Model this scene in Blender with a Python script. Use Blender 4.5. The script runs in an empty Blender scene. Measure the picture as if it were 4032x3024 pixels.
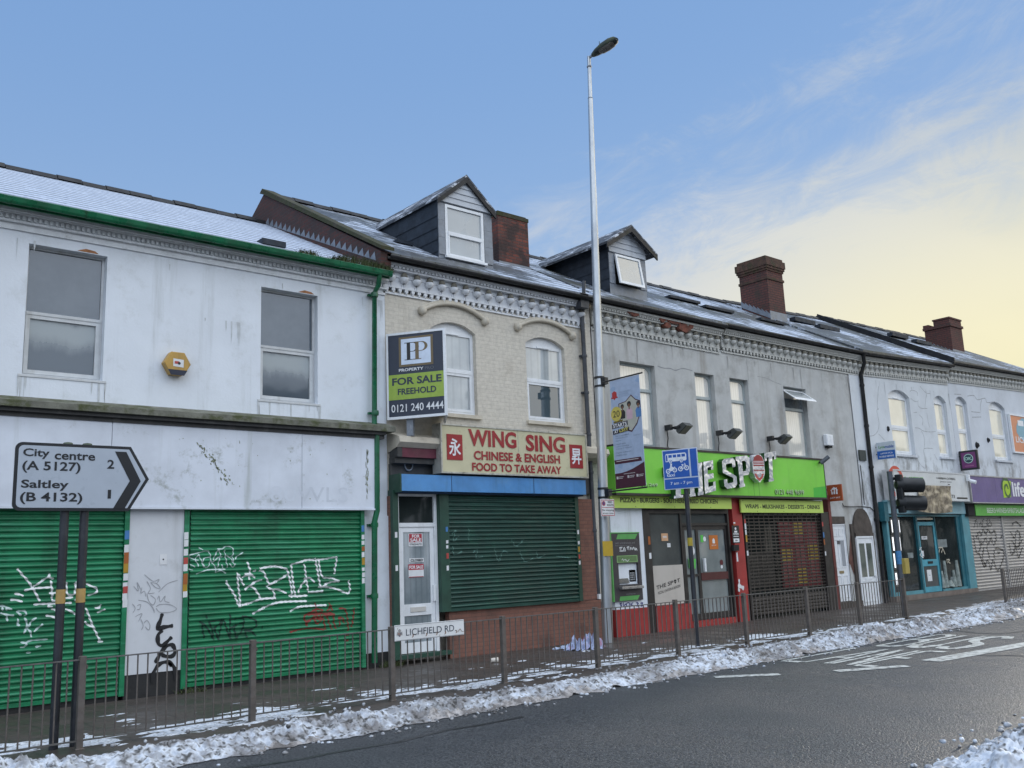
import bpy, math, random
import numpy as np
from mathutils import Vector, Matrix, noise as mnoise
R = math.radians
random.seed(7)
scene = bpy.context.scene
COL = scene.collection

# ---------------------------------------------------------------- camera
PITCH, YAW, ROLL, FPX, CAM_H = R(10.73), R(40.66), R(2.335), 3700.0, 1.62
def _rot(p, yaw, roll):
    f = np.array([math.sin(yaw)*math.cos(p), math.cos(yaw)*math.cos(p), math.sin(p)])
    r = np.array([math.cos(yaw), -math.sin(yaw), 0.0]); d = -np.cross(r, f)
    c, s = math.cos(roll), math.sin(roll)
    return np.array([c*r+s*d, -s*r+c*d, f])
CM = _rot(PITCH, YAW, ROLL)                       # rows: right, down, forward
cam_d = bpy.data.cameras.new('camera'); cam = bpy.data.objects.new('camera', cam_d); COL.objects.link(cam)
cam_d.sensor_width = 36; cam_d.lens = 36*FPX/4032; cam_d.clip_end = 4000; cam_d.clip_start = .05
mw = Matrix.Identity(4)
for i in range(3):
    mw[i][0] = CM[0][i]; mw[i][1] = -CM[1][i]; mw[i][2] = -CM[2][i]
mw.translation = Vector((0, 0, CAM_H)); cam.matrix_world = mw
scene.camera = cam

# ---------------------------------------------------------------- sky, sun, exposure
SUN_AZ, SUN_EL = R(80), R(5.5)                     # azimuth from +Y (facade normal, away) towards +X (right)
scene.view_settings.view_transform = 'Standard'; scene.view_settings.look = 'None'
scene.view_settings.gamma = 1; scene.view_settings.use_curve_mapping = False
scene.view_settings.exposure = 0.10
world = bpy.data.worlds.new('World'); scene.world = world; world.use_nodes = True
def build_sky():
    nt = world.node_tree; N = nt.nodes; L = nt.links; N.clear()
    def n(t, **k):
        o = N.new(t)
        for a, b in k.items(): setattr(o, a, b)
        return o
    def val(x):
        v = n('ShaderNodeValue'); v.outputs[0].default_value = x; return v.outputs[0]
    def math_(op, a, b=None, clamp=False):
        m = n('ShaderNodeMath', operation=op, use_clamp=clamp)
        for i, x in enumerate((a, b)):
            if x is None: continue
            if isinstance(x, (int, float)): m.inputs[i].default_value = x
            else: L.new(x, m.inputs[i])
        return m.outputs[0]
    def dot(v, w):
        m = n('ShaderNodeVectorMath', operation='DOT_PRODUCT'); L.new(v, m.inputs[0]); m.inputs[1].default_value = w
        return m.outputs['Value']
    def mix(f, a, b):
        m = n('ShaderNodeMix', data_type='RGBA')
        if isinstance(f, (int, float)): m.inputs[0].default_value = f
        else: L.new(f, m.inputs[0])
        for i, x in ((6, a), (7, b)):
            if isinstance(x, tuple): m.inputs[i].default_value = (*x, 1)
            else: L.new(x, m.inputs[i])
        return m.outputs[2]
    def smooth(x, lo, hi, a=0., b=1.):
        m = n('ShaderNodeMapRange', interpolation_type='SMOOTHSTEP'); L.new(x, m.inputs[0])
        for i, v in enumerate((lo, hi, a, b)): m.inputs[i+1].default_value = v
        return m.outputs[0]
    tc = n('ShaderNodeTexCoord'); d = tc.outputs['Generated']
    sep = n('ShaderNodeSeparateXYZ'); L.new(d, sep.inputs[0])
    sky = n('ShaderNodeTexSky', sky_type='NISHITA', sun_disc=False, sun_elevation=SUN_EL, sun_rotation=SUN_AZ, altitude=100, air_density=1.0, dust_density=.6, ozone_density=2.2)
    base = n('ShaderNodeVectorMath', operation='SCALE'); L.new(sky.outputs[0], base.inputs[0]); base.inputs['Scale'].default_value = SKY_STRENGTH
    skyc = base.outputs[0]
    # the clear part of the sky, a little paler towards the roofs
    sdir = (math.sin(SUN_AZ)*math.cos(SUN_EL), math.cos(SUN_AZ)*math.cos(SUN_EL), math.sin(SUN_EL))
    s = dot(d, sdir)
    clear = mix(smooth(sep.outputs[2], .02, .55), CLEAR_LOW, CLEAR_HIGH)
    skyc = mix(.72, skyc, clear)
    # cirrus sheet: everything on the sun's side of one slanting edge, streaked along it
    e = dot(d, CIRRUS_N)
    zz = math_('MAXIMUM', math_('ADD', sep.outputs[2], .16), .05)
    px = math_('DIVIDE', sep.outputs[0], zz); py = math_('DIVIDE', sep.outputs[1], zz)
    comb = n('ShaderNodeCombineXYZ'); L.new(px, comb.inputs[0]); L.new(py, comb.inputs[1])
    # second set of coordinates: along the edge of the sheet and away from it, for plumes combed across it
    comb2 = n('ShaderNodeCombineXYZ'); L.new(dot(d, CIRRUS_T), comb2.inputs[0]); L.new(e, comb2.inputs[1])
    def noise_(rotz, sx, sy, scale, detail=6, rough=.6, dist=0., src=None):
        mp = n('ShaderNodeMapping'); L.new((src or comb).outputs[0], mp.inputs[0]); mp.inputs['Rotation'].default_value = (0, 0, rotz); mp.inputs['Scale'].default_value = (sx, sy, 1)
        t = n('ShaderNodeTexNoise'); L.new(mp.outputs[0], t.inputs['Vector'])
        t.inputs['Scale'].default_value = scale; t.inputs['Detail'].default_value = detail; t.inputs['Roughness'].default_value = rough; t.inputs['Distortion'].default_value = dist
        return t.outputs['Fac']
    n1 = noise_(R(-24), 1., 4.2, 2.4, 7, .62, .5, comb2)
    n2 = noise_(R(-40), 1., 2.4, 8., 8, .70, 1.2, comb2)
    n3 = noise_(R(15), 1, 1.4, .7, 4, .5)
    edge = math_('ADD', e, math_('MULTIPLY', math_('SUBTRACT', n1, .5), .30))
    edge = math_('ADD', edge, math_('MULTIPLY', math_('SUBTRACT', n2, .5), .24))
    m = smooth(edge, -.05, .13)
    tex = math_('ADD', math_('MULTIPLY', n1, .55), math_('MULTIPLY', n2, .45))
    dens = math_('ADD', smooth(tex, .38, .60, .62, 1.0), smooth(e, .03, .22, 0, .42), True)
    cover = math_('MULTIPLY', math_('MULTIPLY', m, dens), .92)
    warm = math_('MULTIPLY', smooth(s, .76, .975), smooth(sep.outputs[2], .50, .12))
    ccol = mix(warm, CLOUD_COOL, CLOUD_WARM)
    ccol = mix(smooth(n3, .38, .62), ccol, mix(warm, CLOUD_COOL2, CLOUD_WARM2))
    c = mix(cover, skyc, ccol)
    # a glow of lit haze low down by the hidden sun
    glow = math_('MULTIPLY', smooth(s, .84, .985), smooth(sep.outputs[2], .42, .08))
    c = mix(math_('MULTIPLY', glow, .85), c, GLOW)
    hot = math_('MULTIPLY', smooth(s, .986, .999), smooth(sep.outputs[2], -.02, .05))   # the brightest haze, beyond the right edge of the photo
    c = mix(hot, c, HOT)
    # unseen sky behind the viewer, brightened as added fill for the shop fronts
    back = smooth(dot(d, (-.12, -.74, .66)), .08, .62)
    back = math_('MULTIPLY', back, smooth(sep.outputs[2], .05, .55, .55, 1.0))
    c = mix(math_('MULTIPLY', back, .92), c, mix(smooth(dot(d, (.97, -.21, .12)), .70, .97), BACK_FILL, BACK_FILL_WARM))
    bg = n('ShaderNodeBackground'); L.new(c, bg.inputs['Color']); bg.inputs['Strength'].default_value = 1.0
    out = n('ShaderNodeOutputWorld'); L.new(bg.outputs[0], out.inputs['Surface'])
SKY_STRENGTH = .10
CLEAR_LOW, CLEAR_HIGH = (.48, .65, .90), (.255, .45, .82)
CLOUD_COOL, CLOUD_WARM = (.58, .62, .68), (.84, .80, .64)
CLOUD_COOL2, CLOUD_WARM2 = (.46, .53, .62), (.68, .67, .57)
GLOW = (.92, .85, .52)
HOT = (8.5, 8.0, 6.8)
BACK_FILL, BACK_FILL_WARM = (1.55, 1.72, 1.98), (3.0, 2.6, 1.8)
CIRRUS_N = (0, 0, 1)
def sight(u, v):
    return CM.T @ np.array([(u-2016)/FPX, (v-1512)/FPX, 1.0])
_a, _b = sight(1950, 960), sight(4032, 60)
CIRRUS_T = tuple(float(x) for x in (_b/np.linalg.norm(_b)-_a/np.linalg.norm(_a))/np.linalg.norm(_b/np.linalg.norm(_b)-_a/np.linalg.norm(_a)))
_n = np.cross(_a, _b); _n = _n/np.linalg.norm(_n)
if _n @ sight(3900, 1200) < 0: _n = -_n
CIRRUS_N = tuple(float(x) for x in _n)
build_sky()
sun_d = bpy.data.lights.new('sun', 'SUN'); sun_d.energy = 4.0; sun_d.angle = R(2.); sun_d.color = (1, .92, .80)
sun = bpy.data.objects.new('sun', sun_d); COL.objects.link(sun)
sun.rotation_euler = Vector((-math.sin(SUN_AZ)*math.cos(SUN_EL), -math.cos(SUN_AZ)*math.cos(SUN_EL), -math.sin(SUN_EL))).to_track_quat('-Z', 'Y').to_euler()

# ---------------------------------------------------------------- survey: photo measurements -> points on real planes
FR = dict(A=(0,600,1.508), Z2=(400,1980,2.075), Z3=(1300,1050,2.075), Z4=(1300,1850,1.843), Z5=(3300,1350,2.765), Z6=(3500,1750,2.37), Z7=(0,1650,3.456), Z8=(3400,1100,2.764), R2=(0,1600,1.165), R3=(700,1600,1.165), R4=(1000,650,1.508), R5=(1450,1600,1.508), R6=(2200,1350,1.276), S1=(2000,850,1.844), S2=(3000,1100,2.0736), S3=(3100,1650,1.747), S4=(2400,2200,1.355), BN=(2350,1450,3.255), BS=(2600,1740,3.16), AT=(2360,1900,2.513), SH=(2860,1900,2.86), PP=(1500,1250,3.53), LF=(3780,1550,1.952), G1=(730,2100,3.1155), G2=(0,2220,4.148), LH=(2250,100,2.764), U=(0,0,1/1.8228), P=(0,0,1))
def q(z, x, y):
    a, b, s = FR[z]; return a+x/s, b+y/s
def on_wall(z, x, y, Y):                          # point of the vertical plane at depth Y
    d = sight(*q(z, x, y)); t = Y/d[1]; return float(t*d[0]), float(CAM_H+t*d[2])
def on_ground(z, x, y, Z):
    d = sight(*q(z, x, y)); t = (Z-CAM_H)/d[2]; return float(t*d[0]), float(t*d[1])
def rect(z, Y, *pts):                              # TL, TR, BR, BL
    p = [on_wall(z, x, y, Y) for x, y in pts]
    return (p[0][0]+p[3][0])/2, (p[1][0]+p[2][0])/2, (p[2][1]+p[3][1])/2, (p[0][1]+p[1][1])/2
def gz(x): return -.05 + .0055*(min(max(x, -10), 45)-3)   # pavement height
def rz(x): return gz(x) - .115                          # road height

# ---------------------------------------------------------------- mesh building
_glyphs = {}
def glyph(body, bold):
    k = (body, bold)
    if k not in _glyphs:
        c = bpy.data.curves.new('lettering', 'FONT'); c.body = body; c.offset = bold; c.resolution_u = 3
        o = bpy.data.objects.new('lettering', c); COL.objects.link(o)
        me = bpy.data.meshes.new_from_object(o.evaluated_get(bpy.context.evaluated_depsgraph_get()))
        V = np.array([v.co[:] for v in me.vertices]); F = [tuple(p.vertices) for p in me.polygons]
        bpy.data.objects.remove(o); bpy.data.curves.remove(c); bpy.data.meshes.remove(me)
        mn, mx = V.min(0), V.max(0)
        _glyphs[k] = ((V[:, :2]-mn[:2])/(mx-mn)[:2], F, float((mx-mn)[0]/(mx-mn)[1]))
    return _glyphs[k]
class MB:
    def __init__(s): s.v = []; s.f = []; s.m = []; s.sm = []
    def add(s, vs, fs, m=0, smooth=False):
        o = len(s.v); s.v += [tuple(p) for p in vs]
        for f in fs: s.f.append(tuple(i+o for i in f)); s.m.append(m); s.sm.append(smooth)
        return s
    def box(s, x0, x1, y0, y1, z0, z1, m=0):
        x0, x1 = min(x0,x1), max(x0,x1); y0, y1 = min(y0,y1), max(y0,y1); z0, z1 = min(z0,z1), max(z0,z1)
        return s.add([(x0,y0,z0),(x1,y0,z0),(x1,y1,z0),(x0,y1,z0),(x0,y0,z1),(x1,y0,z1),(x1,y1,z1),(x0,y1,z1)],
                     [(0,3,2,1),(4,5,6,7),(0,1,5,4),(1,2,6,5),(2,3,7,6),(3,0,4,7)], m)
    def quad(s, a, b, c, d, m=0): return s.add([a,b,c,d], [(0,1,2,3)], m)
    def prism(s, pts, y0, y1, m=0):                # polygon of (x, z) extruded along y; counter-clockwise seen from the street
        n = len(pts)
        return s.add([(x,y0,z) for x,z in pts]+[(x,y1,z) for x,z in pts],
                     [tuple(range(n)), tuple(range(2*n-1, n-1, -1))]+[(i, i+n, (i+1)%n+n, (i+1)%n) for i in range(n)], m)
    def prism_x(s, pts, x0, x1, m=0):              # polygon of (y, z) extruded along x
        n = len(pts)
        return s.add([(x0,y,z) for y,z in pts]+[(x1,y,z) for y,z in pts],
                     [tuple(range(n-1,-1,-1)), tuple(range(n, 2*n))]+[(i, (i+1)%n, (i+1)%n+n, i+n) for i in range(n)], m)
    def flat(s, pts, y, m=0):                      # convex (x, z) polygon facing the street
        return s.add([(x,y,z) for x,z in pts], [tuple(range(len(pts)))], m)
    def disc(s, cx, cz, r, y, n=24, m=0, rx=None):
        return s.flat([(cx+(rx or r)*math.cos(2*math.pi*i/n), cz+r*math.sin(2*math.pi*i/n)) for i in range(n)], y, m)
    def ring(s, cx, cz, r0, r1, y, n=28, m=0, a0=0., a1=2*math.pi):
        vs = []; fs = []
        for i in range(n+1):
            a = a0+(a1-a0)*i/n; vs += [(cx+r0*math.cos(a), y, cz+r0*math.sin(a)), (cx+r1*math.cos(a), y, cz+r1*math.sin(a))]
            if i: fs.append((2*i-2, 2*i-1, 2*i+1, 2*i))
        return s.add(vs, fs, m)
    def tube(s, path, r, n=10, m=0, caps=True, smooth=True):
        P = [Vector(p) for p in path]; rs = r if isinstance(r, (list, tuple)) else [r]*len(P)
        vs = []; fs = []; ref = None
        for i, p in enumerate(P):
            t = (P[min(i+1, len(P)-1)]-P[max(i-1, 0)]).normalized()
            if ref is None: ref = t.orthogonal().normalized()
            u = (ref-t*ref.dot(t)).normalized(); ref = u; w = t.cross(u)
            for k in range(n):
                a = 2*math.pi*k/n; vs.append(p+(u*math.cos(a)+w*math.sin(a))*rs[i])
            if i:
                for k in range(n): fs.append(((i-1)*n+k, (i-1)*n+(k+1)%n, i*n+(k+1)%n, i*n+k))
        s.add(vs, fs, m, smooth)
        if caps:
            s.add(vs[:n], [tuple(range(n-1,-1,-1))], m); s.add(vs[-n:], [tuple(range(n))], m)
        return s
    def lathe(s, prof, cx, cy, n=16, m=0, a0=0., a1=2*math.pi, smooth=True):
        vs = []; fs = []; full = abs(a1-a0-2*math.pi) < 1e-6; c = n if full else n+1
        for r, z in prof:
            for k in range(c):
                a = a0+(a1-a0)*k/n; vs.append((cx+r*math.cos(a), cy+r*math.sin(a), z))
        for i in range(1, len(prof)):
            for k in range(n): fs.append(((i-1)*c+k, (i-1)*c+(k+1)%c, i*c+(k+1)%c, i*c+k))
        return s.add(vs, fs, m, smooth)
    def text(s, body, x0, x1, z0, z1, y, bold=0., m=0, slope=0., depth=0.):
        V, F, _ = glyph(body, bold)
        vs = [(x0+(x1-x0)*a, y, z0+(z1-z0)*b+slope*(x1-x0)*a) for a, b in V]
        return s.add(vs, F, m)
    def stroke(s, pts, w, yfun, m=0, step=.02, taper=True, drip=0.):
        # a painted line through (x, z) points, laid on the surface y = yfun(z)
        P = [np.array(p, float) for p in pts]
        if len(P) > 2:                              # Catmull-Rom
            Q = [P[0]]+P+[P[-1]]; S = []
            for i in range(1, len(Q)-2):
                k = max(2, int(np.linalg.norm(Q[i+1]-Q[i])/step))
                for j in range(k):
                    t = j/k; a, b, c, d = Q[i-1], Q[i], Q[i+1], Q[i+2]
                    S.append(.5*((2*b)+(c-a)*t+(2*a-5*b+4*c-d)*t*t+(3*b-a-3*c+d)*t**3))
            S.append(P[-1])
        else:
            k = max(2, int(np.linalg.norm(P[1]-P[0])/step)); S = [P[0]+(P[1]-P[0])*j/k for j in range(k+1)]
        vs = []; fs = []
        for i, p in enumerate(S):
            t = S[min(i+1, len(S)-1)]-S[max(i-1, 0)]; L = np.linalg.norm(t) or 1; nrm = np.array([-t[1], t[0]])/L
            ww = w*.5*(1+.22*math.sin(i*.9+len(S)))
            if taper and (i == 0 or i == len(S)-1): ww *= .5
            for sg in (-1, 0, 1):
                x, z = p+nrm*ww*sg; vs.append((x, yfun(z), z))
            if i:
                for k in (0, 1): fs.append((3*i-3+k, 3*i-2+k, 3*i+1+k, 3*i+k))
        return s.add(vs, fs, m)
    def shear_z(s, x0, slope):
        s.v = [(x, y, z+slope*(x-x0)) for x, y, z in s.v]; return s
    def build(s, name, mats, parent=None, local=False, bevel=0.):
        if not isinstance(mats, (list, tuple)): mats = [mats]
        off = Vector((0, 0, 0))
        if parent is not None and not local:
            p = parent
            while p is not None: off += p.location; p = p.parent
        V = np.array(s.v, float)-np.array(off[:]); loc = None
        if parent is None:
            mn, mx = V.min(0), V.max(0); loc = Vector(((mn[0]+mx[0])/2, (mn[1]+mx[1])/2, mn[2])); V = V-np.array(loc[:])
        me = bpy.data.meshes.new(name); me.from_pydata(V.tolist(), [], s.f)
        for m in mats: me.materials.append(m)
        me.polygons.foreach_set('material_index', s.m); me.polygons.foreach_set('use_smooth', s.sm)
        me.update()
        o = bpy.data.objects.new(name, me); COL.objects.link(o)
        if loc is not None: o.location = loc
        o.parent = parent
        if bevel:
            b = o.modifiers.new('bevel', 'BEVEL'); b.width = bevel; b.segments = 2; b.limit_method = 'ANGLE'
        return o
def tag(o, label=None, cat=None, group=None, kind=None):
    for k, v in (('label', label), ('category', cat), ('group', group), ('kind', kind)):
        if v: o[k] = v
    return o
def thing(name, loc, label, cat, rz_=0., group=None):
    o = bpy.data.objects.new(name, None); COL.objects.link(o); o.location = loc; o.rotation_euler = (0, 0, rz_); o.empty_display_size = .2
    return tag(o, label, cat, group)

# ---------------------------------------------------------------- materials
def lin(r, g, b):
    f = lambda c: (c/255/12.92) if c/255 <= .04045 else ((c/255+.055)/1.055)**2.4
    return (f(r), f(g), f(b))
class NT:
    def __init__(s, name):
        s.mat = bpy.data.materials.new(name); s.mat.use_nodes = True; s.t = s.mat.node_tree; s.N = s.t.nodes; s.L = s.t.links
        s.p = s.N['Principled BSDF']; s.tc = s.N.new('ShaderNodeTexCoord')
    def n(s, t, **k):
        o = s.N.new(t)
        for a, b in k.items(): setattr(o, a, b)
        return o
    def set(s, sock, v):
        if isinstance(v, tuple) and len(v) == 3 and sock.type == 'RGBA': sock.default_value = (*v, 1)
        elif isinstance(v, (int, float, tuple)): sock.default_value = v
        else: s.L.new(v, sock)
    def mapping(s, sc, rot=(0,0,0), src=None):
        m = s.n('ShaderNodeMapping'); s.L.new(src or s.tc.outputs['Object'], m.inputs[0]); m.inputs['Scale'].default_value = sc; m.inputs['Rotation'].default_value = rot
        return m.outputs[0]
    def noise(s, scale, stretch=(1,1,1), detail=5, rough=.6, dist=0., src=None):
        t = s.n('ShaderNodeTexNoise'); s.L.new(s.mapping(stretch, src=src), t.inputs['Vector'])
        for k, v in (('Scale', scale), ('Detail', detail), ('Roughness', rough), ('Distortion', dist)): t.inputs[k].default_value = v
        return t.outputs['Fac']
    def ramp(s, x, lo, hi, a=0., b=1.):
        m = s.n('ShaderNodeMapRange', interpolation_type='SMOOTHSTEP'); s.set(m.inputs[0], x)
        for i, v in enumerate((lo, hi, a, b)): m.inputs[i+1].default_value = v
        return m.outputs[0]
    def math(s, op, a, b=0., clamp=False):
        m = s.n('ShaderNodeMath', operation=op, use_clamp=clamp); s.set(m.inputs[0], a); s.set(m.inputs[1], b); return m.outputs[0]
    def mix(s, f, a, b):
        m = s.n('ShaderNodeMix', data_type='RGBA'); s.set(m.inputs[0], f); s.set(m.inputs[6], a); s.set(m.inputs[7], b); return m.outputs[2]
    def bump(s, h, strength, dist=.02, prev=None):
        b = s.n('ShaderNodeBump'); b.inputs['Strength'].default_value = strength; b.inputs['Distance'].default_value = dist; s.set(b.inputs['Height'], h)
        if prev is not None: s.L.new(prev, b.inputs['Normal'])
        return b.outputs[0]
    def brickvec(s):                                # (x + y, z): runs round corners of upright walls
        sp = s.n('ShaderNodeSeparateXYZ'); s.L.new(s.tc.outputs['Object'], sp.inputs[0]); cb = s.n('ShaderNodeCombineXYZ')
        s.L.new(s.math('ADD', sp.outputs[0], sp.outputs[1]), cb.inputs[0]); s.L.new(sp.outputs[2], cb.inputs[1]); return cb.outputs[0]
    def brick(s, c1, c2, mortar, w, h, ms=.012, smooth=.3, vec=None):
        b = s.n('ShaderNodeTexBrick'); s.L.new(vec or s.brickvec(), b.inputs['Vector'])
        s.set(b.inputs['Color1'], c1); s.set(b.inputs['Color2'], c2); s.set(b.inputs['Mortar'], mortar)
        for k, v in (('Scale', 1.), ('Mortar Size', ms), ('Mortar Smooth', smooth), ('Bias', 0.), ('Brick Width', w), ('Row Height', h)): b.inputs[k].default_value = v
        return b
    def done(s, col=None, rough=None, normal=None, metal=0., spec=.5, coat=0., ior=1.5, coat_rough=.03):
        p = s.p
        if col is not None: s.set(p.inputs['Base Color'], col)
        if rough is not None: s.set(p.inputs['Roughness'], rough)
        if normal is not None: s.L.new(normal, p.inputs['Normal'])
        p.inputs['Metallic'].default_value = metal; p.inputs['Specular IOR Level'].default_value = spec; p.inputs['IOR'].default_value = ior
        p.inputs['Coat Weight'].default_value = coat; p.inputs['Coat Roughness'].default_value = coat_rough
        return s.mat
def mat(name, col, rough=.55, var=.10, vscale=2.5, dirt=None, streak=None, band=None, bump=.0, bscale=60., metal=0., spec=.5, coat=0.):
    """painted / plain surface: soft colour variation, optional dirt blotches and vertical run-off streaks, fine bump"""
    t = NT(name)
    a = tuple(min(1, c*(1-var)) for c in col); b = tuple(min(1, c*(1+var)) for c in col)
    c = t.mix(t.ramp(t.noise(vscale), .3, .7), a, b)
    if dirt: c = t.mix(t.math('MULTIPLY', t.ramp(t.noise(dirt[1], detail=8, rough=.7), dirt[2], dirt[3]), dirt[4]), c, dirt[0])
    if streak: c = t.mix(t.math('MULTIPLY', t.ramp(t.noise(streak[1], (1,1,.07), detail=6, rough=.65), streak[2], streak[3]), streak[4]), c, streak[0])
    if band: c = t.mix(t.math('MULTIPLY', t.ramp(t.noise(band[1], (.06,1,1), detail=3, rough=.7), band[2], band[3]), band[4]), c, band[0])
    nm = t.bump(t.noise(bscale, detail=4), bump, .01) if bump else None
    r = t.ramp(t.noise(6.), .3, .7, max(.02, rough-.1), min(1, rough+.1))
    return t.done(c, r, nm, metal, spec, coat)
def flat_mat(name, col, rough=.5, metal=0., spec=.5, coat=0., emit=None):
    t = NT(name); c = t.mix(t.ramp(t.noise(9.), .3, .7), tuple(x*.93 for x in col), tuple(min(1, x*1.06) for x in col))
    if emit:
        t.p.inputs['Emission Color'].default_value = (*col, 1); t.p.inputs['Emission Strength'].default_value = emit
    return t.done(c, rough, None, metal, spec, coat)
# ---------------------------------------------------------------- material set
WHITE = mat('white painted render', (.70,.74,.79), .6, .04, 1.2, dirt=((.44,.46,.45), 2.2, .50, .74, .45), streak=((.36,.38,.36), 2.6, .53, .76, .6), bump=.25, bscale=25)
GABLE_BOARD = mat('grey weathered gable boards', (.44,.47,.51), .55, .08, 6, streak=((.28,.30,.33), 5, .5, .75, .6))
WHITE_TRIM = mat('white masonry trim', (.70,.72,.74), .6, .08, 8, dirt=((.25,.25,.24), 6, .55, .75, .6), bump=.3, bscale=40)
BOARD = mat('weathered white board', (.63,.67,.74), .45, .08, 1.6, dirt=((.20,.22,.17), 2.6, .56, .74, .75), streak=((.30,.33,.29), 3.2, .55, .78, .7), bump=.1)
UPVC = mat('white window plastic', (.74,.76,.78), .35, .05, 5, streak=((.42,.42,.40), 5, .55, .8, .45))
GREEN_GLOSS = mat('green gloss paint', (.004,.11,.045), .32, .25, 4, dirt=((.02,.035,.015), 5, .55, .72, .7), coat=.2)
SHUT_GREEN = mat('green shutter enamel', (.008,.175,.072), .38, .2, 3, dirt=((.012,.07,.035), 2.2, .48, .74, .6), streak=((.01,.06,.03), 3, .52, .75, .6), band=((.035,.27,.14), 13, .5, .66, .6))
MOSS = mat('mossy stone', (.16,.16,.13), .9, .25, 5, dirt=((.055,.065,.018), 4, .42, .62, .9), bump=.8, bscale=40)
DARK_WOOD = mat('dark rotten timber', (.045,.045,.045), .7, .3, 6, streak=((.14,.14,.13), 6, .5, .75, .5), bump=.4)
BLACK_GUTTER = mat('black gutter plastic', (.018,.018,.02), .45, .3, 4, dirt=((.03,.034,.02), 5, .5, .7, .6), spec=.25)
CREAM_STONE = mat('cream painted stone', (.54,.49,.40), .65, .08, 5, dirt=((.22,.19,.15), 4, .52, .75, .5), bump=.25)
LEAD = mat('lead flashing', (.20,.22,.25), .5, .2, 6, dirt=((.4,.42,.45), 8, .55, .75, .5), metal=.2, bump=.2)
SLATE_HUNG = mat('dark hung slate', (.024,.031,.042), .6, .25, 5, bump=.2, spec=.3)
def slate_roof(name, snow, seed, moss=.0):
    t = NT(name); sp = t.n('ShaderNodeSeparateXYZ'); t.L.new(t.tc.outputs['Object'], sp.inputs[0])
    cb = t.n('ShaderNodeCombineXYZ'); t.L.new(sp.outputs[0], cb.inputs[0]); t.L.new(t.math('MULTIPLY', sp.outputs[1], 1.14), cb.inputs[1])
    b = t.brick((.05,.055,.065), (.085,.09,.10), (.012,.012,.014), .26, .2, .012, .1, vec=cb.outputs[0])
    sh = t.mapping((1,1,1), src=None)
    off = t.n('ShaderNodeVectorMath', operation='ADD'); t.L.new(t.tc.outputs['Object'], off.inputs[0]); off.inputs[1].default_value = (seed*7.3, seed*3.1, seed)
    big = t.noise(.55, (1,1.2,1), 4, .55, src=off.outputs[0]); fine = t.noise(7., (.55,1.6,1.6), 6, .7, src=off.outputs[0])
    f = t.math('ADD', t.math('MULTIPLY', big, .8), t.math('MULTIPLY', fine, .55))
    mask = t.ramp(f, .96-snow*.55, 1.08-snow*.55)
    body = b.outputs['Color']
    if moss: body = t.mix(t.math('MULTIPLY', t.ramp(t.noise(3., detail=7), .42, .6), moss), body, (.045,.05,.02))
    row = t.n('ShaderNodeMath', operation='FRACT'); t.L.new(t.math('DIVIDE', t.math('MULTIPLY', sp.outputs[1], 1.14), .34), row.inputs[0])
    gap = t.math('MULTIPLY', t.ramp(row.outputs[0], .15, .5, 1., 0.), t.ramp(t.noise(3.2, (.8,3,3), 5, .7), .34, .47))
    mask = t.math('MULTIPLY', mask, t.math('SUBTRACT', 1., t.math('MULTIPLY', gap, .85)), True)
    col = t.mix(mask, body, t.mix(t.ramp(t.noise(20.), .3, .7), (.34,.40,.51), (.58,.64,.74)))
    nm = t.bump(b.outputs['Fac'], .6, .02); nm = t.bump(t.math('ADD', mask, t.math('MULTIPLY', fine, .5)), .5, .03, nm)
    return t.done(col, t.ramp(mask, 0, 1, .5, .85), nm)
def dormer_slates():
    t = NT('dormer slates under thin snow'); sp = t.n('ShaderNodeSeparateXYZ'); t.L.new(t.tc.outputs['Object'], sp.inputs[0]); cb = t.n('ShaderNodeCombineXYZ'); t.L.new(sp.outputs[1], cb.inputs[0]); t.L.new(t.math('MULTIPLY', sp.outputs[2], 1.5), cb.inputs[1])
    b = t.brick((.045,.05,.06), (.075,.08,.09), (.012,.012,.014), .3, .2, .012, .1, vec=cb.outputs[0])
    m = t.ramp(t.noise(4., (1,.5,2), 7, .7), .50, .64); c = t.mix(t.math('MULTIPLY', m, .9), b.outputs['Color'], (.66,.70,.77)); return t.done(c, .7, t.bump(b.outputs['Fac'], .5, .02))
DORMER_SLATES = dormer_slates()
def brick_wall(name, c1, c2, mortar, w=.225, h=.075, ms=.010, rough=.85, bumpk=.5, dirt=None, streak=None):
    t = NT(name); b = t.brick(c1, c2, mortar, w, h, ms)
    n = t.noise(11., detail=6, rough=.7); c = t.mix(t.ramp(n, .35, .75), b.outputs['Color'], t.mix(.5, b.outputs['Color'], tuple(x*.55 for x in c1)))
    if dirt: c = t.mix(t.math('MULTIPLY', t.ramp(t.noise(dirt[1], detail=7), dirt[2], dirt[3]), dirt[4]), c, dirt[0])
    if streak: c = t.mix(t.math('MULTIPLY', t.ramp(t.noise(streak[1], (1,1,.08), detail=6), streak[2], streak[3]), streak[4]), c, streak[0])
    nm = t.bump(t.math('MULTIPLY', b.outputs['Fac'], -1.), bumpk, .015); nm = t.bump(t.noise(50.), .25, .008, nm)
    return t.done(c, rough, nm)
CREAM_BRICK = brick_wall('cream painted brickwork', (.60,.555,.475), (.635,.59,.505), (.58,.535,.455), rough=.6, bumpk=.3, dirt=((.30,.25,.19), 1.6, .55, .8, .4), streak=((.28,.24,.18), 2.5, .58, .8, .4))
RED_BRICK = brick_wall('sooty red brickwork', (.085,.03,.024), (.05,.026,.024), (.05,.042,.038), dirt=((.03,.028,.026), 2.5, .48, .68, .8))
CHIMNEY_BRICK = brick_wall('chimney brickwork', (.22,.058,.036), (.07,.034,.03), (.06,.05,.045), .225, .08, .012, dirt=((.035,.022,.02), 2.6, .44, .6, .9))
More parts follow.
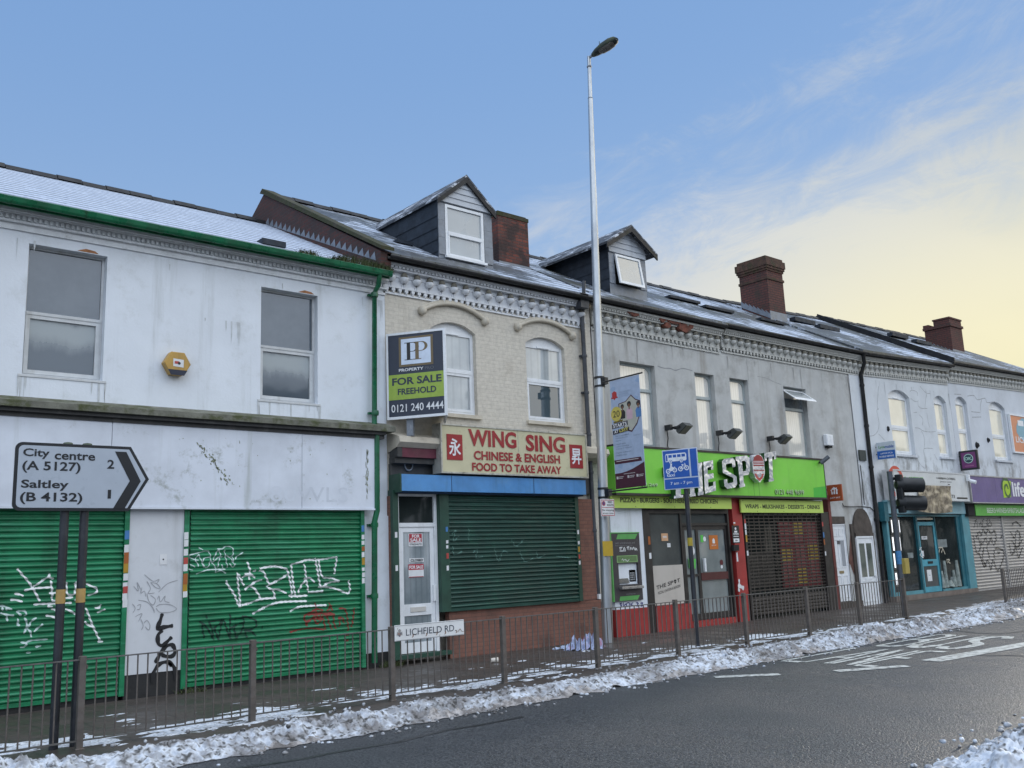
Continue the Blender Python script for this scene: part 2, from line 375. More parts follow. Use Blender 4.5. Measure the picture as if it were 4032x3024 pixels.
CHIMNEY_BRICK2 = brick_wall('weathered chimney brickwork', (.13,.044,.033), (.09,.036,.03), (.035,.026,.025), .225, .08, .012, dirt=((.04,.035,.025), 2.2, .52, .72, .7))
SHOP_BRICK = brick_wall('red shopfront brick', (.24,.11,.078), (.20,.09,.066), (.16,.085,.065), bumpk=.3, dirt=((.045,.038,.034), 1.8, .5, .75, .6))
MOSS_BRICK = mat('mossy crumbling brick cap', (.05,.045,.028), .95, .4, 6, dirt=((.035,.04,.012), 5, .4, .6, .9), bump=1., bscale=30)
GREY_RENDER = mat('grey rough cast render', (.47,.475,.462), .9, .08, 2.0, dirt=((.30,.29,.27), 1.3, .47, .68, .7), streak=((.27,.25,.215), 1.9, .50, .72, .7), bump=.8, bscale=90)
def cracked_render(name, col):
    t = NT(name); a = t.mix(t.ramp(t.noise(1.3), .3, .7), tuple(x*.93 for x in col), tuple(x*1.05 for x in col))
    c = t.mix(t.math('MULTIPLY', t.ramp(t.noise(1.1, detail=8, rough=.7), .5, .72), .45), a, (.40,.41,.42))
    sp = t.n('ShaderNodeSeparateXYZ'); t.L.new(t.tc.outputs['Object'], sp.inputs[0])
    low = t.math('MULTIPLY', t.ramp(t.noise(2.2, (1,1,.5), detail=8, rough=.72), .45, .62), t.ramp(sp.outputs[2], 4.0, 4.55, 1., 0.))
    c = t.mix(t.math('MULTIPLY', low, .7), c, (.17,.165,.15))
    return t.done(c, .75, t.bump(t.noise(30.), .3, .01))
BLUE_RENDER = cracked_render('pale blue white render', (.60,.63,.655))
PALE_RENDER = cracked_render('dirty white render', (.57,.60,.64))
DRIP_W = mat('run-off stain on white', (.52,.545,.56), .7, .1, 9); DRIP_G = mat('run-off stain on grey', (.335,.33,.315), .85, .1, 9)
CRACK = flat_mat('grey crack line', (.27,.275,.28), .9)  # grey for the lines drawn along cracks in the render
def pane_mat(name, col, col2=None, stripes=0., rough=.03, frost=None, ior=1.7, coat=1.):
    t = NT(name); c = t.mix(t.ramp(t.noise(1.5), .3, .7), tuple(x*.92 for x in col), col2 or tuple(min(1, x*1.05) for x in col))
    if stripes:
        sp = t.n('ShaderNodeSeparateXYZ'); t.L.new(t.tc.outputs['Object'], sp.inputs[0])
        w = t.math('SINE', t.math('MULTIPLY', sp.outputs[0], stripes)); c = t.mix(t.ramp(w, .3, 1., 0, .30), c, tuple(x*.6 for x in col))
    r = rough
    if frost:
        f = t.ramp(t.noise(1.7, (1,1,.8), 6, .65), .4, .62); c = t.mix(t.math('MULTIPLY', f, .6), c, frost); r = t.ramp(f, 0, 1, rough, rough+.3)
    nm = t.bump(t.noise(1.1, detail=2), .04, .05)
    return t.done(c, r, nm, 0., .6, coat, ior)
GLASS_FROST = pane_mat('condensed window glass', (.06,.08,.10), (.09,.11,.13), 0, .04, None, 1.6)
GLASS_NET = pane_mat('window glass over net curtain', (.36,.40,.42), (.48,.51,.51), 34., .03)
GLASS_BLIND = pane_mat('window glass over cream vertical blinds', (.76,.73,.65), (.82,.79,.72), 70.)
GLASS_DARK = pane_mat('dark shop glass', (.016,.022,.022), (.028,.034,.034), 0, .03, ior=1.30, coat=0.)
GLASS_GREY = pane_mat('grey grimy shop glass', (.05,.058,.058), (.075,.085,.083), 0, .16, ior=1.4, coat=0.)
ASPHALT_T = NT('wet dark asphalt')
def _asphalt():
    t = ASPHALT_T; n1 = t.noise(230., detail=3, rough=.6); n2 = t.noise(1.2, (1,.35,1), 6, .6); n3 = t.noise(60., detail=4)
    n4 = t.noise(38., detail=1.2, rough=.8)
    c = t.mix(t.ramp(n4, .38, .62), (.006,.008,.011), (.062,.067,.073)); c = t.mix(t.ramp(n2, .35, .7, 0, .40), c, (.03,.033,.037))
    c = t.mix(t.math('MULTIPLY', t.ramp(t.noise(60., detail=1), .64, .72), .5), c, (.26,.26,.25))
    r = t.ramp(n2, .3, .7, .42, .60)
    nm = t.bump(n4, .6, .02); nm = t.bump(n3, .6, .02, nm)
    return t.done(c, r, nm, 0., .5)
ASPHALT = _asphalt()
def _pave():
    t = NT('wet paving'); b = t.brick((.055,.045,.039), (.075,.061,.052), (.04,.036,.032), .9, .6, .02, .2, vec=t.tc.outputs['Object'])
    c = t.mix(t.ramp(t.noise(2.5, detail=8, rough=.7), .35, .7), b.outputs['Color'], (.055,.047,.042))
    return t.done(c, t.ramp(t.noise(1.5, detail=5), .35, .65, .35, .75), t.bump(t.noise(60.), .35, .01))
PAVE = _pave()
KERB = mat('concrete kerb', (.17,.165,.155), .8, .15, 6, bump=.4)
EARTH = mat('far ground', (.09,.09,.085), .9)
ROADPAINT = mat('worn white road paint', (.46,.48,.46), .6, .12, 6, dirt=((.08,.08,.08), 9, .46, .62, .85), bump=.3)
def _snow(name, dirtk, scale):
    t = NT(name); n1 = t.noise(scale, detail=4, rough=.65); n2 = t.noise(scale*.22, detail=3); n3 = t.noise(scale*4.5, detail=1.5); n5 = t.noise(scale*2.2, detail=2, rough=.6)
    d = t.math('ADD', t.math('MULTIPLY', n1, .55), t.math('MULTIPLY', n2, .45))
    c = t.mix(t.ramp(n3, .3, .7), (.46,.51,.59), (.85,.88,.92))
    c = t.mix(t.ramp(n5, .42-dirtk, .70-dirtk, 0, .8), c, (.20,.195,.20))
    c = t.mix(t.ramp(d, .47-dirtk, .68-dirtk, 0, .85), c, (.13,.115,.105))
    c = t.mix(t.ramp(n3, .47-dirtk*.5, .72-dirtk*.5, 0, .93), c, (.03,.028,.026))
    t.p.inputs['Subsurface Weight'].default_value = .0
    return t.done(c, .75, t.bump(n3, .6, .02))
SNOW_DIRTY = _snow('dirty ploughed snow', .04, 3.4)
SLUSH = mat('brown melting slush', (.34,.32,.31), .45, .3, 9, dirt=((.10,.088,.08), 7, .42, .60, .9), bump=.6, bscale=30)
SNOW_CLEAN = _snow('frozen snow lumps', -.03, 3.5)
SNOW_THIN = _snow('trodden thin snow', -.06, 4.)

# ---------------------------------------------------------------- ground, road, pavements
def strip(name, x0, x1, ys_z, m, nx=60):
    """long sheet along x; ys_z = [(y, zfun)], following the gentle rise of the street"""
    b = MB(); xs = np.linspace(x0, x1, nx+1); k = len(ys_z)
    vs = [(x, y, zf(x)) for x in xs for y, zf in ys_z]
    b.add(vs, [(i*k+j, (i+1)*k+j, (i+1)*k+j+1, i*k+j+1) for i in range(nx) for j in range(k-1)])
    return b.build(name, m)
g0 = MB(); g0.quad((-900,-900,-.6), (900,-900,-.6), (900,900,-.6), (-900,900,-.6)); tag(g0.build('ground', EARTH), kind='structure')
KY = 9.62                                            # kerb line in front of the shops
tag(strip('road', -150, 150, [(3.3, rz), (KY+.02, rz)], ASPHALT, 120), kind='structure')
tag(strip('pavement', -150, 150, [(KY+.15, gz), (14.6, gz)], PAVE, 120), kind='structure')
tag(strip('kerb', -150, 150, [(KY, lambda x: rz(x)-.05), (KY+.015, lambda x: gz(x)-.01), (KY+.03, lambda x: gz(x)+.002), (KY+.152, lambda x: gz(x)+.002)], KERB, 120), kind='structure')
tag(strip('near_pavement', -150, 150, [(-6, gz), (3.12, gz)], PAVE, 120), kind='structure')
tag(strip('near_kerb', -150, 150, [(3.11, lambda x: gz(x)+.002), (3.26, lambda x: gz(x)+.002), (3.29, lambda x: rz(x)-.05)], KERB, 120), kind='structure')
# painted markings: one sheet 4 mm above the road
def gp(z, x, y): 
    p = on_ground(z, x, y, -.115); return p
mk = MB()
def road_quad(a, b, w):
    A = np.array(a); B = np.array(b); t = (B-A)/np.linalg.norm(B-A); nn = np.array([-t[1], t[0]])*w/2; k = 10
    for i in range(k):
        P = A+(B-A)*i/k; Q = A+(B-A)*(i+1)/k
        mk.add([(*(P-nn), rz(P[0])+.005), (*(Q-nn), rz(Q[0])+.005), (*(Q+nn), rz(Q[0])+.005), (*(P+nn), rz(P[0])+.005)], [(0,1,2,3)])
road_quad(gp('S4',560,631), gp('S4',908,617), .22)
road_quad(gp('S4',1208,602), gp('S4',1588,576), .22)
la = gp('S4',1715,551); lb = gp('S4',2212,468); dl = np.array(lb)-np.array(la)
road_quad(la, tuple(np.array(la)+dl*3.2), .34)
def road_word(chars, xa, xb, y_left, y_right, stroke=.13):
    """letters painted long for drivers heading +x: letter up = +x, reading direction = -y"""
    n = len(chars); w = (y_left-y_right)/n
    G = dict(L=[[(.1,1),(.1,0),(.85,0)]], A=[[(0,0),(.45,1),(.9,0)],[(.2,.38),(.7,.38)]], N=[[(.1,0),(.1,1),(.8,0),(.8,1)]], E=[[(.85,0),(.1,0),(.1,1),(.85,1)],[(.1,.52),(.7,.52)]],
             B=[[(.1,0),(.1,1),(.55,1),(.75,.9),(.75,.65),(.55,.53),(.1,.53)],[(.55,.53),(.82,.42),(.82,.1),(.6,0),(.1,0)]], U=[[(.1,1),(.1,.2),(.3,0),(.6,0),(.8,.2),(.8,1)]], S=[[(.82,.85),(.6,1),(.3,1),(.1,.85),(.1,.65),(.3,.54),(.6,.46),(.82,.35),(.82,.15),(.6,0),(.3,0),(.1,.15)]])
    for i, ch in enumerate(chars):
        for pl in G[ch]:
            for (a, b), (c, d) in zip(pl, pl[1:]):
                p = (xa+(xb-xa)*b, y_left-w*(i+a)); r_ = (xa+(xb-xa)*d, y_left-w*(i+c))
                road_quad(p, r_, stroke if abs(b-d) > .2 else stroke*2.2)
road_word('LANE', 13.35, 15.55, 9.20, 7.50, .085)
road_word('BUS', 16.0, 18.3, 9.05, 7.50, .085)
tag(mk.build('road_markings', ROADPAINT), kind='structure')

ck_ = MB()
def road_line(pts, w):
    for (a, b), (c, d) in zip(pts, pts[1:]):
        t = np.array([c-a, d-b]); t = t/np.linalg.norm(t); n_ = np.array([-t[1], t[0]])*w/2
        ck_.add([(a-n_[0], b-n_[1], rz(a)+.003), (c-n_[0], d-n_[1], rz(c)+.003), (c+n_[0], d+n_[1], rz(c)+.003), (a+n_[0], b+n_[1], rz(a)+.003)], [(0,1,2,3)])
for l in ([(x, 8.7+.06*math.sin(x*2.1)+.04*math.sin(x*5.3)-(x-3)*.02) for x in np.arange(3.2, 7.5, .35)], [gp('S4', 1850, 395), gp('S4', 1960, 408), gp('S4', 2080, 412), gp('S4', 2212, 400)], [gp('S4', 1900, 512), gp('S4', 2010, 524), gp('S4', 2110, 522), gp('S4', 2212, 526)], [gp('S4', 1780, 440), gp('S4', 1900, 432), gp('S4', 2100, 428)]): road_line(l, .07)
tag(ck_.build('road_cracks', flat_mat('tar sealed crack', (.010,.011,.012), .35)), kind='structure')
# ---------------------------------------------------------------- snow
def fbm(x, y, s, o=4, seed=0.): 
    return mnoise.fractal(Vector((x*s+seed, y*s-seed, seed*.37)), .9, 2.1, o)
def cell(x, y, s, seed=0.):
    return mnoise.voronoi(Vector((x*s+seed, y*s, seed)), distance_metric='DISTANCE')[0]
def snow_bank():
    b = MB(); xs = []; x = -.5
    while x < 46:
        xs.append(x); x += .024 if x < 13 else (.036 if x < 20 else .07)
    ny = 50; vs = []
    for x in xs:
        wob = .16*fbm(x, 0, .7, 3, 5.); yo = 9.30+wob+.12*fbm(x, 3, 3.5, 3, 2.); yi = 9.93+.24*min(1, max(0, (x-9)/4))+.09*fbm(x, 9, 1.3, 3, 8.)
        if x > 20.5: yi += min(1., (x-20.5)/4)*1.15+.25*fbm(x, 4, .5, 2, 3.)
        for j in range(ny+1):
            v = j/ny; y = yo+(yi-yo)*v; base = rz(x) if y < KY+.02 else gz(x)
            blend = min(1, max(0, (y-KY+.25)/.3)); base = rz(x)+(gz(x)-rz(x))*blend
            env = (math.sin(math.pi*min(1, v*1.02))**.55) if 0 < v < 1 else 0
            big = .65+.7*fbm(x, 2., .45, 3, 13.); h = .085*(.75+.7*fbm(x, y, .9, 3, 1.))*max(.15, big)
            d1, d2 = cell(x, y, 8.5, 4.)[:2]; lump = max(0, 1-d1*d1*2.6)*.075; d3 = cell(x, y, 18., 9.)[0]; lump += max(0, 1-d3*d3*2.6)*.045
            z = base+env*(h+lump*max(.25, min(1.1, big))*(.6+.8*abs(fbm(x, y, 2., 2, 6.))))-.012+.028*env*fbm(x, y, 14., 3, 3.)
            if v < .06: z = base+.006
            vs.append((x, y, z))
    k = ny+1
    b.add(vs, [(i*k+j, (i+1)*k+j, (i+1)*k+j+1, i*k+j+1) for i in range(len(xs)-1) for j in range(ny)], 0, True)
    for fi in range(len(b.f)):                       # brown half melted slush along the gutter side
        i, j = divmod(fi, ny); x = xs[i]
        if j/ny < .08+.26*fbm(x, j*.02, 1.3, 3, 4.)+.12*fbm(x, j*.1, 6., 2, 3.): b.m[fi] = 1
    rnd = random.Random(3)
    for i in range(900):                             # loose clods
        x = rnd.uniform(1.5, 30)**1.0; y = rnd.choice((rnd.uniform(9.0, 9.5), rnd.uniform(9.3, 10.2)))
        clod(b, x, y, (rz(x) if y < KY-.1 else gz(x)+.05)+.006, rnd.uniform(.008, .028), rnd)
    return b
def clod(b, x, y, z, r, rnd, n=6):
    vs = []; fs = []; sx, sy, sz = rnd.uniform(.8, 1.4), rnd.uniform(.8, 1.3), rnd.uniform(.6, 1.)
    sd = rnd.uniform(0, 99)
    rings = 4
    for i in range(rings+1):
        t = math.pi*i/rings
        for k in range(n):
            a = 2*math.pi*k/n+sd; d = Vector((math.sin(t)*math.cos(a), math.sin(t)*math.sin(a), math.cos(t)))
            rr = r*(1+.45*mnoise.noise(d*1.6+Vector((sd, 0, 0))))
            vs.append((x+d.x*rr*sx, y+d.y*rr*sy, z+d.z*rr*sz))
    for i in range(rings):
        for k in range(n): fs.append((i*n+k, (i+1)*n+k, (i+1)*n+(k+1)%n, i*n+(k+1)%n))
    b.add(vs, fs, 0, True)
tag(snow_bank().build('kerb_snow_bank', [SNOW_DIRTY, SLUSH]), 'long ridge of dirty ploughed snow along the kerb in front of the guard rail', 'snow', kind='stuff')
def thin_snow():
    b = MB(); xs = np.arange(-.5, 26, .05); ys = np.arange(10.2, 12.6, .05); vs = []; fs = []; k = len(ys)
    for x in xs:
        for y in ys:
            f = fbm(x, y, 1.1, 4, 11.)*.5+fbm(x*.55, y*1.7, 4.2, 4, 21.)*.55
            near = math.exp(-((y-10.95)/.55)**2); f += -.46+.56*near-.5*max(0, (x-15)/10)*(y > 11)
            vs.append((x, y, gz(x)+max(-.02, min(.022, f*.05))))
    n = len(xs)
    for i in range(n-1):
        for j in range(k-1):
            ids = (i*k+j, (i+1)*k+j, (i+1)*k+j+1, i*k+j+1)
            if max(vs[a][2]-gz(vs[a][0]) for a in ids) > 0: fs.append(ids)
    b.add(vs, fs, 0, True); return b
tag(thin_snow().build('pavement_snow', SNOW_THIN), 'thin trodden snow in broken patches on the pavement behind the guard rail', 'snow', kind='stuff')
def snow_heap():
    b = MB(); xs = np.arange(6.9, 12.6, .021); ys = np.arange(2.0, 4.5, .021); vs = []; k = len(ys)
    for x in xs:
        for y in ys:
            e = (y-(4.05+.10*fbm(x, 1, 1.5, 3, 4.)))/.75; ex = (x-7.25-.1*fbm(3, y, 2., 2, 7.)+(4.05-y)*.55)/1.1
            env = max(0, min(1, -e))**.6*max(0, min(1, ex))**.6
            d1 = cell(x+.1*fbm(x,y,3.,2,1.), y, 5., 14.)[0]; d2 = cell(x, y, 11., 19.)[0]
            d3 = cell(x, y, 24., 5.)[0]; h = .15+.12*fbm(x, y, 1.3, 3, 2.)+max(0, 1-d1*d1*2.4)*.13+max(0, 1-d2*d2*2.6)*.075+max(0, 1-d3*d3*2.6)*.03+.02*fbm(x, y, 20., 2, 8.)
            vs.append((x, y, rz(x)-.03+env*h))
    b.add(vs, [(i*k+j, (i+1)*k+j, (i+1)*k+j+1, i*k+j+1) for i in range(len(xs)-1) for j in range(k-1)], 0, True)
    rnd = random.Random(9)
    for i in range(160): 
        x = rnd.uniform(7.6, 12.5); y = rnd.uniform(3.0, 4.15); clod(b, x, y, rz(x)+(.01 if y > 3.95 else .2), rnd.uniform(.010, .028), rnd, 8)
    return b
tag(snow_heap().build('verge_snow_heap', SNOW_CLEAN), 'heap of frozen snow lumps at the near edge of the road', 'snow', kind='stuff')

# unseen wood behind the viewer, added to darken what the glass mirrors
def far_wood():
    b = MB(); rnd = random.Random(31)
    for i in range(250):
        x = rnd.uniform(-60, 230); y = rnd.uniform(-42, -30); h = rnd.uniform(9, 15); r = rnd.uniform(2., 4.)
        b.tube([(x, y, -.5), (x+rnd.uniform(-.5,.5), y, h*.6)], [.3, .12], 6)
        for k in range(26):
            a, e = rnd.uniform(0, 6.28), rnd.uniform(-.8, 1.4); d = Vector((math.cos(a)*math.cos(e), math.sin(a)*math.cos(e), math.sin(e)*1.25))
            p = Vector((x, y, h*.68))+d*r*rnd.uniform(.4, 1.1); s = rnd.uniform(.5, 1.2); u = Vector((rnd.gauss(0,1), rnd.gauss(0,1), rnd.gauss(0,1))).normalized(); w = u.orthogonal().normalized()
            b.add([p-u*s-w*s*.6, p+u*s-w*s*.5, p+u*s*.8+w*s*.6, p-u*s*.7+w*s*.7], [(0,1,2,3)])
    return b
tag(far_wood().build('unseen_wood', mat('dark winter wood', (.035,.04,.03), .9, .3, .4)), 'unseen dark winter trees across the road, added to darken the windows that mirror them', 'wood', kind='stuff')
# ---------------------------------------------------------------- building kit
WY = 14.0                                            # wall plane of the terrace
def wall_mesh(b, x0, x1, z0, z1, holes=(), y=WY, depth=.14, m=0, zr=None):
    """flat wall with rectangular openings and their reveals; zr = (top z at x0, top z at x1) for a sloping top"""
    xs = sorted({x0, x1, *[h[0] for h in holes], *[h[1] for h in holes]}); zs = sorted({z0, z1, *[h[2] for h in holes], *[h[3] for h in holes]})
    for xa, xb in zip(xs, xs[1:]):
        for za, zb in zip(zs, zs[1:]):
            cx, cz = (xa+xb)/2, (za+zb)/2
            if any(h[0] < cx < h[1] and h[2] < cz < h[3] for h in holes): continue
            b.quad((xa,y,za), (xb,y,za), (xb,y,zb), (xa,y,zb), m)
    if zr: b.quad((x0,y,z1), (x1,y,z1), (x1,y,zr[1]), (x0,y,zr[0]), m)
    for h in holes:
        a, c, d, e = h[:4]
        b.quad((a,y,d), (a,y,e), (a,y+depth,e), (a,y+depth,d), m); b.quad((c,y,d), (c,y+depth,d), (c,y+depth,e), (c,y,e), m)
        b.quad((a,y,e), (c,y,e), (c,y+depth,e), (a,y+depth,e), m); b.quad((a,y,d), (a,y+depth,d), (c,y+depth,d), (c,y,d), m)
def arch_fill(b, x0, x1, zs, za, y, depth, m=0, n=12):
    """spandrels that turn the top of a rectangular opening (spring zs, apex za) into a segmental arch, flush with the wall"""
    cx = (x0+x1)/2; hw = (x1-x0)/2; h = za-zs; rad = (hw*hw+h*h)/(2*h); cz = za-rad
    P = [(cx+hw*(2*i/n-1), cz+math.sqrt(max(0, rad*rad-(hw*(2*i/n-1))**2))) for i in range(n+1)]
    for (xa, z_a), (xb, z_b) in zip(P, P[1:]):
        b.quad((xa,y,z_a), (xb,y,z_b), (xb,y,za), (xa,y,za), m); b.quad((xa,y,z_a), (xa,y+depth,z_a), (xb,y+depth,z_b), (xb,y,z_b), m)
    return P
def window(parent, x0, x1, z0, z1, glass, zm=None, fr=.055, y=WY+.09, frame=None, arch=None, low_inset=.03, sill=True, vent=True, upper_arch=False, sill_mat=None, glass2=None):
    frame = frame or UPVC; b = MB(); d = .05
    zt = z1 if not arch else z1-arch
    zm = zm if zm is not None else z0+(zt-z0)*.48
    b.box(x0+.002, x0+fr, y, y+d, z0, zt); b.box(x1-fr, x1-.002, y, y+d, z0, zt)
    b.box(x0+fr, x1-fr, y, y+d, zt-fr, zt-.001); b.box(x0+fr, x1-fr, y-.004, y+d, z0+.001, z0+fr); b.box(x0+fr, x1-fr, y-.022, y+d, zm-fr*.6, zm+fr*.6)
    k = low_inset
    b.box(x0+fr, x0+fr+k, y-.012, y+d-.006, z0+fr, zm-fr*.6); b.box(x1-fr-k, x1-fr, y-.012, y+d-.006, z0+fr, zm-fr*.6)
    b.box(x0+fr+k, x1-fr-k, y-.012, y+d-.006, z0+fr, z0+fr+k); b.box(x0+fr+k, x1-fr-k, y-.012, y+d-.006, zm-fr*.6-k, zm-fr*.6)
    if arch:                                         # blank head panel under the arch
        n = 12; hw = (x1-x0)/2; cx = (x0+x1)/2; rad = (hw*hw+arch*arch)/(2*arch); cz = z1-rad
        pts = [(x0+.002, zt)]+[(x1-.002, zt)]+[(cx+hw*math.cos(math.pi*i/n), cz+math.sqrt(max(0, rad*rad-(hw*math.cos(math.pi*i/n))**2))) for i in range(1, n)]
        b.prism(pts, y+.005, y+d)
    if vent: b.box(cx_ := (x0+x1)/2-.17, (x0+x1)/2+.17, y-.02, y, zt-fr*.8, zt-fr*.45)
    if upper_arch:                                   # rounded inner corners of the top light
        r = .16
        for sgn, xe in ((1, x0+fr), (-1, x1-fr)):
            ze = zt-fr
            b.prism(([(xe, ze)]+[(xe+sgn*r*(1-math.sin(a)), ze-.8*r*(1-math.cos(a))) for a in np.linspace(0, math.pi/2, 6)])[::sgn], y+.004, y+d-.01)
    w = b.build('window', frame, parent)
    g2 = glass2 or glass
    MB().box(x0+fr, x1-fr, y+.026, y+.034, zm+fr*.6, zt-fr).build('pane', glass, w)
    MB().box(x0+fr+k, x1-fr-k, y+.020, y+.028, z0+fr+k, zm-fr*.6-k).build('pane', g2, w)
    MB().box(x0-.05, x1+.05, y+.052, y+.09, z0-.05, z1+.01).build('backing', flat_black, w)
    if sill: MB().box(x0-.06, x1+.06, WY-.07, y-.005, z0-.07, z0-.002).build('sill', sill_mat or frame, w)
    return w
flat_black = flat_mat('unlit interior', (.012,.012,.013), .9)
def slat_profile(pitch, depth, zbase):
    def f(z):
        t = ((z-zbase)/pitch) % 1.0
        return -depth*math.sin(math.pi*t/.72)**.7 if 0 < t < .72 else .004
    return f
def shutter(parent, name, x0, x1, z0, z1, y, m, pitch=.078, depth=.026, bar=None):
    """roller shutter of rounded interlocking laths"""
    f = slat_profile(pitch, depth, z0); b = MB(); zs = []
    n = int((z1-z0)/pitch)+1
    for i in range(n):
        for t in (0., .07, .2, .36, .52, .65, .72, .73, .98): zs.append(z0+pitch*(i+t))
    zs = [z for z in zs if z <= z1]+[z1]
    rnd = random.Random(int(x0*100)); vs = []
    for z in zs:
        for x in (x0, x1): vs.append((x, y+f(z), z))
    b.add(vs, [(2*i, 2*i+1, 2*i+3, 2*i+2) for i in range(len(zs)-1)])
    b.box(x0, x1, y-.02, y+.02, z0-.055, z0)
    return b.build(name, m, parent), (lambda z: y+f(z)-.0035)
def cornice(parent, x0, x1, top0, top1, m, pitch=.28, y=WY, bead=True, patch=None):
    """eaves cornice: moulding, bead row, scalloped corbels, lower dentils; top0/top1 = underside of the gutter at both ends"""
    T = top0; b = MB(); sl = (top1-top0)/(x1-x0)
    b.box(x0, x1, y-.20, y+.02, T-.06, T); b.box(x0, x1, y-.17, y+.02, T-.085, T-.06)
    n = int((x1-x0)/.082)
    for i in range(n):
        x = x0+(i+.5)*(x1-x0)/n; b.box(x-.026, x+.026, y-.16, y-.11, T-.125, T-.086)
    b.box(x0, x1, y-.11, y+.02, T-.13, T-.085); b.box(x0, x1, y-.13, y+.02, T-.165, T-.13); b.box(x0, x1, y-.035, y+.02, T-.46, T-.165)
    n = max(1, round((x1-x0)/pitch)); p = (x1-x0)/n
    for i in range(n):
        x = x0+(i+.5)*p
        b.lathe([(.004, T-.168), (.035, T-.178), (.052, T-.20), (.058, T-.235), (.066, T-.25), (.05, T-.258)], x, y-.085, 10, 1)         # weathered domed hood
        b.lathe([(.05, T-.258), (.086, T-.268), (.09, T-.31), (.07, T-.345), (.04, T-.365), (.03, T-.375)], x, y-.07, 10)
        b.box(x-.032, x-.018, y-.05, y-.03, T-.455, T-.36); b.box(x+.018, x+.032, y-.05, y-.03, T-.455, T-.36)
        b.box(x-p/2+.0, x+p/2, y-.055, y-.034, T-.268, T-.252)
    n = int((x1-x0)/.14)
    b.box(x0, x1, y-.055, y+.02, T-.475, T-.455)
    for i in range(n):
        x = x0+(i+.5)*(x1-x0)/n; b.box(x-.035, x+.035, y-.05, y+.0, T-.53, T-.476); b.box(x-.012, x+.012, y-.048, y-.0, T-.565, T-.53)
    b.box(x0, x1, y-.03, y+.02, T-.60, T-.565)
    b.shear_z(x0, sl)
    return b.build('cornice', [m, HOOD_DIRT], parent)
HOOD_DIRT = mat('weathered corbel hood', (.20,.185,.15), .8, .25, 12)
def roof(parent, x0, x1, ze, zr, m, ye=13.72, yr=18.5, ridge=BLACK_GUTTER, zslope=0.):
    b = MB(); t = .06; sl = zslope
    b.prism_x([(ye, ze-t), (ye, ze), (yr, zr), (yr+4.6, ze+.2), (yr+4.6, ze+.2-t), (yr, zr-t)][::-1], x0, x1)
    b.shear_z(x0, sl); r_ = b.build('roof', m, parent)
    k = MB(); n = int((x1-x0)/.45)
    for i in range(n):
        xa = x0+(x1-x0)*i/n; xb = x0+(x1-x0)*(i+1)/n-.012; j = .012*math.sin(i*2.3)
        k.prism_x([(yr-.16, zr-.055+j), (yr-.09, zr+.045+j), (yr, zr+.085+j), (yr+.09, zr+.045+j), (yr+.16, zr-.055+j)][::-1], xa, xb)
    k.shear_z(x0, sl); k.build('ridge_tiles', ridge, r_)
    return r_
def gutter(parent, x0, x1, z, m, slope=0., y=13.72, r=.058, square=False):
    b = MB(); n = 8
    prof = [(y+r*math.cos(a)*1.0, z+r-r*math.sin(a)) for a in np.linspace(0, math.pi, n)]
    if square: prof = [(y+r, z+2*r), (y+r, z+.02), (y+r-.03, z), (y-r+.02, z), (y-r, z+.03), (y-r-.012, z+2*r)]
    inner = [(a*.9+y*.1, c+.01) for a, c in prof][::-1]
    pts = prof+inner
    b.prism_x(pts, x0, x1)
    k = max(2, int((x1-x0)/1.0))
    for i in range(k+1):
        x = min(max(x0+(x1-x0)*i/k, x0+.03), x1-.03); b.prism_x([(a*1.1-y*.1, c-.006) for a, c in prof]+[(a, c) for a, c in prof][::-1], x-.03, x+.03)
    b.box(x0, x1, y+r+.002, y+r+.03, z-.02, z+2*r)
    b.shear_z(x0, slope); return b.build('gutter', m, parent)
def chimney(parent, x0, x1, y0, y1, zb, zt, m, cap, capm, broken=False):
    b = MB(); b.box(x0, x1, y0, y1, zb, zt-.001)
    c = b.build('chimney', m, parent); k = MB()
    if cap == 'plain':
        k.box(x0-.015, x1+.015, y0-.015, y1+.015, zt-.09, zt+.0); k.box(x0+.03, x1-.03, y0+.03, y1-.03, zt, zt+.04)
    else:
        for z, h, o in ((zt-.72, .08, .03), (zt-.42, .07, .03), (zt-.349, .08, .06), (zt-.268, .22, .085), (zt-.047, .10, .03)):
            if broken and z > zt-.1: k.box(x0-o, x1+o, y0-o, (y0+y1)/2+.1, z, z+h)
            else: k.box(x0-o, x1+o, y0-o, y1+o, z, z+h)
    k.build('chimney_cap', capm, c)
    f = MB(); sl = .564                               # stepped lead flashing up the side facing the camera
    n = 7
    for i in range(n):
        ya = y0+(y1-y0)*i/n; yb = y0+(y1-y0)*(i+1)/n
        zr_ = lambda yy: zb+.25+sl*(yy-y0)
        f.add([(x0-.012, ya, zr_(ya)-.05), (x0-.012, yb, zr_(yb)-.05), (x0-.012, yb, zr_(ya)+.26), (x0-.012, ya, zr_(ya)+.10)], [(0,3,2,1)])
    f.box(x0-.02, x1+.02, y0-.02, y0-.004, zb+.1, zb+.45); f.build('flashing', LEAD, c)
    return c
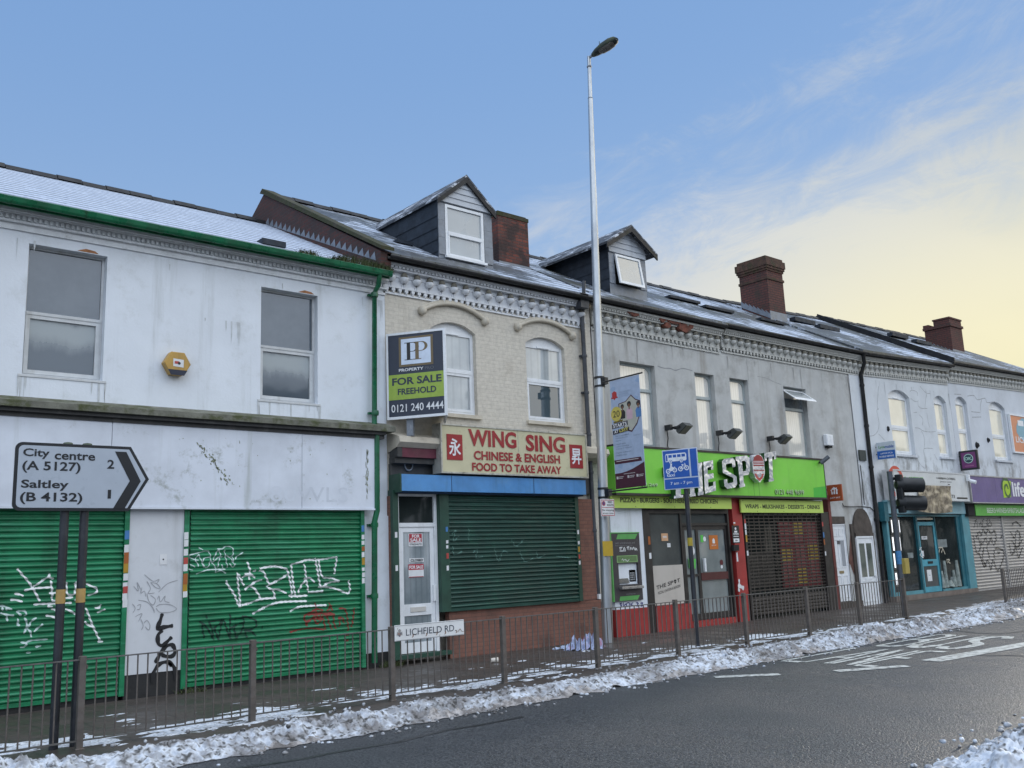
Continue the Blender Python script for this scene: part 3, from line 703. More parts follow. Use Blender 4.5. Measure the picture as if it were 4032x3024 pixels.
def dormer(parent, x0, x1, zb, ze, za, win, roofm, glass, tilt=0., ov=.14, y=14.5, ze_off=7.27, over=.18):
    """gabled dormer standing just behind the eaves; win = (x0, x1, z0, z1)"""
    yb = lambda z: 13.8+(z-ze_off)/.564
    b = MB(); wx0, wx1, wz0, wz1 = win
    wall_mesh(b, x0, x1, zb, ze, [(wx0, wx1, wz0, wz1)], y, .08)
    n = 3                                             # lead soakers dressed down each side of the window
    for xa, xb in ((x0, wx0-.01), (wx1+.01, x1)):
        for i in range(n):
            z0_ = wz0+(wz1-wz0)*i/n; z1_ = wz0+(wz1-wz0)*(i+1)/n; b.box(xa+.004, xb-.004, y-.022+.004*i, y-.001, z0_+.006, z1_)
    d = b.build('dormer', LEAD, parent)
    zr0 = ze_off+.564*(y-13.8)
    for xs in (x0, x1):
        s = 1 if xs == x0 else -1; ch = MB()
        ch.add([(xs, y, zr0-.05), (xs, yb(ze)+.1, ze), (xs, y, ze)], [(0,2,1) if s > 0 else (0,1,2)])
        rows = 5
        for i in range(1, rows):                      # courses of hung slates
            z = zr0+(ze-zr0)*(i-.5)/rows; ch.add([(xs-s*.012, y+.002, z), (xs-s*.012, max(y+.05, yb(z)), z), (xs-s*.001, max(y+.05, yb(z)), z+.2), (xs-s*.001, y+.002, z+.2)], [(0,3,2,1) if s > 0 else (0,1,2,3)])
        ch.build('cheek', SLATE_HUNG, d)
    gm = MB(); cx = (x0+x1)/2; rows = 5; zgb = wz1+.035
    for i in range(rows):                             # lapped gable boards
        za_, zb_ = zgb+(za-zgb)*i/rows, zgb+(za-zgb)*(i+1)/rows+.012
        hw = lambda z: max(.001, (x1-x0)/2*(1-max(0, z-ze)/(za-ze)))
        gm.add([(cx-hw(za_)-.0, y-.045, za_), (cx+hw(za_), y-.045, za_), (cx+hw(zb_), y-.025, zb_), (cx-hw(zb_), y-.025, zb_), (cx-hw(za_), y, za_), (cx+hw(za_), y, za_)], [(0,1,2,3), (4,5,1,0)])
    gm.build('gable_board', GABLE_BOARD, d)
    rm = MB(); sl = (za-ze)/((x1-x0)/2); xo = ov
    for s in (-1, 1):
        xe = cx+s*((x1-x0)/2+xo); zl = ze-sl*xo; yf = y-over
        top = [(cx, yf, za+.05), (xe, yf, zl+.05), (xe, yb(zl)+.3, zl+.05), (cx, yb(za)+.3, za+.05)]; bot = [(a, c, e-.055) for a, c, e in top]
        F = [(0,1,2,3), (7,6,5,4), (0,4,5,1), (1,5,6,2), (2,6,7,3), (3,7,4,0)]
        rm.add(top+bot, F if s < 0 else [f[::-1] for f in F])
        for (pa, pb) in (((cx, za-.008), (xe, zl-.008)),):     # bargeboard
            rm.add([(pa[0], yf+.004, pa[1]), (pb[0], yf+.004, pb[1]), (pb[0], yf+.004, pb[1]-.10), (pa[0], yf+.004, pa[1]-.12), (pa[0], yf+.04, pa[1]), (pb[0], yf+.04, pb[1]), (pb[0], yf+.04, pb[1]-.10), (pa[0], yf+.04, pa[1]-.12)], [(0,1,2,3), (7,6,5,4), (3,2,6,7), (1,5,6,2)], 1)
    rm.build('dormer_roof', [DORMER_SLATES, BLACK_GUTTER], d)
    fr = MB(); f = .06; yy = y-.02; zm = wz0+(wz1-wz0)*.44
    if tilt:                                          # top-hung light pushed open at the bottom
        T = lambda x, z, o=0: (x, yy-.03-o-(wz1-z)*math.tan(tilt), z)
        def bar(xa, xb, za_, zb_): fr.add([T(xa,za_), T(xb,za_), T(xb,zb_), T(xa,zb_), T(xa,za_,-.04), T(xb,za_,-.04), T(xb,zb_,-.04), T(xa,zb_,-.04)], [(0,1,2,3), (7,6,5,4), (0,4,5,1), (2,6,7,3), (1,5,6,2), (0,3,7,4)])
        bar(wx0, wx0+f, wz0, wz1); bar(wx1-f, wx1, wz0, wz1); bar(wx0+f, wx1-f, wz0, wz0+f); bar(wx0+f, wx1-f, wz1-f, wz1)
        fr.build('window_frame', UPVC, d)
        p = MB(); p.add([T(wx0+f,wz0+f,-.02), T(wx1-f,wz0+f,-.02), T(wx1-f,wz1-f,-.02), T(wx0+f,wz1-f,-.02)], [(0,1,2,3)]); p.build('pane', glass, d)
    else:
        fr.box(wx0, wx0+f, yy, yy+.06, wz0, wz1); fr.box(wx1-f, wx1, yy, yy+.06, wz0, wz1); fr.box(wx0+f, wx1-f, yy, yy+.06, wz0, wz0+f); fr.box(wx0+f, wx1-f, yy, yy+.06, wz1-f, wz1); fr.box(wx0+f, wx1-f, yy-.015, yy+.06, zm-.04, zm+.04)
        fr.box(wx0+f, wx0+f+.035, yy-.01, yy+.05, wz0+f, zm-.04); fr.box(wx1-f-.035, wx1-f, yy-.01, yy+.05, wz0+f, zm-.04); fr.box(wx0-.03, wx1+.03, yy-.06, yy-.001, wz0-.05, wz0)
        fr.build('window_frame', UPVC, d)
        MB().box(wx0+f, wx1-f, yy+.03, yy+.036, zm+.04, wz1-f).build('pane', glass, d); MB().box(wx0+f+.035, wx1-f-.035, yy+.025, yy+.031, wz0+f, zm-.04).build('pane', glass, d)
    MB().box(wx0-.01, wx1+.01, y+.082, y+.1, wz0-.02, wz1+.02).build('backing', flat_black, d)
    return d
def shell(b, x0, x1, z1, zg, m=0, y0=WY+.16, y1=22.9):
    """closed back and sides, so that no light leaks through the building"""
    b.quad((x0,y0,zg), (x0,y1,zg), (x0,y1,z1), (x0,y0,z1), m); b.quad((x1,y0,zg), (x1,y0,z1), (x1,y1,z1), (x1,y1,zg), m); b.quad((x0,y1,zg), (x1,y1,zg), (x1,y1,z1), (x0,y1,z1), m)
    b.quad((x0,y0,zg), (x0,y0,z1), (x1,y0,z1), (x1,y0,zg), m)
def stickers(parent, x, y, items, w=.05, name='stickers'):
    """paper stickers down a post: items = (z, height, material index)"""
    b = MB()
    for i, (z, h, k) in enumerate(items):
        o = .008*math.sin(i*3.1); b.flat([(x-w/2+o, z), (x+w/2+o, z+.004), (x+w/2+o, z+h), (x-w/2+o, z+h-.004)], y-.0015*(i%2), k)
    return b.build(name, [PAPER, ORANGE_PAPER, AMBER_PAPER, BLUE_PAPER, RED_PAPER], parent)
PAPER = flat_mat('white paper', (.68,.69,.70), .6); ORANGE_PAPER = flat_mat('orange paper', (.35,.10,.02), .6); AMBER_PAPER = flat_mat('amber paper', (.42,.24,.02), .6); BLUE_PAPER = flat_mat('blue paper', (.05,.18,.42), .6); RED_PAPER = flat_mat('red paper', (.42,.06,.05), .6)
SPRAY_WHITE = flat_mat('white spray paint', (.74,.76,.76), .6); SPRAY_BLACK = flat_mat('black spray paint', (.012,.012,.014), .45); SPRAY_RED = flat_mat('dull red spray paint', (.22,.035,.025), .55); SPRAY_GREY = flat_mat('thin grey marker', (.34,.35,.37), .7); SPRAY_BLUE = flat_mat('dark blue marker', (.03,.03,.18), .5)
def drips(parent, spans, m, seed, length=.5, Y=WY):
    """thin vertical run-off marks below sills and mouldings: spans = (x0, x1, top z, count)"""
    b = MB(); rnd = random.Random(seed)
    for x0, x1, z, n in spans:
        for i in range(n):
            x = rnd.choice((rnd.uniform(x0, x1), x0+abs(rnd.gauss(0, .06)), x1-abs(rnd.gauss(0, .06)))); L = length*rnd.uniform(.15, 1.)**1.5; w = rnd.uniform(.004, .02)
            b.flat([(x-w, z), (x+w, z), (x+w*.7+rnd.uniform(-.004,.004), z-L*.6), (x+rnd.uniform(-.006,.006), z-L), (x-w*.6, z-L*.55)][::-1], Y-.0022-.0002*i)
    return b.build('run_off_stain', m, parent)
def tags(parent, z, strokes, w, yfun, m, Y=WY, name='graffiti', step=.02):
    """strokes measured on the photo, painted on the surface at depth Y"""
    b = MB()
    for k in strokes:
        b.stroke([on_wall(z, x, y, Y) for x, y in k], w, yfun, step=step)
    return b.build(name, m, parent)
# ---------------------------------------------------------------- white painted shop with green shutters
X0 = -4.5
SASH = mat('grey white painted sash', (.56,.575,.58), .5, .08, 5, streak=((.26,.24,.20), 6, .52, .78, .6), dirt=((.30,.29,.27), 8, .58, .76, .5))
def _fog_reflect():  # condensation; the darker bottom is painted in place of mirrored trees
    t = NT('condensed lower pane with painted reflection'); g = t.n('ShaderNodeSeparateXYZ'); t.L.new(t.tc.outputs['Generated'], g.inputs[0])
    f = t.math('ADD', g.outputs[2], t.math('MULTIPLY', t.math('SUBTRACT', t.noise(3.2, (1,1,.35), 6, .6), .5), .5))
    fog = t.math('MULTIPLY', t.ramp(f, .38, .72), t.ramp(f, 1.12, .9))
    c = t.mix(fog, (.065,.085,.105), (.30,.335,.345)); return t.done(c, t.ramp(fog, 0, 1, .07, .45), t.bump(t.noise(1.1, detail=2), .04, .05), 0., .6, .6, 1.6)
GLASS_FOG_REFLECT = _fog_reflect()
lb = thing('shop_building', (2.5, WY, gz(3)), 'white painted two-storey shop with green roller shutters, green gutter and a snow covered roof', 'building')
w1 = rect('P', WY+.02, (114,957), (421,1014), (402,1503), (84,1470)); w2 = rect('P', WY+.02, (1027,1128), (1250,1168), (1247,1592), (1022,1572))
b = MB(); wall_mesh(b, X0, 9.05, 2.5, 6.62, [w1, w2]); shell(b, X0, 9.04, 6.9, gz(3)-.3, 0, WY+.30)
b.box(8.52, 9.049, WY-.035, WY+.2, gz(9)+.24, 2.499)
b.build('wall', WHITE, lb)
for w in (w1, w2): window(lb, *w, GLASS_FROST, fr=.035, y=WY+.12, vent=False, low_inset=.055, frame=SASH, sill=False, glass2=GLASS_FOG_REFLECT)
for (x_, z_) in (((w1[0]*.25+w1[1]*.75), w1[3]+.012), ((w2[0]*.2+w2[1]*.8), w2[3]+.012)):
    k = MB(); k.flat([(x_-.16, z_), (x_+.14, z_), (x_+.09, z_+.035), (x_-.04, z_+.05), (x_-.12, z_+.02)], WY-.003); k.build('rust_stain', mat('rust stain', (.36,.16,.07), .9, .3, 20), lb)
for w in (w1, w2):
    k = MB(); k.box(w[0]-.05, w[1]+.05, WY-.012, WY+.10, w[2]-.035, w[2]-.004); k.build('sill', SASH, lb)
    k = MB()
    for xx in (w[0]-.02, w[1]+.03): k.stroke([(xx, w[2]-.05), (xx+.01, w[2]-.32)], .010, lambda z: WY-.003, step=.05)
    k.build('crack', CRACK, lb)
c = MB()                                             # plain string courses with a dentil row
zc = on_wall('A', 0, 290, WY-.1)[1]
c.box(X0, 9.05, WY-.15, WY+.02, zc-.11, zc+.03); c.box(X0, 9.05, WY-.115, WY+.02, zc-.135, zc-.11); c.box(X0, 9.05, WY-.045, WY+.02, zc-.22, zc-.135)
n = int((9.05-X0)/.072)
for i in range(n):
    x = X0+(i+.5)*.072; c.box(x-.020, x+.020, WY-.078, WY-.045, zc-.205, zc-.14)
c.box(X0, 9.05, WY-.085, WY+.02, zc-.25, zc-.22); c.box(X0, 9.05, WY-.03, WY+.02, zc-.345, zc-.25)
c.build('cornice', WHITE_TRIM, lb)
SNOWROOF = slate_roof('slate roof under thin snow', .92, 1)
rf = roof(lb, X0, 9.05, 6.84, 9.22, SNOWROOF, ye=13.70)
s = MB(); s.box(6.72, 7.15, 14.12, 14.35, 7.07, 7.17); s.build('slipped_slate', SLATE_HUNG, rf)
gutter(lb, X0, 8.98, 6.735, GREEN_GLOSS, y=13.66, r=.046, square=True)
dp = MB(); Y1 = 13.70
P = lambda z, x, y, Y: (on_wall(z, x, y, Y)[0], Y, on_wall(z, x, y, Y)[1])
dp.tube([(P('Z3',396,50,13.72)[0], 13.68, 6.76), P('Z3',395,150,13.72), P('Z3',362,215,13.88), P('Z3',362,1310,13.88)], .045, 10)
dp.tube([P('Z3',380,1345,13.80), P('Z4',340,300,13.80), P('Z4',322,375,13.84), P('Z4',322,1400,13.86)], .05, 10)
for z, x, y in (('Z3',362,230), ('Z3',368,1195), ('Z4',322,400), ('Z4',322,915)):
    p = P(z, x, y, 13.86); dp.lathe([(.062, p[2]-.04), (.066, p[2]), (.062, p[2]+.04)], p[0], p[1], 12); dp.box(p[0]-.09, p[0]+.09, 13.92, 13.97, p[2]-.02, p[2]+.02)
dp.build('drainpipe', GREEN_GLOSS, lb)
drips(lb, [(w1[0]-.05, w1[1]+.05, w1[2]-.04, 16), (w2[0]-.05, w2[1]+.05, w2[2]-.04, 16), (X0, 9.0, 6.38, 18), (5.7, 6.3, 5.6, 10)], DRIP_W, 3, .45)
# moss covered ledge over the shop
z_t = on_wall('P', 0, 1548, 13.7)[1]; z_r = on_wall('P', 1500, 1690, 13.7)[1]; zl = (z_t+z_r)/2
lg = MB(); lg.prism_x([(WY+.02, zl+.10), (WY+.02, zl-.1), (13.66, zl-.1), (13.66, zl-.015), (13.7, zl+.0)][::-1], X0, 9.02); lg.build('ledge', MOSS, lb)
lg = MB(); lg.box(X0, 8.86, 13.72, WY+.02, zl-.155, zl-.101); lg.box(X0, 8.86, 13.78, WY+.02, zl-.215, zl-.156); lg.build('ledge_moulding', DARK_WOOD, lb)
# fascia boards, joints left open
FYL = 13.80; zb = (on_wall('P', 560, 1996, FYL)[1]+on_wall('P', 1485, 2016, FYL)[1])/2
xj = [X0, on_wall('P', 440, 1750, FYL)[0], on_wall('R3', 570, 300, FYL)[0], on_wall('R3', 914, 300, FYL)[0]]
f = MB()
for a, c_ in zip(xj, xj[1:]): f.box(a+.004, c_-.004, FYL, FYL+.10, zb+.03, zl-.216)
f.box(X0, xj[-1], FYL-.02, FYL+.1, zb, zb+.028)
fb = f.build('fascia_board', BOARD, lb)
g = MB()                                             # algae blot, scrapes and the ghost of removed letters
G = lambda *p: [on_wall('R3', x, y, FYL) for x, y in p]
yy = lambda z: FYL-.004
rnd = random.Random(5)
for i in range(70):
    t = i/70; x, y = 95+145*t+rnd.gauss(0, 7), 175+175*t+rnd.gauss(0, 9); g.stroke(G((x, y), (x+rnd.uniform(1,9), y+rnd.uniform(2,14))), rnd.uniform(.008,.028), yy)
for i in range(40):
    x, y = 868+rnd.gauss(0, 3), 190+rnd.uniform(0, 220); g.stroke(G((x, y), (x+1, y+rnd.uniform(8,30))), .010, yy)
for i in range(26):
    x, y = rnd.uniform(0, 900), rnd.uniform(130, 440); g.stroke(G((x, y), (x+rnd.uniform(-3,6), y+rnd.uniform(2,8))), rnd.uniform(.006,.02), yy)
g.build('stain', mat('algae stain', (.22,.24,.16), .8, .3, 12), fb)
gl = MB(); p0, p1 = G((425,365), (780,440)); gl.text('80WLS', p0[0], p1[0], p1[1], p0[1], FYL-.002, .0)
gl.build('letter_ghost', mat('letter ghost', (.565,.605,.67), .6), fb)
# shutters, guide rails, boarded pillar
SY = 13.93
zt = zb+.0
r2 = rect('R3', SY, (52,480), (838,485), (835,1215), (48,1310)); r1x = on_wall('R2', 560, 900, SY)[0]
zs0 = gz(6)+.0
sh2, sf2 = shutter(lb, 'roller_shutter', r2[0], r2[1], zs0+.12, zb+.02, SY, SHUT_GREEN)
sh1, sf1 = shutter(lb, 'roller_shutter', X0, r1x-.02, zs0+.12, zb+.02, SY, SHUT_GREEN)
xg = [on_wall('Z2', x, 800, SY-.03)[0] for x in (165, 205, 660, 700)]
xr = [r2[1], r2[1]+.07]
for a, c_ in ((xg[0], xg[1]), (xg[2], xg[3]), tuple(xr)): gr = MB().box(a, c_, SY-.05, SY+.06, zs0+.05, zb-.003).build('guide_rail', SHUT_GREEN, lb)
pil = MB(); pil.box(xg[1]+.002, xg[2]-.002, SY-.03, SY+.08, zs0+.32, zb-.003); pl = pil.build('pillar', mat('boarded white pillar', (.60,.62,.65), .5, .05, 2, streak=((.36,.37,.37), 3, .5, .75, .5), dirt=((.35,.35,.34), 2, .55, .75, .4)), lb)
MB().box(xg[1], xg[2], SY-.02, SY+.08, zs0-.02, zs0+.318).box(8.53, 9.04, WY-.03, WY+.1, zs0-.02, zs0+.255).box(X0, r1x, SY+.02, SY+.1, zs0-.05, zs0+.07).box(r2[0]-.1, r2[1]+.08, SY+.02, SY+.1, zs0-.05, zs0+.07).build('plinth', mat('black bitumen plinth', (.015,.015,.016), .6, .3, 5, dirt=((.08,.075,.07), 4, .55, .75, .5)), lb)
bx = on_wall('Z2', 503, 462, SY-.03)
MB().box(bx[0]-.052, bx[0]+.052, SY-.032, SY-.036, bx[1]-.075, bx[1]+.075).build('notice', PAPER, pl); MB().disc(bx[0], bx[1], .012, SY-.038, 8).build('notice_print', SPRAY_BLACK, pl)
py = lambda z: SY-.034
tags(pl, 'Z2', [[(497,903),(480,960),(455,1030),(500,1018),(585,1003)], [(500,1040),(462,1080),(465,1150),(500,1165),(540,1130),(575,1095)], [(440,1310),(470,1250),(520,1180),(575,1160),(600,1210),(580,1250),(530,1255),(490,1240)], [(418,1475),(425,1390),(470,1320),(540,1300),(590,1340),(605,1410),(605,1450)], [(545,1305),(575,1335)]], .055, py, SPRAY_BLACK, SY-.034)
tags(pl, 'Z2', [[(262,680),(300,720),(290,650),(320,710)], [(330,690),(320,740),(350,720),(360,765)], [(370,640),(400,700),(380,740),(435,735)], [(350,585),(420,640),(470,625),(450,660)], [(400,650),(440,690),(480,700),(450,660),(400,650)], [(465,730),(540,660),(625,632)], [(370,740),(385,800),(420,835),(440,790),(400,755)], [(300,795),(370,810),(420,860),(432,900)], [(455,790),(470,760),(480,810),(520,760),(515,800),(555,815)], [(445,850),(480,830),(560,832),(612,865),(570,890),(480,895),(445,860)], [(250,825),(275,860),(255,900)], [(290,840),(320,830),(310,870),(290,870)], [(275,930),(330,905),(300,970)], [(320,950),(340,1000),(325,1040)], [(345,985),(370,960),(395,1000),(385,1040),(355,1010)]], .011, py, SPRAY_GREY, SY-.034)
tags(sh2, 'G1', [[(498,575),(525,640),(570,700),(610,770),(640,850),(665,905)], [(640,480),(645,580),(655,690),(668,780),(675,905)], [(650,500),(690,580),(718,640)], [(760,350),(785,420),(795,470),(780,570)], [(725,500),(790,500),(860,545)], [(830,465),(870,455)], [(700,545),(740,520),(830,515)], [(940,570),(870,590),(800,635),(725,695)], [(790,640),(850,680),(895,745),(930,810)], [(690,880),(780,860),(930,805),(1110,795)], [(910,430),(1100,405),(1250,440)], [(905,455),(960,470),(990,540),(1030,625)], [(1250,440),(1255,500),(1140,575),(1030,630),(1000,660)], [(1010,665),(1070,690),(1140,690),(1240,735)], [(1075,690),(1090,740),(1100,795)], [(1250,440),(1280,560),(1305,700),(1300,790)], [(1298,385),(1310,500),(1325,620),(1345,740),(1380,785)], [(1295,385),(1400,355),(1500,325),(1620,325),(1860,290)], [(1460,375),(1475,480),(1490,600),(1510,700)], [(1500,550),(1430,630),(1380,730)], [(1455,555),(1535,550),(1585,605)], [(1590,300),(1615,420),(1640,560),(1660,660)], [(1635,330),(1660,480),(1690,545)], [(1690,545),(1800,550),(1890,590)], [(1890,590),(1780,600),(1700,640),(1670,670)], [(1625,660),(1750,660),(1860,685),(1990,735),(2020,690),(2003,575)], [(1860,290),(1850,370),(1835,440),(1835,500)], [(1500,720),(1600,715),(1690,705)], [(1270,765),(1380,770),(1500,760)], [(825,990),(930,930),(1060,870),(1200,840),(1490,830)], [(1285,960),(1380,905),(1500,890),(1730,880)]], .030, sf2, SPRAY_WHITE, SY-.02, step=.011)
tags(sh2, 'G1', [[(35,270),(140,245),(240,218),(290,220)], [(170,175),(215,205)], [(40,285),(110,320),(160,330)], [(160,260),(120,330),(155,370),(155,410)], [(160,255),(200,340),(225,420)], [(290,220),(310,300),(290,390),(250,420),(215,370),(230,310),(300,290)], [(310,330),(350,390),(385,440)], [(415,185),(370,260),(340,330)], [(330,360),(400,300),(460,285)], [(400,190),(430,250),(415,330),(395,420)], [(440,380),(470,430)], [(385,190),(450,190),(500,160),(570,170),(590,240),(560,290)], [(480,200),(495,300),(520,420)], [(500,270),(550,300),(600,380)], [(580,280),(590,340),(600,400),(575,410),(540,370)], [(715,230),(650,270),(605,320)], [(600,380),(620,375)], [(135,500),(230,460),(300,445),(490,440)], [(370,450),(375,480),(430,455),(505,490)], [(60,380),(120,415)], [(40,435),(95,450)]], .016, sf2, flat_mat('thin white spray paint', (.55,.66,.64), .6), SY-.02, step=.011)
tags(sh2, 'G1', [[(175,1075),(205,1110),(215,1200),(235,1290)], [(200,1090),(260,1150),(310,1230),(350,1310)], [(290,1090),(330,1180),(345,1300)], [(290,1085),(380,1070),(460,1060)], [(460,1060),(400,1130),(350,1160)], [(460,1060),(430,1180),(405,1310)], [(350,1160),(380,1230),(405,1310)], [(470,1050),(500,1150),(550,1290)], [(550,1050),(550,1180),(555,1300)], [(550,1060),(640,1045),(720,1040)], [(560,1160),(660,1110),(720,1100)], [(600,1150),(610,1220),(630,1290)], [(720,1020),(715,1120),(690,1200),(620,1290)], [(690,1015),(780,1030),(860,1070),(875,1120),(830,1170),(730,1185)], [(730,1180),(755,1280)], [(750,1190),(820,1210),(865,1260)], [(945,1135),(950,1170)], [(262,1000),(265,1045)], [(552,990),(552,1040)]], .026, sf2, flat_mat('soaked dark spray paint', (.004,.035,.022), .45), SY-.02, step=.011)
tags(sh2, 'G1', [[(1455,1015),(1520,980),(1610,930),(1690,945)], [(1450,1020),(1480,1080),(1540,1060),(1600,1000)], [(1470,1050),(1490,1130),(1510,1060)], [(1595,850),(1600,910)], [(1590,930),(1640,1060),(1660,960)], [(1560,1020),(1620,1110),(1680,1040)], [(1770,850),(1770,920),(1730,950)], [(1790,880),(1800,950)], [(1660,960),(1720,1000),(1830,990)], [(1680,1000),(1700,1080),(1720,1180)], [(1740,1000),(1760,1090),(1800,1180)], [(1830,990),(1820,1080),(1850,1170)], [(1880,925),(1930,920),(1970,950),(1990,1060),(2000,1200)], [(1870,1050),(1920,1030),(1950,1100)], [(1900,1040),(1890,1150)], [(2070,910),(2065,1000),(2040,1150)], [(1280,1215),(1400,1180),(1550,1165),(1700,1180)], [(1950,1310),(2010,1315)], [(1970,1245),(2015,1250)]], .026, sf2, SPRAY_RED, SY-.02, step=.011)
tags(sh2, 'G1', [[(1500,990),(1600,980),(1680,975)], [(1560,1040),(1680,1030)], [(1700,1000),(1780,985),(1830,1000)]], .05, sf2, SPRAY_RED, SY-.02, step=.011)
tags(sh1, 'G2', [[(285,80),(350,160),(430,250),(500,340),(555,430),(605,520),(650,610)], [(390,435),(460,420),(560,400),(860,380)], [(820,160),(790,210),(700,270),(600,340),(545,370)], [(790,215),(880,250)], [(830,270),(845,380),(855,480),(855,600),(950,595)], [(800,480),(960,470)], [(1085,300),(1090,400),(1095,480),(1140,510),(1210,495),(1235,400),(1240,290)], [(1210,320),(1290,320)], [(1410,320),(1480,360),(1570,395),(1590,440),(1530,490),(1430,515)], [(1070,560),(1200,545)], [(1210,595),(1290,580)], [(550,665),(700,655),(900,650),(1070,640),(1180,635)], [(770,690),(860,700)], [(900,690),(950,685)], [(840,740),(900,750),(945,790)], [(1070,735),(1150,770),(1250,830)], [(750,845),(850,860),(920,890)], [(1400,720),(1440,810),(1480,920),(1530,1040),(1590,1170),(1640,1270)], [(1380,940),(1430,990),(1530,1040)], [(1600,1270),(1690,1270)], [(1550,720),(1620,715),(1650,660)], [(1590,800),(1720,740)], [(240,490),(330,500),(380,530)], [(170,590),(260,590),(370,620)]], .026, sf1, SPRAY_WHITE, SY-.02, step=.011)
tags(sh1, 'G2', [[(0,690),(60,690),(150,730),(200,745)], [(40,700),(40,760)], [(100,700),(110,760)], [(10,800),(100,830),(230,845)], [(110,820),(120,940)], [(270,775),(350,850)], [(290,770),(400,770),(430,830),(390,850)], [(290,890),(300,1020)], [(400,880),(440,960),(440,1040),(500,1120),(510,1200)], [(600,880),(530,920),(480,1000),(430,1060),(385,1140)], [(700,980),(620,1050),(550,1110)], [(270,1000),(330,1000)], [(340,1280),(420,1290),(520,1250),(790,1230)], [(330,1365),(400,1355),(440,1300)], [(580,1360),(680,1340)], [(430,1450),(510,1450)]], .024, sf1, flat_mat('thin white spray paint', (.50,.62,.60), .6), SY-.02, step=.011)
zz = lambda y: on_wall('Z2', 200, y, SY-.05)[1]
stickers(gr, (xg[0]+xg[1])/2, SY-.053, [(zz(300),.13,3), (zz(370),.05,0), (zz(425),.11,0), (zz(497),.16,1), (zz(572),.16,2), (zz(635),.10,0), (zz(690),.07,0), (zz(740),.10,4), (zz(797),.10,0), (zz(855),.11,0)], .065)
stickers(gr, (xg[2]+xg[3])/2-.01, SY-.053, [(zz(308),.11,0), (zz(368),.10,0), (zz(445),.10,0), (zz(518),.10,4), (zz(578),.11,0), (zz(690),.16,1), (zz(762),.16,2), (zz(800),.09,0)], .065)
zz4 = lambda y: on_wall('Z4', 232, y, SY-.05)[1]
stickers(gr, sum(xr)/2, SY-.053, [(zz4(450),.11,3), (zz4(505),.08,0), (zz4(545),.07,0), (zz4(590),.08,1), (zz4(635),.09,0), (zz4(690),.12,2), (zz4(735),.06,0), (zz4(780),.08,0), (zz4(825),.09,0)], .055)
# ---------------------------------------------------------------- cream brick takeaway
XA, XB = 9.055, 14.36
cb_ = thing('takeaway_building', (11.7, WY, gz(11)), 'cream painted brick building with a dormer and a closed dark green shutter', 'building')
w2 = rect('P', WY+.02, (2065,1345), (2222,1368), (2231,1668), (2080,1658)); w2 = (w2[0], w2[1], w2[2], on_wall('S1', 255, 882, WY)[1])
w1 = rect('P', WY+.02, (1735,1300), (1868,1302), (1880,1640), (1745,1630)); w1 = (w1[1]-(w2[1]-w2[0])*.97, w1[1], w2[2], w2[3])
AR = .17
b = MB(); TOPC = 6.60
wall_mesh(b, XA, XB-.18, 2.85, TOPC, [w1, w2], zr=None)
for w in (w1, w2): arch_fill(b, w[0], w[1], w[3]-AR, w[3], WY, .12)
b.box(14.02, XB-.002, WY-.06, WY+.2, gz(14)+.1, 2.849)
b.box(XB-.179, XB-.002, WY+.02, WY+.2, 2.85, TOPC+.6)
shell(b, XA+.01, XB-.01, 7.2, gz(11)-.3, 0, WY+.3)
b.build('wall', CREAM_BRICK, cb_)
wn = window(cb_, *w1, GLASS_NET, arch=AR, zm=w1[2]+.85, fr=.065, low_inset=.05, sill_mat=CREAM_STONE)
wn = window(cb_, *w2, GLASS_NET, arch=AR, zm=w2[2]+.86, fr=.065, low_inset=.05, sill_mat=CREAM_STONE, glass2=pane_mat('window glass with painted dark reflection', (.05,.08,.10)))  # lower pane coloured dark to stand for a mirrored building
hm = MB()                                            # hood moulds
for w in (w1, w2):
    cx = (w[0]+w[1])/2; hw = (w[1]-w[0])/2+.22; zs = w[3]+.13; h = .22; rad = (hw*hw+h*h)/(2*h); cz = zs+h-rad; a = math.asin(hw/rad)
    path = [(cx+rad*math.sin(t), WY-.05, cz+rad*math.cos(t)) for t in np.linspace(-a, a, 14)]
    hm.tube(path, .040, 8); hm.tube([(x, WY-.02, z+.05) for x, y, z in path], .03, 6)
    for e in (path[0], path[-1]): hm.lathe([(.01, e[2]-.10), (.07, e[2]-.07), (.085, e[2]), (.06, e[2]+.06), (.01, e[2]+.08)], e[0], WY-.05, 10)
hm.build('hood_mould', CREAM_STONE, cb_)
cornice(cb_, XA-.05, XB-.2, 7.13, 7.12, mat('white painted corbels', (.68,.70,.73), .6, .06, 8, dirt=((.28,.28,.27), 9, .58, .76, .5), bump=.3, bscale=40), pitch=.285)
MB().box(XA-.05, XB+.1, 13.9, WY+.1, 7.135, 7.26).build('eaves_board', DARK_WOOD, cb_)
GREYROOF = slate_roof('slate roof with melting snow', .60, 3, .3)
rf = roof(cb_, XA-.02, XB, 7.22, 9.9, GREYROOF)
MB().box(10.15, 10.55, 15.2, 15.4, 8.08, 8.15).build('slipped_slate', SLATE_HUNG, rf)
gutter(cb_, XA-.1, XB-.05, 7.085, BLACK_GUTTER, y=13.68)
pw = MB()                                            # brick gable edge above the lower roof on the left
pw.prism_x([(13.74, 6.95), (13.74, 7.22), (18.5, 9.90), (22.9, 7.3), (22.9, 6.95)][::-1], XA-.24, XA-.022); pgw = pw.build('gable_wall', RED_BRICK, cb_)
cp = MB(); cp.prism_x([(13.66, 7.235), (13.66, 7.30), (18.5, 10.03), (18.62, 9.95), (18.5, 9.905)][::-1], XA-.28, XA-.0); cp.build('coping', MOSS_BRICK, pgw)
cp = MB(); sl = (9.22-7.0)/(18.5-13.72)
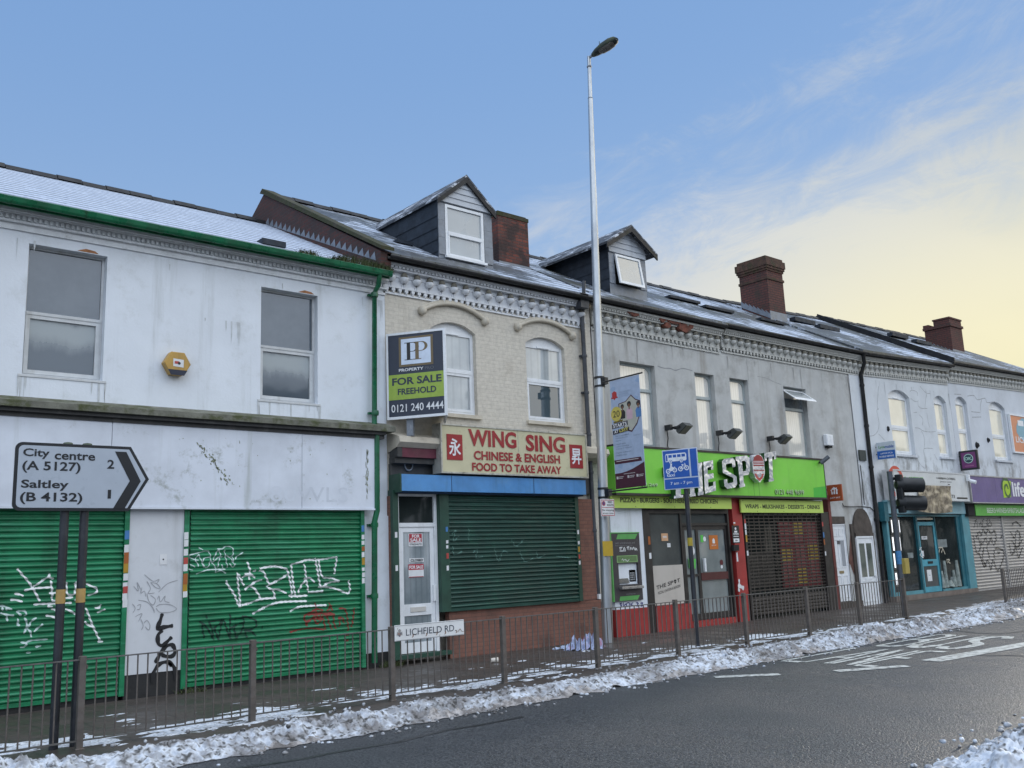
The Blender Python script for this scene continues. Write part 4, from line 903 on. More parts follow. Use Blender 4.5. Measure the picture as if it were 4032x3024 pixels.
for i in range(22):                                  # zigzag lead flashing
    ya = 13.9+i*.205; yb = ya+.205; f0 = lambda y: 7.0+sl*(y-13.72)
    cp.add([(XA-.245, ya, f0(ya)), (XA-.245, yb, f0(yb)), (XA-.248, ya+.03, f0(ya)+.18)], [(0,2,1)])
cp.build('flashing', LEAD, pgw)
D1 = rect('R4', 14.48, (1130,232), (1360,285), (1370,578), (1145,545))
f1 = [on_wall('R4', *p, 14.5) for p in ((1088,205), (1250,80), (1407,272), (1095,552), (1415,605))]
dormer(cb_, f1[0][0]-.0, f1[2][0]+.0, 7.48, (f1[0][1]+f1[2][1])/2, f1[1][1], (D1[0], D1[1], D1[2], D1[3]), GREYROOF, pane_mat('dormer glass', (.30,.33,.34), None, 0, .03, (.36,.38,.38)), ov=.06, over=.10)
cy = 15.85
x_ = [on_wall('R4', *p, cy)[0] for p in ((1450,400), (1630,450))]; zt = on_wall('R4', 1450, 275, cy)[1]
chimney(cb_, x_[0], x_[1], cy, cy+1.25, 8.0, zt, CHIMNEY_BRICK, 'plain', MOSS_BRICK)
# shopfront
z_s = lambda z, x, y, Y: on_wall(z, x, y, Y)[1]
BX = rect('R5', 13.62, (197,388), (1295,450), (1290,533), (200,490)); BX = (BX[0], BX[1], BX[2], BX[3])
hb = MB(); hb.box(BX[0], BX[1], 13.62, 13.98, BX[2], BX[3]); hood = hb.build('shutter_box', mat('faded blue painted steel', (.075,.25,.53), .45, .12, 2.5, streak=((.03,.08,.10), 3, .55, .75, .6), dirt=((.13,.30,.50), 3, .5, .75, .5)), cb_)
jn = MB()
for x in (495, 982): 
    xx = on_wall('R5', x, 450, 13.62)[0]; jn.box(xx-.006, xx+.006, 13.617, 13.622, BX[2], BX[3])
jn.box(BX[0], BX[1], 13.70, 13.97, BX[2]-.03, BX[2]-.001); jn.build('joint', flat_mat('joint line', (.02,.05,.10), .7), hood)
eb = MB(); eb.box(BX[0]-.03, BX[0]-.001, 13.62, 13.98, BX[2]-.02, BX[3]+.01); eb.build('end_plate', mat('dark green paint', (.012,.05,.03), .5, .2), hood)
DGREEN = mat('dark green paint', (.013,.055,.036), .5, .2, 4, streak=((.03,.05,.04), 5, .5, .75, .5))
DSHUT = mat('dark green shutter enamel', (.008,.046,.034), .42, .2, 3, dirt=((.012,.12,.065), 1.6, .55, .72, .5), streak=((.006,.03,.025), 2, .5, .8, .5), band=((.022,.095,.07), 13, .5, .66, .6))
S = rect('R5', 13.80, (478,520), (1222,545), (1255,1155), (488,1185))
dsh, dsf = shutter(cb_, 'roller_shutter', S[0], S[1], S[2], BX[2]+.05, 13.82, DSHUT)
tags(dsh, 'R5', [[(500,760),(520,735),(505,800),(540,770)], [(600,725),(595,800)], [(505,830),(510,880),(560,860)], [(620,870),(650,850),(640,900),(680,890)], [(750,840),(775,920),(800,860),(830,870)], [(850,790),(880,830),(925,790)], [(900,860),(930,920),(980,900)], [(1000,860),(1010,900),(1050,880)], [(1120,890),(1200,900)]], .02, dsf, flat_mat('faded scratches', (.09,.19,.16), .6), 13.80, step=.011)
gd = MB(); D = rect('R5', 13.86, (180,715), (412,715), (430,1455), (190,1470))
xl0 = on_wall('R5', 145, 800, 13.84)[0]; xl1 = on_wall('R5', 178, 800, 13.84)[0]; xm0 = on_wall('R5', 418, 800, 13.82)[0]
zg = gz(10)
MB().box(xl0, xl1, 13.82, 13.97, zg+.16, BX[2]+.03).build('door_post', DGREEN, cb_); MB().box(S[1]+.002, S[1]+.10, 13.79, 13.97, S[2]-.05, BX[2]+.03).build('guide_rail', DGREEN, cb_); MB().box(xl0-.02, xm0+.2, 13.78, 13.95, zg+.09, zg+.158).build('threshold', DGREEN, cb_)
gpost = gd.box(xm0+.02, S[0]-.002, 13.79, 13.97, S[2]-.05, BX[2]+.03).build('guide_rail', DGREEN, cb_)
stickers(gpost, (xl0+xl1)/2, 13.815, [(z_s('R5',165,780,13.8),.10,0), (z_s('R5',168,978,13.8),.10,0)], .05)
stickers(gpost, S[0]-.06, 13.786, [(z_s('R5',455,745,13.8),.09,3), (z_s('R5',455,815,13.8),.06,0), (z_s('R5',455,845,13.8),.06,0), (z_s('R5',458,905,13.8),.10,4), (z_s('R5',478,975,13.8),.09,0)], .05)
stickers(gpost, S[1]+.05, 13.786, [(z_s('R5',1247,760,13.8),.09,0), (z_s('R5',1250,820,13.8),.07,0), (z_s('R5',1253,865,13.8),.11,2), (z_s('R5',1257,905,13.8),.09,4), (z_s('R5',1258,940,13.8),.08,0)], .05)
sb = MB(); sb.box(xm0+.22, 14.05, 13.86, 13.98, zg-.03, S[2]-.058); sb.box(XA+.01, xl0-.002, 13.90, WY+.05, zg-.03, 2.84); sb.box(S[1]+.102, 14.02, 13.9, WY+.0, S[2]-.05, 2.84)
sb.build('stall_riser', SHOP_BRICK, cb_)
MB().box(xm0+.2, 14.2, 13.90, 13.99, zg-.1, zg+.2).build('plinth', MOSS_BRICK, cb_) if False else None
fz = MB()                                            # what is left of the old fascia, left of the sign
xs = on_wall('R5', 395, 250, 13.85)[0]
fz.prism_x([(WY+.02, 3.98), (13.62, 3.86), (13.60, 3.76), (13.70, 3.68), (WY+.02, 3.60)][::-1], XA+.005, 14.3); fz.build('string_course', CREAM_STONE, cb_)
zm1 = z_s('R5', 250, 240, 13.72); zm0 = z_s('R5', 250, 302, 13.72)
MB().box(XA+.12, xs+.3, 13.72, 13.95, zm0, zm1).build('fascia_remnant', mat('faded maroon board', (.13,.025,.045), .6, .2, 4, dirt=((.05,.02,.025), 5, .5, .7, .6)), cb_)
MB().box(XA+.02, xs+.3, 13.78, 13.97, zm0-.10, zm0-.002).box(XA+.02, XA+.118, 13.70, 13.95, zm0, zm1+.02).box(XA+.02, 14.0, 13.93, WY+.02, BX[3]-.25, zm0-.102).build('fascia_backing', DARK_WOOD, cb_)
rg = MB(); rc = on_wall('R5', 240, 347, 13.90); rg.tube([(rc[0]+.085*math.cos(a), 13.90, rc[1]+.10*math.sin(a)) for a in np.linspace(0, 2*math.pi, 20)], .014, 6); rg.build('wall_ring', LEAD, cb_)
# door and the light over it
dm = MB(); DY = 13.90; f = .055
ztop = BX[2]-.02; ztr = D[3]+.05
dm.box(D[0]-.03, D[0]+.03, DY-.02, DY+.06, zg+.16, ztop); dm.box(D[1]-.06, D[1]+.0, DY-.02, DY+.06, zg+.16, ztop); dm.box(D[0]+.03, D[1]-.06, DY-.02, DY+.06, D[3]-.0, D[3]+.07)
dm.box(D[0]+.03, D[1]-.06, DY-.02, DY+.06, ztop-.05, ztop)
dfr = dm.build('door_frame', UPVC, cb_)
MB().box(D[0]+.03, D[1]-.06, DY+.02, DY+.03, D[3]+.07, ztop-.05).build('pane', GLASS_DARK, dfr)
dd = MB(); x0, x1 = D[0]+.035, D[1]-.065; z0, z1 = zg+.17, D[3]-.004
mz0 = z_s('R5', 300, 1240, DY); mz1 = z_s('R5', 300, 1172, DY)
s_ = .085
dd.box(x0, x0+s_, DY, DY+.05, z0, z1); dd.box(x1-s_, x1, DY, DY+.05, z0, z1); dd.box(x0+s_, x1-s_, DY, DY+.05, z1-s_, z1); dd.box(x0+s_, x1-s_, DY, DY+.05, mz0, mz1); dd.box(x0+s_, x1-s_, DY, DY+.05, z0, z0+.17)
do = dd.build('door', UPVC, cb_)
LACE = pane_mat('door glass over a lace curtain', (.16,.20,.22), (.26,.30,.32), 55., .04)
MB().box(x0+s_, x1-s_, DY+.02, DY+.03, mz1, z1-s_).build('pane', LACE, do); MB().box(x0+s_, x1-s_, DY+.02, DY+.03, z0+.17, mz0).build('pane', LACE, do)
lbx = (x0+x1)/2; MB().box(lbx-.16, lbx+.16, DY-.015, DY-.001, (mz0+mz1)/2-.035, (mz0+mz1)/2+.045).build('letterbox', flat_mat('pale metal letterbox', (.62,.60,.56), .3, .3), do)
hd = MB(); hz = z_s('R5', 395, 1100, DY); hd.box(x1-.05, x1-.005, DY-.04, DY-.001, hz-.16, hz+.12); hd.build('handle', UPVC, do)
def paper(parent, z, Y, pts, mats, parts, name='notice'):
    r = rect(z, Y, *pts); b = MB(); b.box(r[0], r[1], Y-.004, Y, r[2], r[3], 0)
    w, h = r[1]-r[0], r[3]-r[2]
    for it in parts:
        if it[0] == 'box': _, a, c, d, e, m = it; b.flat([(r[0]+w*a, r[2]+h*d), (r[0]+w*c, r[2]+h*d), (r[0]+w*c, r[2]+h*e), (r[0]+w*a, r[2]+h*e)], Y-.0055, m)
        elif it[0] == 'text': _, s, a, c, d, e, m, bo = it; b.text(s, r[0]+w*a, r[0]+w*c, r[2]+h*d, r[2]+h*e, Y-.0075, bo, m)
        elif it[0] == 'disc': _, a, d, rr, m = it; b.disc(r[0]+w*a, r[2]+h*d, rr*h, Y-.006, 20, m)
    return b.build(name, mats, parent)
RED_INK = flat_mat('red print', (.40,.025,.045), .5); BLACK_INK = flat_mat('black print', (.015,.015,.017), .5); WHITE_INK = flat_mat('white print', (.75,.76,.77), .5)
py_ = DY+.016
paper(do, 'R5', py_, ((235,757),(318,753),(325,830),(240,832)), [PAPER, RED_INK, WHITE_INK, BLACK_INK], [('box',.05,.95,.32,.97,1), ('text','FOR',.25,.80,.66,.92,2,.03), ('text','SALE',.12,.90,.36,.62,2,.03), ('text','07462646701',.08,.92,.08,.24,3,0)])
paper(do, 'R5', py_, ((240,900),(328,903),(330,926),(245,924)), [PAPER, BLACK_INK], [('text','CLOSED',.08,.94,.18,.80,1,.04)])
paper(do, 'R5', py_, ((235,935),(327,938),(330,1010),(242,1018)), [PAPER, RED_INK, WHITE_INK], [('box',.0,1.,.56,1.,1), ('text','FOR SALE',.05,.95,.64,.9,2,.03), ('box',.02,.98,.0,.05,1)])
dpp = MB(); xx = on_wall('S1', 545, 900, 13.93)[0]
hp = on_wall('S1', 545, 640, 13.8)
dpp.box(hp[0]-.14, hp[0]+.10, 13.72, 13.95, hp[1]-.10, hp[1]+.22); dpp.tube([(xx, 13.88, hp[1]), (xx, 13.92, hp[1]-.3), (xx, 13.92, 2.6), (xx+.02, 13.92, gz(14)+.75)], .05, 10); dpp.tube([(xx+.02, 13.92, gz(14)+.75), (xx+.03, 13.92, gz(14))], .06, 10)
for z in (5.9, 5.1, 4.2, 3.4, 2.2): dpp.lathe([(.06, z-.03), (.066, z), (.06, z+.03)], xx, 13.92, 10); dpp.box(xx-.09, xx+.09, 13.95, 13.99, z-.02, z+.02)
dpp.tube([hp_ := (hp[0], 13.74, hp[1]+.5), (hp[0], 13.76, hp[1]+.2)], .04, 8)
dpp.build('drainpipe', mat('dark grey iron pipe', (.05,.055,.065), .5, .3, 5), cb_)
MB().box(xx-.035, xx+.11, 13.85, 13.92, gz(14)+.80, gz(14)+.9).build('pipe_collar', UPVC, cb_)

# WING SING light box
r = rect('R5', 13.58, (432,90), (1302,175), (1300,438), (427,383)); SYW = 13.58
ws = thing('shop_sign', ((r[0]+r[1])/2, SYW, r[2]), 'cream light box sign in red letters WING SING over the dark green shutter', 'sign')
CREAM_PLASTIC = mat('yellowed cream sign plastic', (.56,.52,.34), .35, .05, 1.5, streak=((.36,.33,.20), 2.5, .55, .8, .6), dirt=((.42,.38,.22), 1.2, .55, .8, .4))
ALU = mat('dull aluminium frame', (.48,.47,.42), .4, .15, 6, dirt=((.08,.08,.06), 7, .52, .7, .8), metal=.4)
MB().box(r[0]+.03, r[1]-.03, SYW+.005, SYW+.25, r[2]+.03, r[3]-.03).build('panel', CREAM_PLASTIC, ws)
fr = MB(); fr.box(r[0], r[1], SYW-.012, SYW+.26, r[3]-.03, r[3]).box(r[0], r[1], SYW-.012, SYW+.26, r[2], r[2]+.03).box(r[0], r[0]+.03, SYW-.012, SYW+.26, r[2]+.03, r[3]-.03).box(r[1]-.03, r[1], SYW-.012, SYW+.26, r[2]+.03, r[3]-.03); fr.build('frame', ALU, ws)
MB().box((r[0]+r[1])/2-.004, (r[0]+r[1])/2+.004, SYW+.001, SYW+.004, r[2]+.03, r[3]-.03).build('joint', ALU, ws)
lt = MB(); sr = lambda *p: rect('R5', SYW, *p)
a = sr((590,132),(880,155),(878,258),(597,228)); lt.text('WING', *a, SYW-.004, .032)
a = sr((935,165),(1170,185),(1168,282),(935,262)); lt.text('SING', *a, SYW-.004, .032)
a = sr((625,262),(1138,292),(1138,340),(628,318)); lt.text('CHINESE & ENGLISH', *a, SYW-.004, .03)
a = sr((615,328),(1148,362),(1146,408),(617,378)); lt.text('FOOD TO TAKE AWAY', *a, SYW-.004, .03)
lt.build('lettering', flat_mat('red sign letters', (.30,.018,.022), .45), ws)
for ch, pts in (('永', ((468,163),(560,170),(558,320),(465,316))), ('昇', ((1197,226),(1272,232),(1272,370),(1197,365)))):
    a = sr(*pts); pn = MB(); pn.box(a[0], a[1], SYW-.006, SYW+.004, a[2], a[3]); p = pn.build('character_panel', flat_mat('red sign panel', (.30,.014,.018), .45), ws)
    w, h = a[1]-a[0], a[3]-a[2]; t = MB(); t.text(ch, a[0]+w*.12, a[0]+w*.88, a[2]+h*.16, a[2]+h*.84, SYW-.009, .02); t.build('lettering', WHITE_INK, p)
# FOR SALE V board
pa = on_wall('PP', 88, 800, 13.93); P0 = Vector((pa[0], 13.93, 0)); d = sight(*q('PP', 905, 700)); DW = Vector((.64, -.945, 0)); L_ = 1.10
hd_ = math.atan2(DW.y, DW.x)
zc1 = [on_wall('PP', 85, y, 13.93)[1] for y in (250, 1412)]
fs = thing('for_sale_board', (P0.x, P0.y, zc1[1]), 'navy and lime FOR SALE board projecting in a V from the cream brick wall', 'sign', hd_)
BH = zc1[0]-zc1[1]
NAVY = flat_mat('navy board print', (.022,.030,.052), .4); LIME = flat_mat('lime board print', (.30,.42,.055), .4); BRONZE = flat_mat('bronze print', (.16,.115,.055), .45); PALE_BLUE = flat_mat('pale blue white print', (.62,.70,.82), .4)
def vboard(parent, L, H):
    fx = lambda x: (x-85)/(920-85)*L
    zrow = lambda a: a*H
    b = MB(); b.box(.0, L, 0, .03, 0, H, 0); bo = b.build('board', NAVY, parent, local=True)
    e = MB(); e.box(-.01, .025, -.012, .04, -.02, H+.02).box(L-.03, L+.012, -.014, .042, -.02, H+.02).box(.025, L-.03, -.012, .04, H-.02, H+.02).box(.025, L-.03, -.012, .04, -.02, .025); e.build('edge_trim', UPVC, parent, local=True)
    lg = MB(); lg.box(.025, L-.03, -.004, 0, H*.215, H*.513, 0); lg.build('lime_band', LIME, parent, local=True)
    k = MB(); u = lambda a: a*L
    k.box(u(.21), u(.80), -.004, -.001, H*.60, H*.955); k.build('logo_frame', BRONZE, parent, local=True)
    k = MB(); k.box(u(.25), u(.76), -.008, -.0045, H*.625, H*.93); k.build('logo_ground', PALE_BLUE, parent, local=True)
    def pp(b, x0, x1, z0, z1, y, m):                  # a serifed capital P: stem, serifs, bowl
        w = x1-x0; s0, s1 = x0+w*.16, x0+w*.40
        b.flat([(s0, z0), (s1, z0), (s1, z1), (s0, z1)], y, m); b.flat([(x0, z0), (x0+w*.56, z0), (x0+w*.56, z0+.012), (x0, z0+.012)], y-.0005, m); b.flat([(x0, z1-.012), (x0+w*.6, z1-.012), (x0+w*.6, z1), (x0, z1)], y-.0005, m)
        zc = z0+(z1-z0)*.73; rh = (z1-z0)*.27; n = 18
        for i in range(n):
            a0, a1 = -math.pi/2+math.pi*i/n, -math.pi/2+math.pi*(i+1)/n
            o = lambda a: (x0+w*.58+w*.42*math.cos(a), zc+rh*math.sin(a)); t = lambda a: (x0+w*.56+w*.42*.58*max(0, math.cos(a)), zc+(rh-.010)*math.sin(a))
            b.flat([t(a0), o(a0), o(a1), t(a1)], y, m)
        b.flat([(s1, z0+(z1-z0)*.46), (x0+w*.58, z0+(z1-z0)*.46), (x0+w*.58, z0+(z1-z0)*.46+.010), (s1, z0+(z1-z0)*.46+.010)], y, m)
    k = MB(); pp(k, u(.31), u(.56), H*.675, H*.885, -.0095, 0); pp(k, u(.455), u(.71), H*.675, H*.885, -.0105, 1); k.build('logo_letters', [BLACK_INK, BRONZE], parent, local=True)
    k = MB(); k.text('PROPERTY', u(.205), u(.63), H*.545, H*.58, -.004, .025, 0); k.text('PRO', u(.655), u(.805), H*.545, H*.58, -.004, .0, 1); k.text('0121 240 4444', u(.065), u(.955), H*.07, H*.16, -.004, .008, 0); k.build('lettering', [WHITE_INK, flat_mat('grey print', (.12,.13,.15), .5)], parent, local=True)
    k = MB(); k.text('FOR SALE', u(.085), u(.935), H*.385, H*.475, -.0075, .03, 0); k.text('FREEHOLD', u(.18), u(.84), H*.27, H*.345, -.0075, .028, 0); k.build('sale_lettering', NAVY, parent, local=True)
vboard(fs, L_, BH)
# second leaf of the V, back from the tip to the wall
b2 = MB(); tip = Vector((L_+.02, 0, 0)); ang = -2*hd_
ux = Vector((math.cos(ang), math.sin(ang), 0)); nn = Vector((-ux.y, ux.x, 0))
pts = [tip+nn*.0, tip+ux*L_, tip+ux*L_+nn*.03, tip+nn*.03]
b2.add([(p.x, p.y, -.02) for p in pts]+[(p.x, p.y, BH+.02) for p in pts], [(0,3,2,1), (4,5,6,7), (0,1,5,4), (1,2,6,5), (2,3,7,6), (3,0,4,7)]); b2.build('rear_board', UPVC, fs, local=True)
b3 = MB(); b3.box(.3*L_, .3*L_+.12, .05, .12, -.32, .05); b3.tube([(L_*.3, .1, .02), (L_*.95, .06, .02)], .02, 6); b3.build('bracket', LEAD, fs, local=True)
# ---------------------------------------------------------------- grey rendered pizza shop
XA, XB = 14.365, 24.88
gb = thing('pizza_shop_building', (19.6, WY, gz(19)), 'grey rough cast building with cream blinds above a lime fronted pizza shop', 'building')
g1 = rect('S1', WY+.03, (812,1050), (1065,1090), (1085,1640), (825,1600)); g2 = rect('R6', WY+.03, (680,150), (782,160), (793,525), (700,510)); g3 = rect('R6', WY+.03, (856,182), (953,195), (968,548), (880,545)); g4 = rect('R6', WY+.03, (1127,218), (1245,232), (1258,570), (1150,568))
zt = (g1[3]+g2[3]+g3[3]+g4[3])/4; zb = min(g1[2], g2[2], 4.1)
gs = [(g[0], g[1], zb-.05, zt) for g in (g1, g2, g3, g4)]
b = MB(); wall_mesh(b, XA, XB, 2.5, 6.62, gs, depth=.2)
wall_mesh(b, 22.98, XB, gz(24)-.05, 2.499, [(23.18, 23.92, gz(24)-.06, 2.42), (24.38, 25.2, -1, -.9)] if False else [(23.12, 23.86, gz(24)-.06, 2.50-.02)], depth=.15)
shell(b, XA+.01, 25.38, 7.2, gz(20)-.3, 0, WY+.32)
b.build('wall', GREY_RENDER, gb)
GREY_PLASTIC = mat('grey green window frame', (.34,.38,.38), .45, .08, 4)
for i, g in enumerate(gs):
    zm = g[2]+(g[3]-g[2])*(.69 if i != 2 else .70)
    w = window(gb, *g, GLASS_BLIND, zm=zm, fr=.055, y=WY+.13, frame=GREY_PLASTIC, vent=False, upper_arch=True, sill=False, low_inset=.012, glass2=None)
    if i == 3:                                       # top light pushed open
        ob = MB(); x0, x1 = g[0]+.03, g[1]-.03; zt_ = g[3]-.05; zb_ = zm+.03; th = R(52); Lh = (zt_-zb_)
        T = lambda x, t, o=0.: (x, WY+.10-math.sin(th)*Lh*t-o*math.cos(th), zt_-math.cos(th)*Lh*t+ o*math.sin(th)*0-o)
        def bar(xa, xb, ta, tb): ob.add([T(xa,ta), T(xb,ta), T(xb,tb), T(xa,tb), T(xa,ta,.04), T(xb,ta,.04), T(xb,tb,.04), T(xa,tb,.04)], [(0,3,2,1), (4,5,6,7), (0,1,5,4), (1,2,6,5), (2,3,7,6), (3,0,4,7)])
        bar(x0, x0+.06, 0, 1.0); bar(x1-.06, x1, 0, 1.0); bar(x0+.06, x1-.06, 0, .1); bar(x0+.06, x1-.06, .88, 1.0); ob.build('open_light', UPVC, w)
        pb = MB(); pb.add([T(x0+.06,.1,.02), T(x1-.06,.1,.02), T(x1-.06,.88,.02), T(x0+.06,.88,.02)], [(0,3,2,1)]); pb.build('pane', GLASS_NET, w)
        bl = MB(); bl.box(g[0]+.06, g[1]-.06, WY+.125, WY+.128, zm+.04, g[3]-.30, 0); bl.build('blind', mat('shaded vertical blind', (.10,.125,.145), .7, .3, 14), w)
drips(gb, [(g[0]-.05, g[1]+.05, g[2]-.005, 10) for g in gs]+[(XA+.1, XB, 6.5, 45)], DRIP_G, 5, .8)
ck = MB(); k1 = lambda *p: [on_wall('S1', x, y, WY) for x, y in p]
ck.stroke(k1((1085,1090),(1130,1105),(1180,1108),(1215,1122),(1270,1108),(1340,1125)), .022, lambda z: WY-.003, step=.04); ck.stroke(k1((1810,1165),(1880,1180),(1930,1205),(1985,1225)), .012, lambda z: WY-.003, step=.04)
ck.build('crack', CRACK, gb)
CORB = mat('pale grey corbels', (.50,.50,.47), .7, .1, 8, dirt=((.22,.21,.19), 8, .52, .72, .7), bump=.4, bscale=40)
xm = on_wall('S1', 1525, 850, WY)[0]; zc_ = (on_wall('S1', 690, 640, WY-.2)[1]+on_wall('S1', 1520, 800, WY-.2)[1])/2
cornice(gb, XA+.02, xm-.03, 7.13, 7.10, CORB, pitch=.285); cornice(gb, xm+.06, 25.60, 7.16, 7.19, CORB, pitch=.285)
br = MB()                                            # patches where the mouldings have broken away to the brick
rnd = random.Random(4)
for (xc, zc, wd, ht) in ((900,700,100,45), (1110,740,60,60), (1200,760,150,50), (1270,810,110,70), (1150,790,60,40), (1320,800,40,40)):
    o = on_wall('S1', xc, zc, WY-.13); n = 9; wd, ht = wd/1.844/190*1.2, ht/1.844/200
    br.prism([(o[0]+wd/2*(1+.35*rnd.random())*math.cos(2*math.pi*i/n), o[1]-.02+ht/2*(1+.35*rnd.random())*math.sin(2*math.pi*i/n)) for i in range(n)], WY-.185, WY-.06)
br.build('broken_moulding', mat('exposed red brick', (.17,.06,.04), .9, .4, 12, dirt=((.06,.04,.035), 9, .5, .7, .7), bump=1., bscale=40), gb)
MOSSROOF = slate_roof('mossy slate roof with snow', .58, 5, .6)
rf = roof(gb, XA+.005, 25.38, 7.26, 9.9, MOSSROOF)
for x, y in ((19.6, 16.0), (20.6, 15.6), (23.2, 15.6)): MB().box(x, x+1.3, y, y+.22, 7.27+.564*(y-13.72)+.03, 7.27+.564*(y-13.72)+.10).build('slipped_slate', SLATE_HUNG, rf)
gutter(gb, XA-.05, xm, 7.13, BLACK_GUTTER, -.004); gutter(gb, xm, 25.65, 7.15, BLACK_GUTTER, .006)
D2 = rect('S1', 14.48, (765,275), (950,320), (978,548), (786,520))
f2 = [on_wall('S1', *p, 14.5) for p in ((722,205), (865,95), (992,310))]
ze = f2[1][1]-.02-.655*(f2[2][0]-f2[0][0])/2
dormer(gb, f2[0][0], f2[2][0], 7.55, ze, f2[1][1]-.02, (D2[0]+.02, D2[1]-.03, D2[2]+.06, D2[3]), MOSSROOF, pane_mat('attic glass', (.22,.26,.29), None, 0, .04, (.34,.36,.37)), tilt=R(9), ov=.24, over=.22)
cy = 16.6
x_ = [on_wall('S1', *p, cy)[0] for p in ((1890,600), (2012,600))]; zt_ = on_wall('S1', 1845, 275, cy-.1)[1]
chimney(gb, x_[0]+.03, x_[1]-.03, cy, cy+1.05, 8.7, zt_-.03, CHIMNEY_BRICK2, 'corbelled', mat('sooty mossy brick cap', (.085,.045,.032), .95, .4, 6, dirt=((.045,.042,.018), 4, .46, .64, .9), bump=1., bscale=30))
# white painted strip with the arched doorway
ws_ = MB(); wall_mesh(ws_, XB+.002, 25.66, gz(25)-.05, 6.62, [], y=WY-.02); ws_.box(XB+.002, 25.38, WY-.02, WY+.1, gz(25)-.06, gz(25)-.05)
ws_.build('white_strip', BLUE_RENDER, gb)
SOOT = mat('brown weathered stone', (.075,.06,.05), .85, .25, 4, streak=((.035,.03,.026), 4, .45, .7, .7), bump=.4)
A = [on_wall('SH', *p, WY-.06) for p in ((1440,560), (1650,575), (1525,290))]
ar = MB(); cx = (A[0][0]+A[1][0])/2; hw = (A[1][0]-A[0][0])/2; zs = (A[0][1]+A[1][1])/2; za = A[2][1]; zg = gz(24.5); n = 14
ar.prism([(cx-hw, zs), (cx+hw, zs)]+[(cx+hw*math.cos(t), zs+(za-zs)*math.sin(t)) for t in np.linspace(0, math.pi, n)[1:-1]], WY-.06, WY+.02)
ar.box(cx-hw-.12, cx-hw+.02, WY-.05, WY+.02, zg-.05, zs+.25); ar.box(cx+hw-.06, cx+hw+.04, WY-.06, WY+.02, zg-.05, zs+.0); ar.box(cx-hw+.02, cx+hw-.06, WY-.09, WY+.02, zs-.12, zs-.002)
an = ar.build('door_arch', SOOT, gb)
d1 = rect('SH', WY-.03, (1165,465), (1330,465), (1425,1365), (1255,1380)); d1z = (gz(23.5)+.16, (d1[3]))
def panel_door(parent, x0, x1, z0, z1, y, style):
    b = MB(); b.box(x0, x1, y, y+.05, z0, z1); b.box(x0-.05, x0-.002, y-.02, y+.06, z0, z1+.05); b.box(x1+.002, x1+.05, y-.02, y+.06, z0, z1+.05); b.box(x0-.0, x1+.0, y-.02, y+.06, z1+.003, z1+.05)
    w, h = x1-x0, z1-z0; cx = (x0+x1)/2
    rects = [(.10,.44,.86,.96), (.56,.90,.86,.96), (.10,.44,.44,.82), (.56,.90,.44,.82), (.10,.44,.05,.34), (.56,.90,.05,.34)] if style == 6 else [(.08,.92,.05,.36)]
    for a, c_, d_, e in rects:                        # raised mouldings round each panel
        xa, xb, za, zb = x0+w*a, x0+w*c_, z0+h*d_, z0+h*e
        b.box(xa, xb, y-.012, y, za, za+.02); b.box(xa, xb, y-.012, y, zb-.02, zb); b.box(xa, xa+.02, y-.012, y, za+.02, zb-.02); b.box(xb-.02, xb, y-.012, y, za+.02, zb-.02)
    do = b.build('door', UPVC, parent)
    if style == 6:
        MB().box(cx-.11, cx+.11, y-.012, y-.001, z0+h*.365, z0+h*.40).build('letterbox', flat_mat('brass letterbox', (.35,.28,.16), .4, .6), do)
        MB().box(cx-.07, cx+.07, y-.012, y-.001, z0+h*.755, z0+h*.80).text('181', cx-.055, cx+.055, z0+h*.762, z0+h*.793, y-.014, .02).build('door_number', flat_mat('dark number plate', (.10,.10,.11), .5), do)
        MB().box(x0+w*.6, x0+w*.86, y-.006, y-.002, z0+h*.46, z0+h*.80).build('pane', pane_mat('pale door glass', (.40,.42,.45)), do)
    else:
        for a, c_ in ((.10,.44), (.56,.90)): MB().box(x0+w*a, x0+w*c_, y-.006, y-.001, z0+h*.42, z0+h*.92).build('pane', pane_mat('leaded door glass', (.08,.10,.09), (.18,.20,.17), 0, .1), do)
        MB().box(cx-.17, cx+.17, y-.014, y-.001, z0+h*.375, z0+h*.40).build('letterbox', UPVC, do)
        MB().box(x1-.10, x1-.03, y-.05, y-.001, z0+h*.42, z0+h*.435).build('handle', UPVC, do)
    return do
panel_door(gb, 23.14, 23.84, gz(23.5)+.17, d1[3]-.05, WY+.02, 6)
MB().box(23.12, 23.86, WY-.02, WY+.06, d1[3]+.01, 2.49).build('lintel', SOOT, gb)
MB().box(23.06, 24.2, WY-.12, WY+.1, gz(23.5)-.03, gz(23.5)+.155).build('door_step', SOOT, gb)
d2 = rect('SH', WY-.05, (1455,615), (1605,600), (1695,1450), (1560,1460))
panel_door(gb, cx-hw+.07, cx+hw-.12, zg+.0, zs-.14, WY-.075, 2)
pb_ = MB(); pz = lambda *p: [on_wall('SH', x, y, WY-.008) for x, y in p]
pb_.flat(pz((1400,485),(1380,900),(1400,930),(1440,1040),(1450,800),(1430,490)), WY-.006); pb_.build('peeling_patch', mat('exposed brown brick', (.13,.06,.045), .9, .3, 8), gb)
cw = MB(); cw.tube([(*on_wall('S3', x, y, WY-.03)[:1], WY-.035, on_wall('S3', x, y, WY-.03)[1]) for x, y in ((378,580),(385,598),(420,603),(520,602),(570,608),(600,640),(615,740))], .012, 6); cw.tube([(on_wall('S3', x, y, WY-.03)[0], WY-.035, on_wall('S3', x, y, WY-.03)[1]) for x, y in ((502,318),(515,430),(530,590))], .010, 6); cw.build('cable', BLACK_GUTTER, gb)
vt = rect('Z5', WY-.06, (230,1168), (300,1168), (305,1280), (240,1280)); MB().box(vt[0], vt[1], WY-.07, WY-.02, vt[2], vt[3]).build('vent', mat('dark vent grille', (.04,.05,.045), .6), gb)
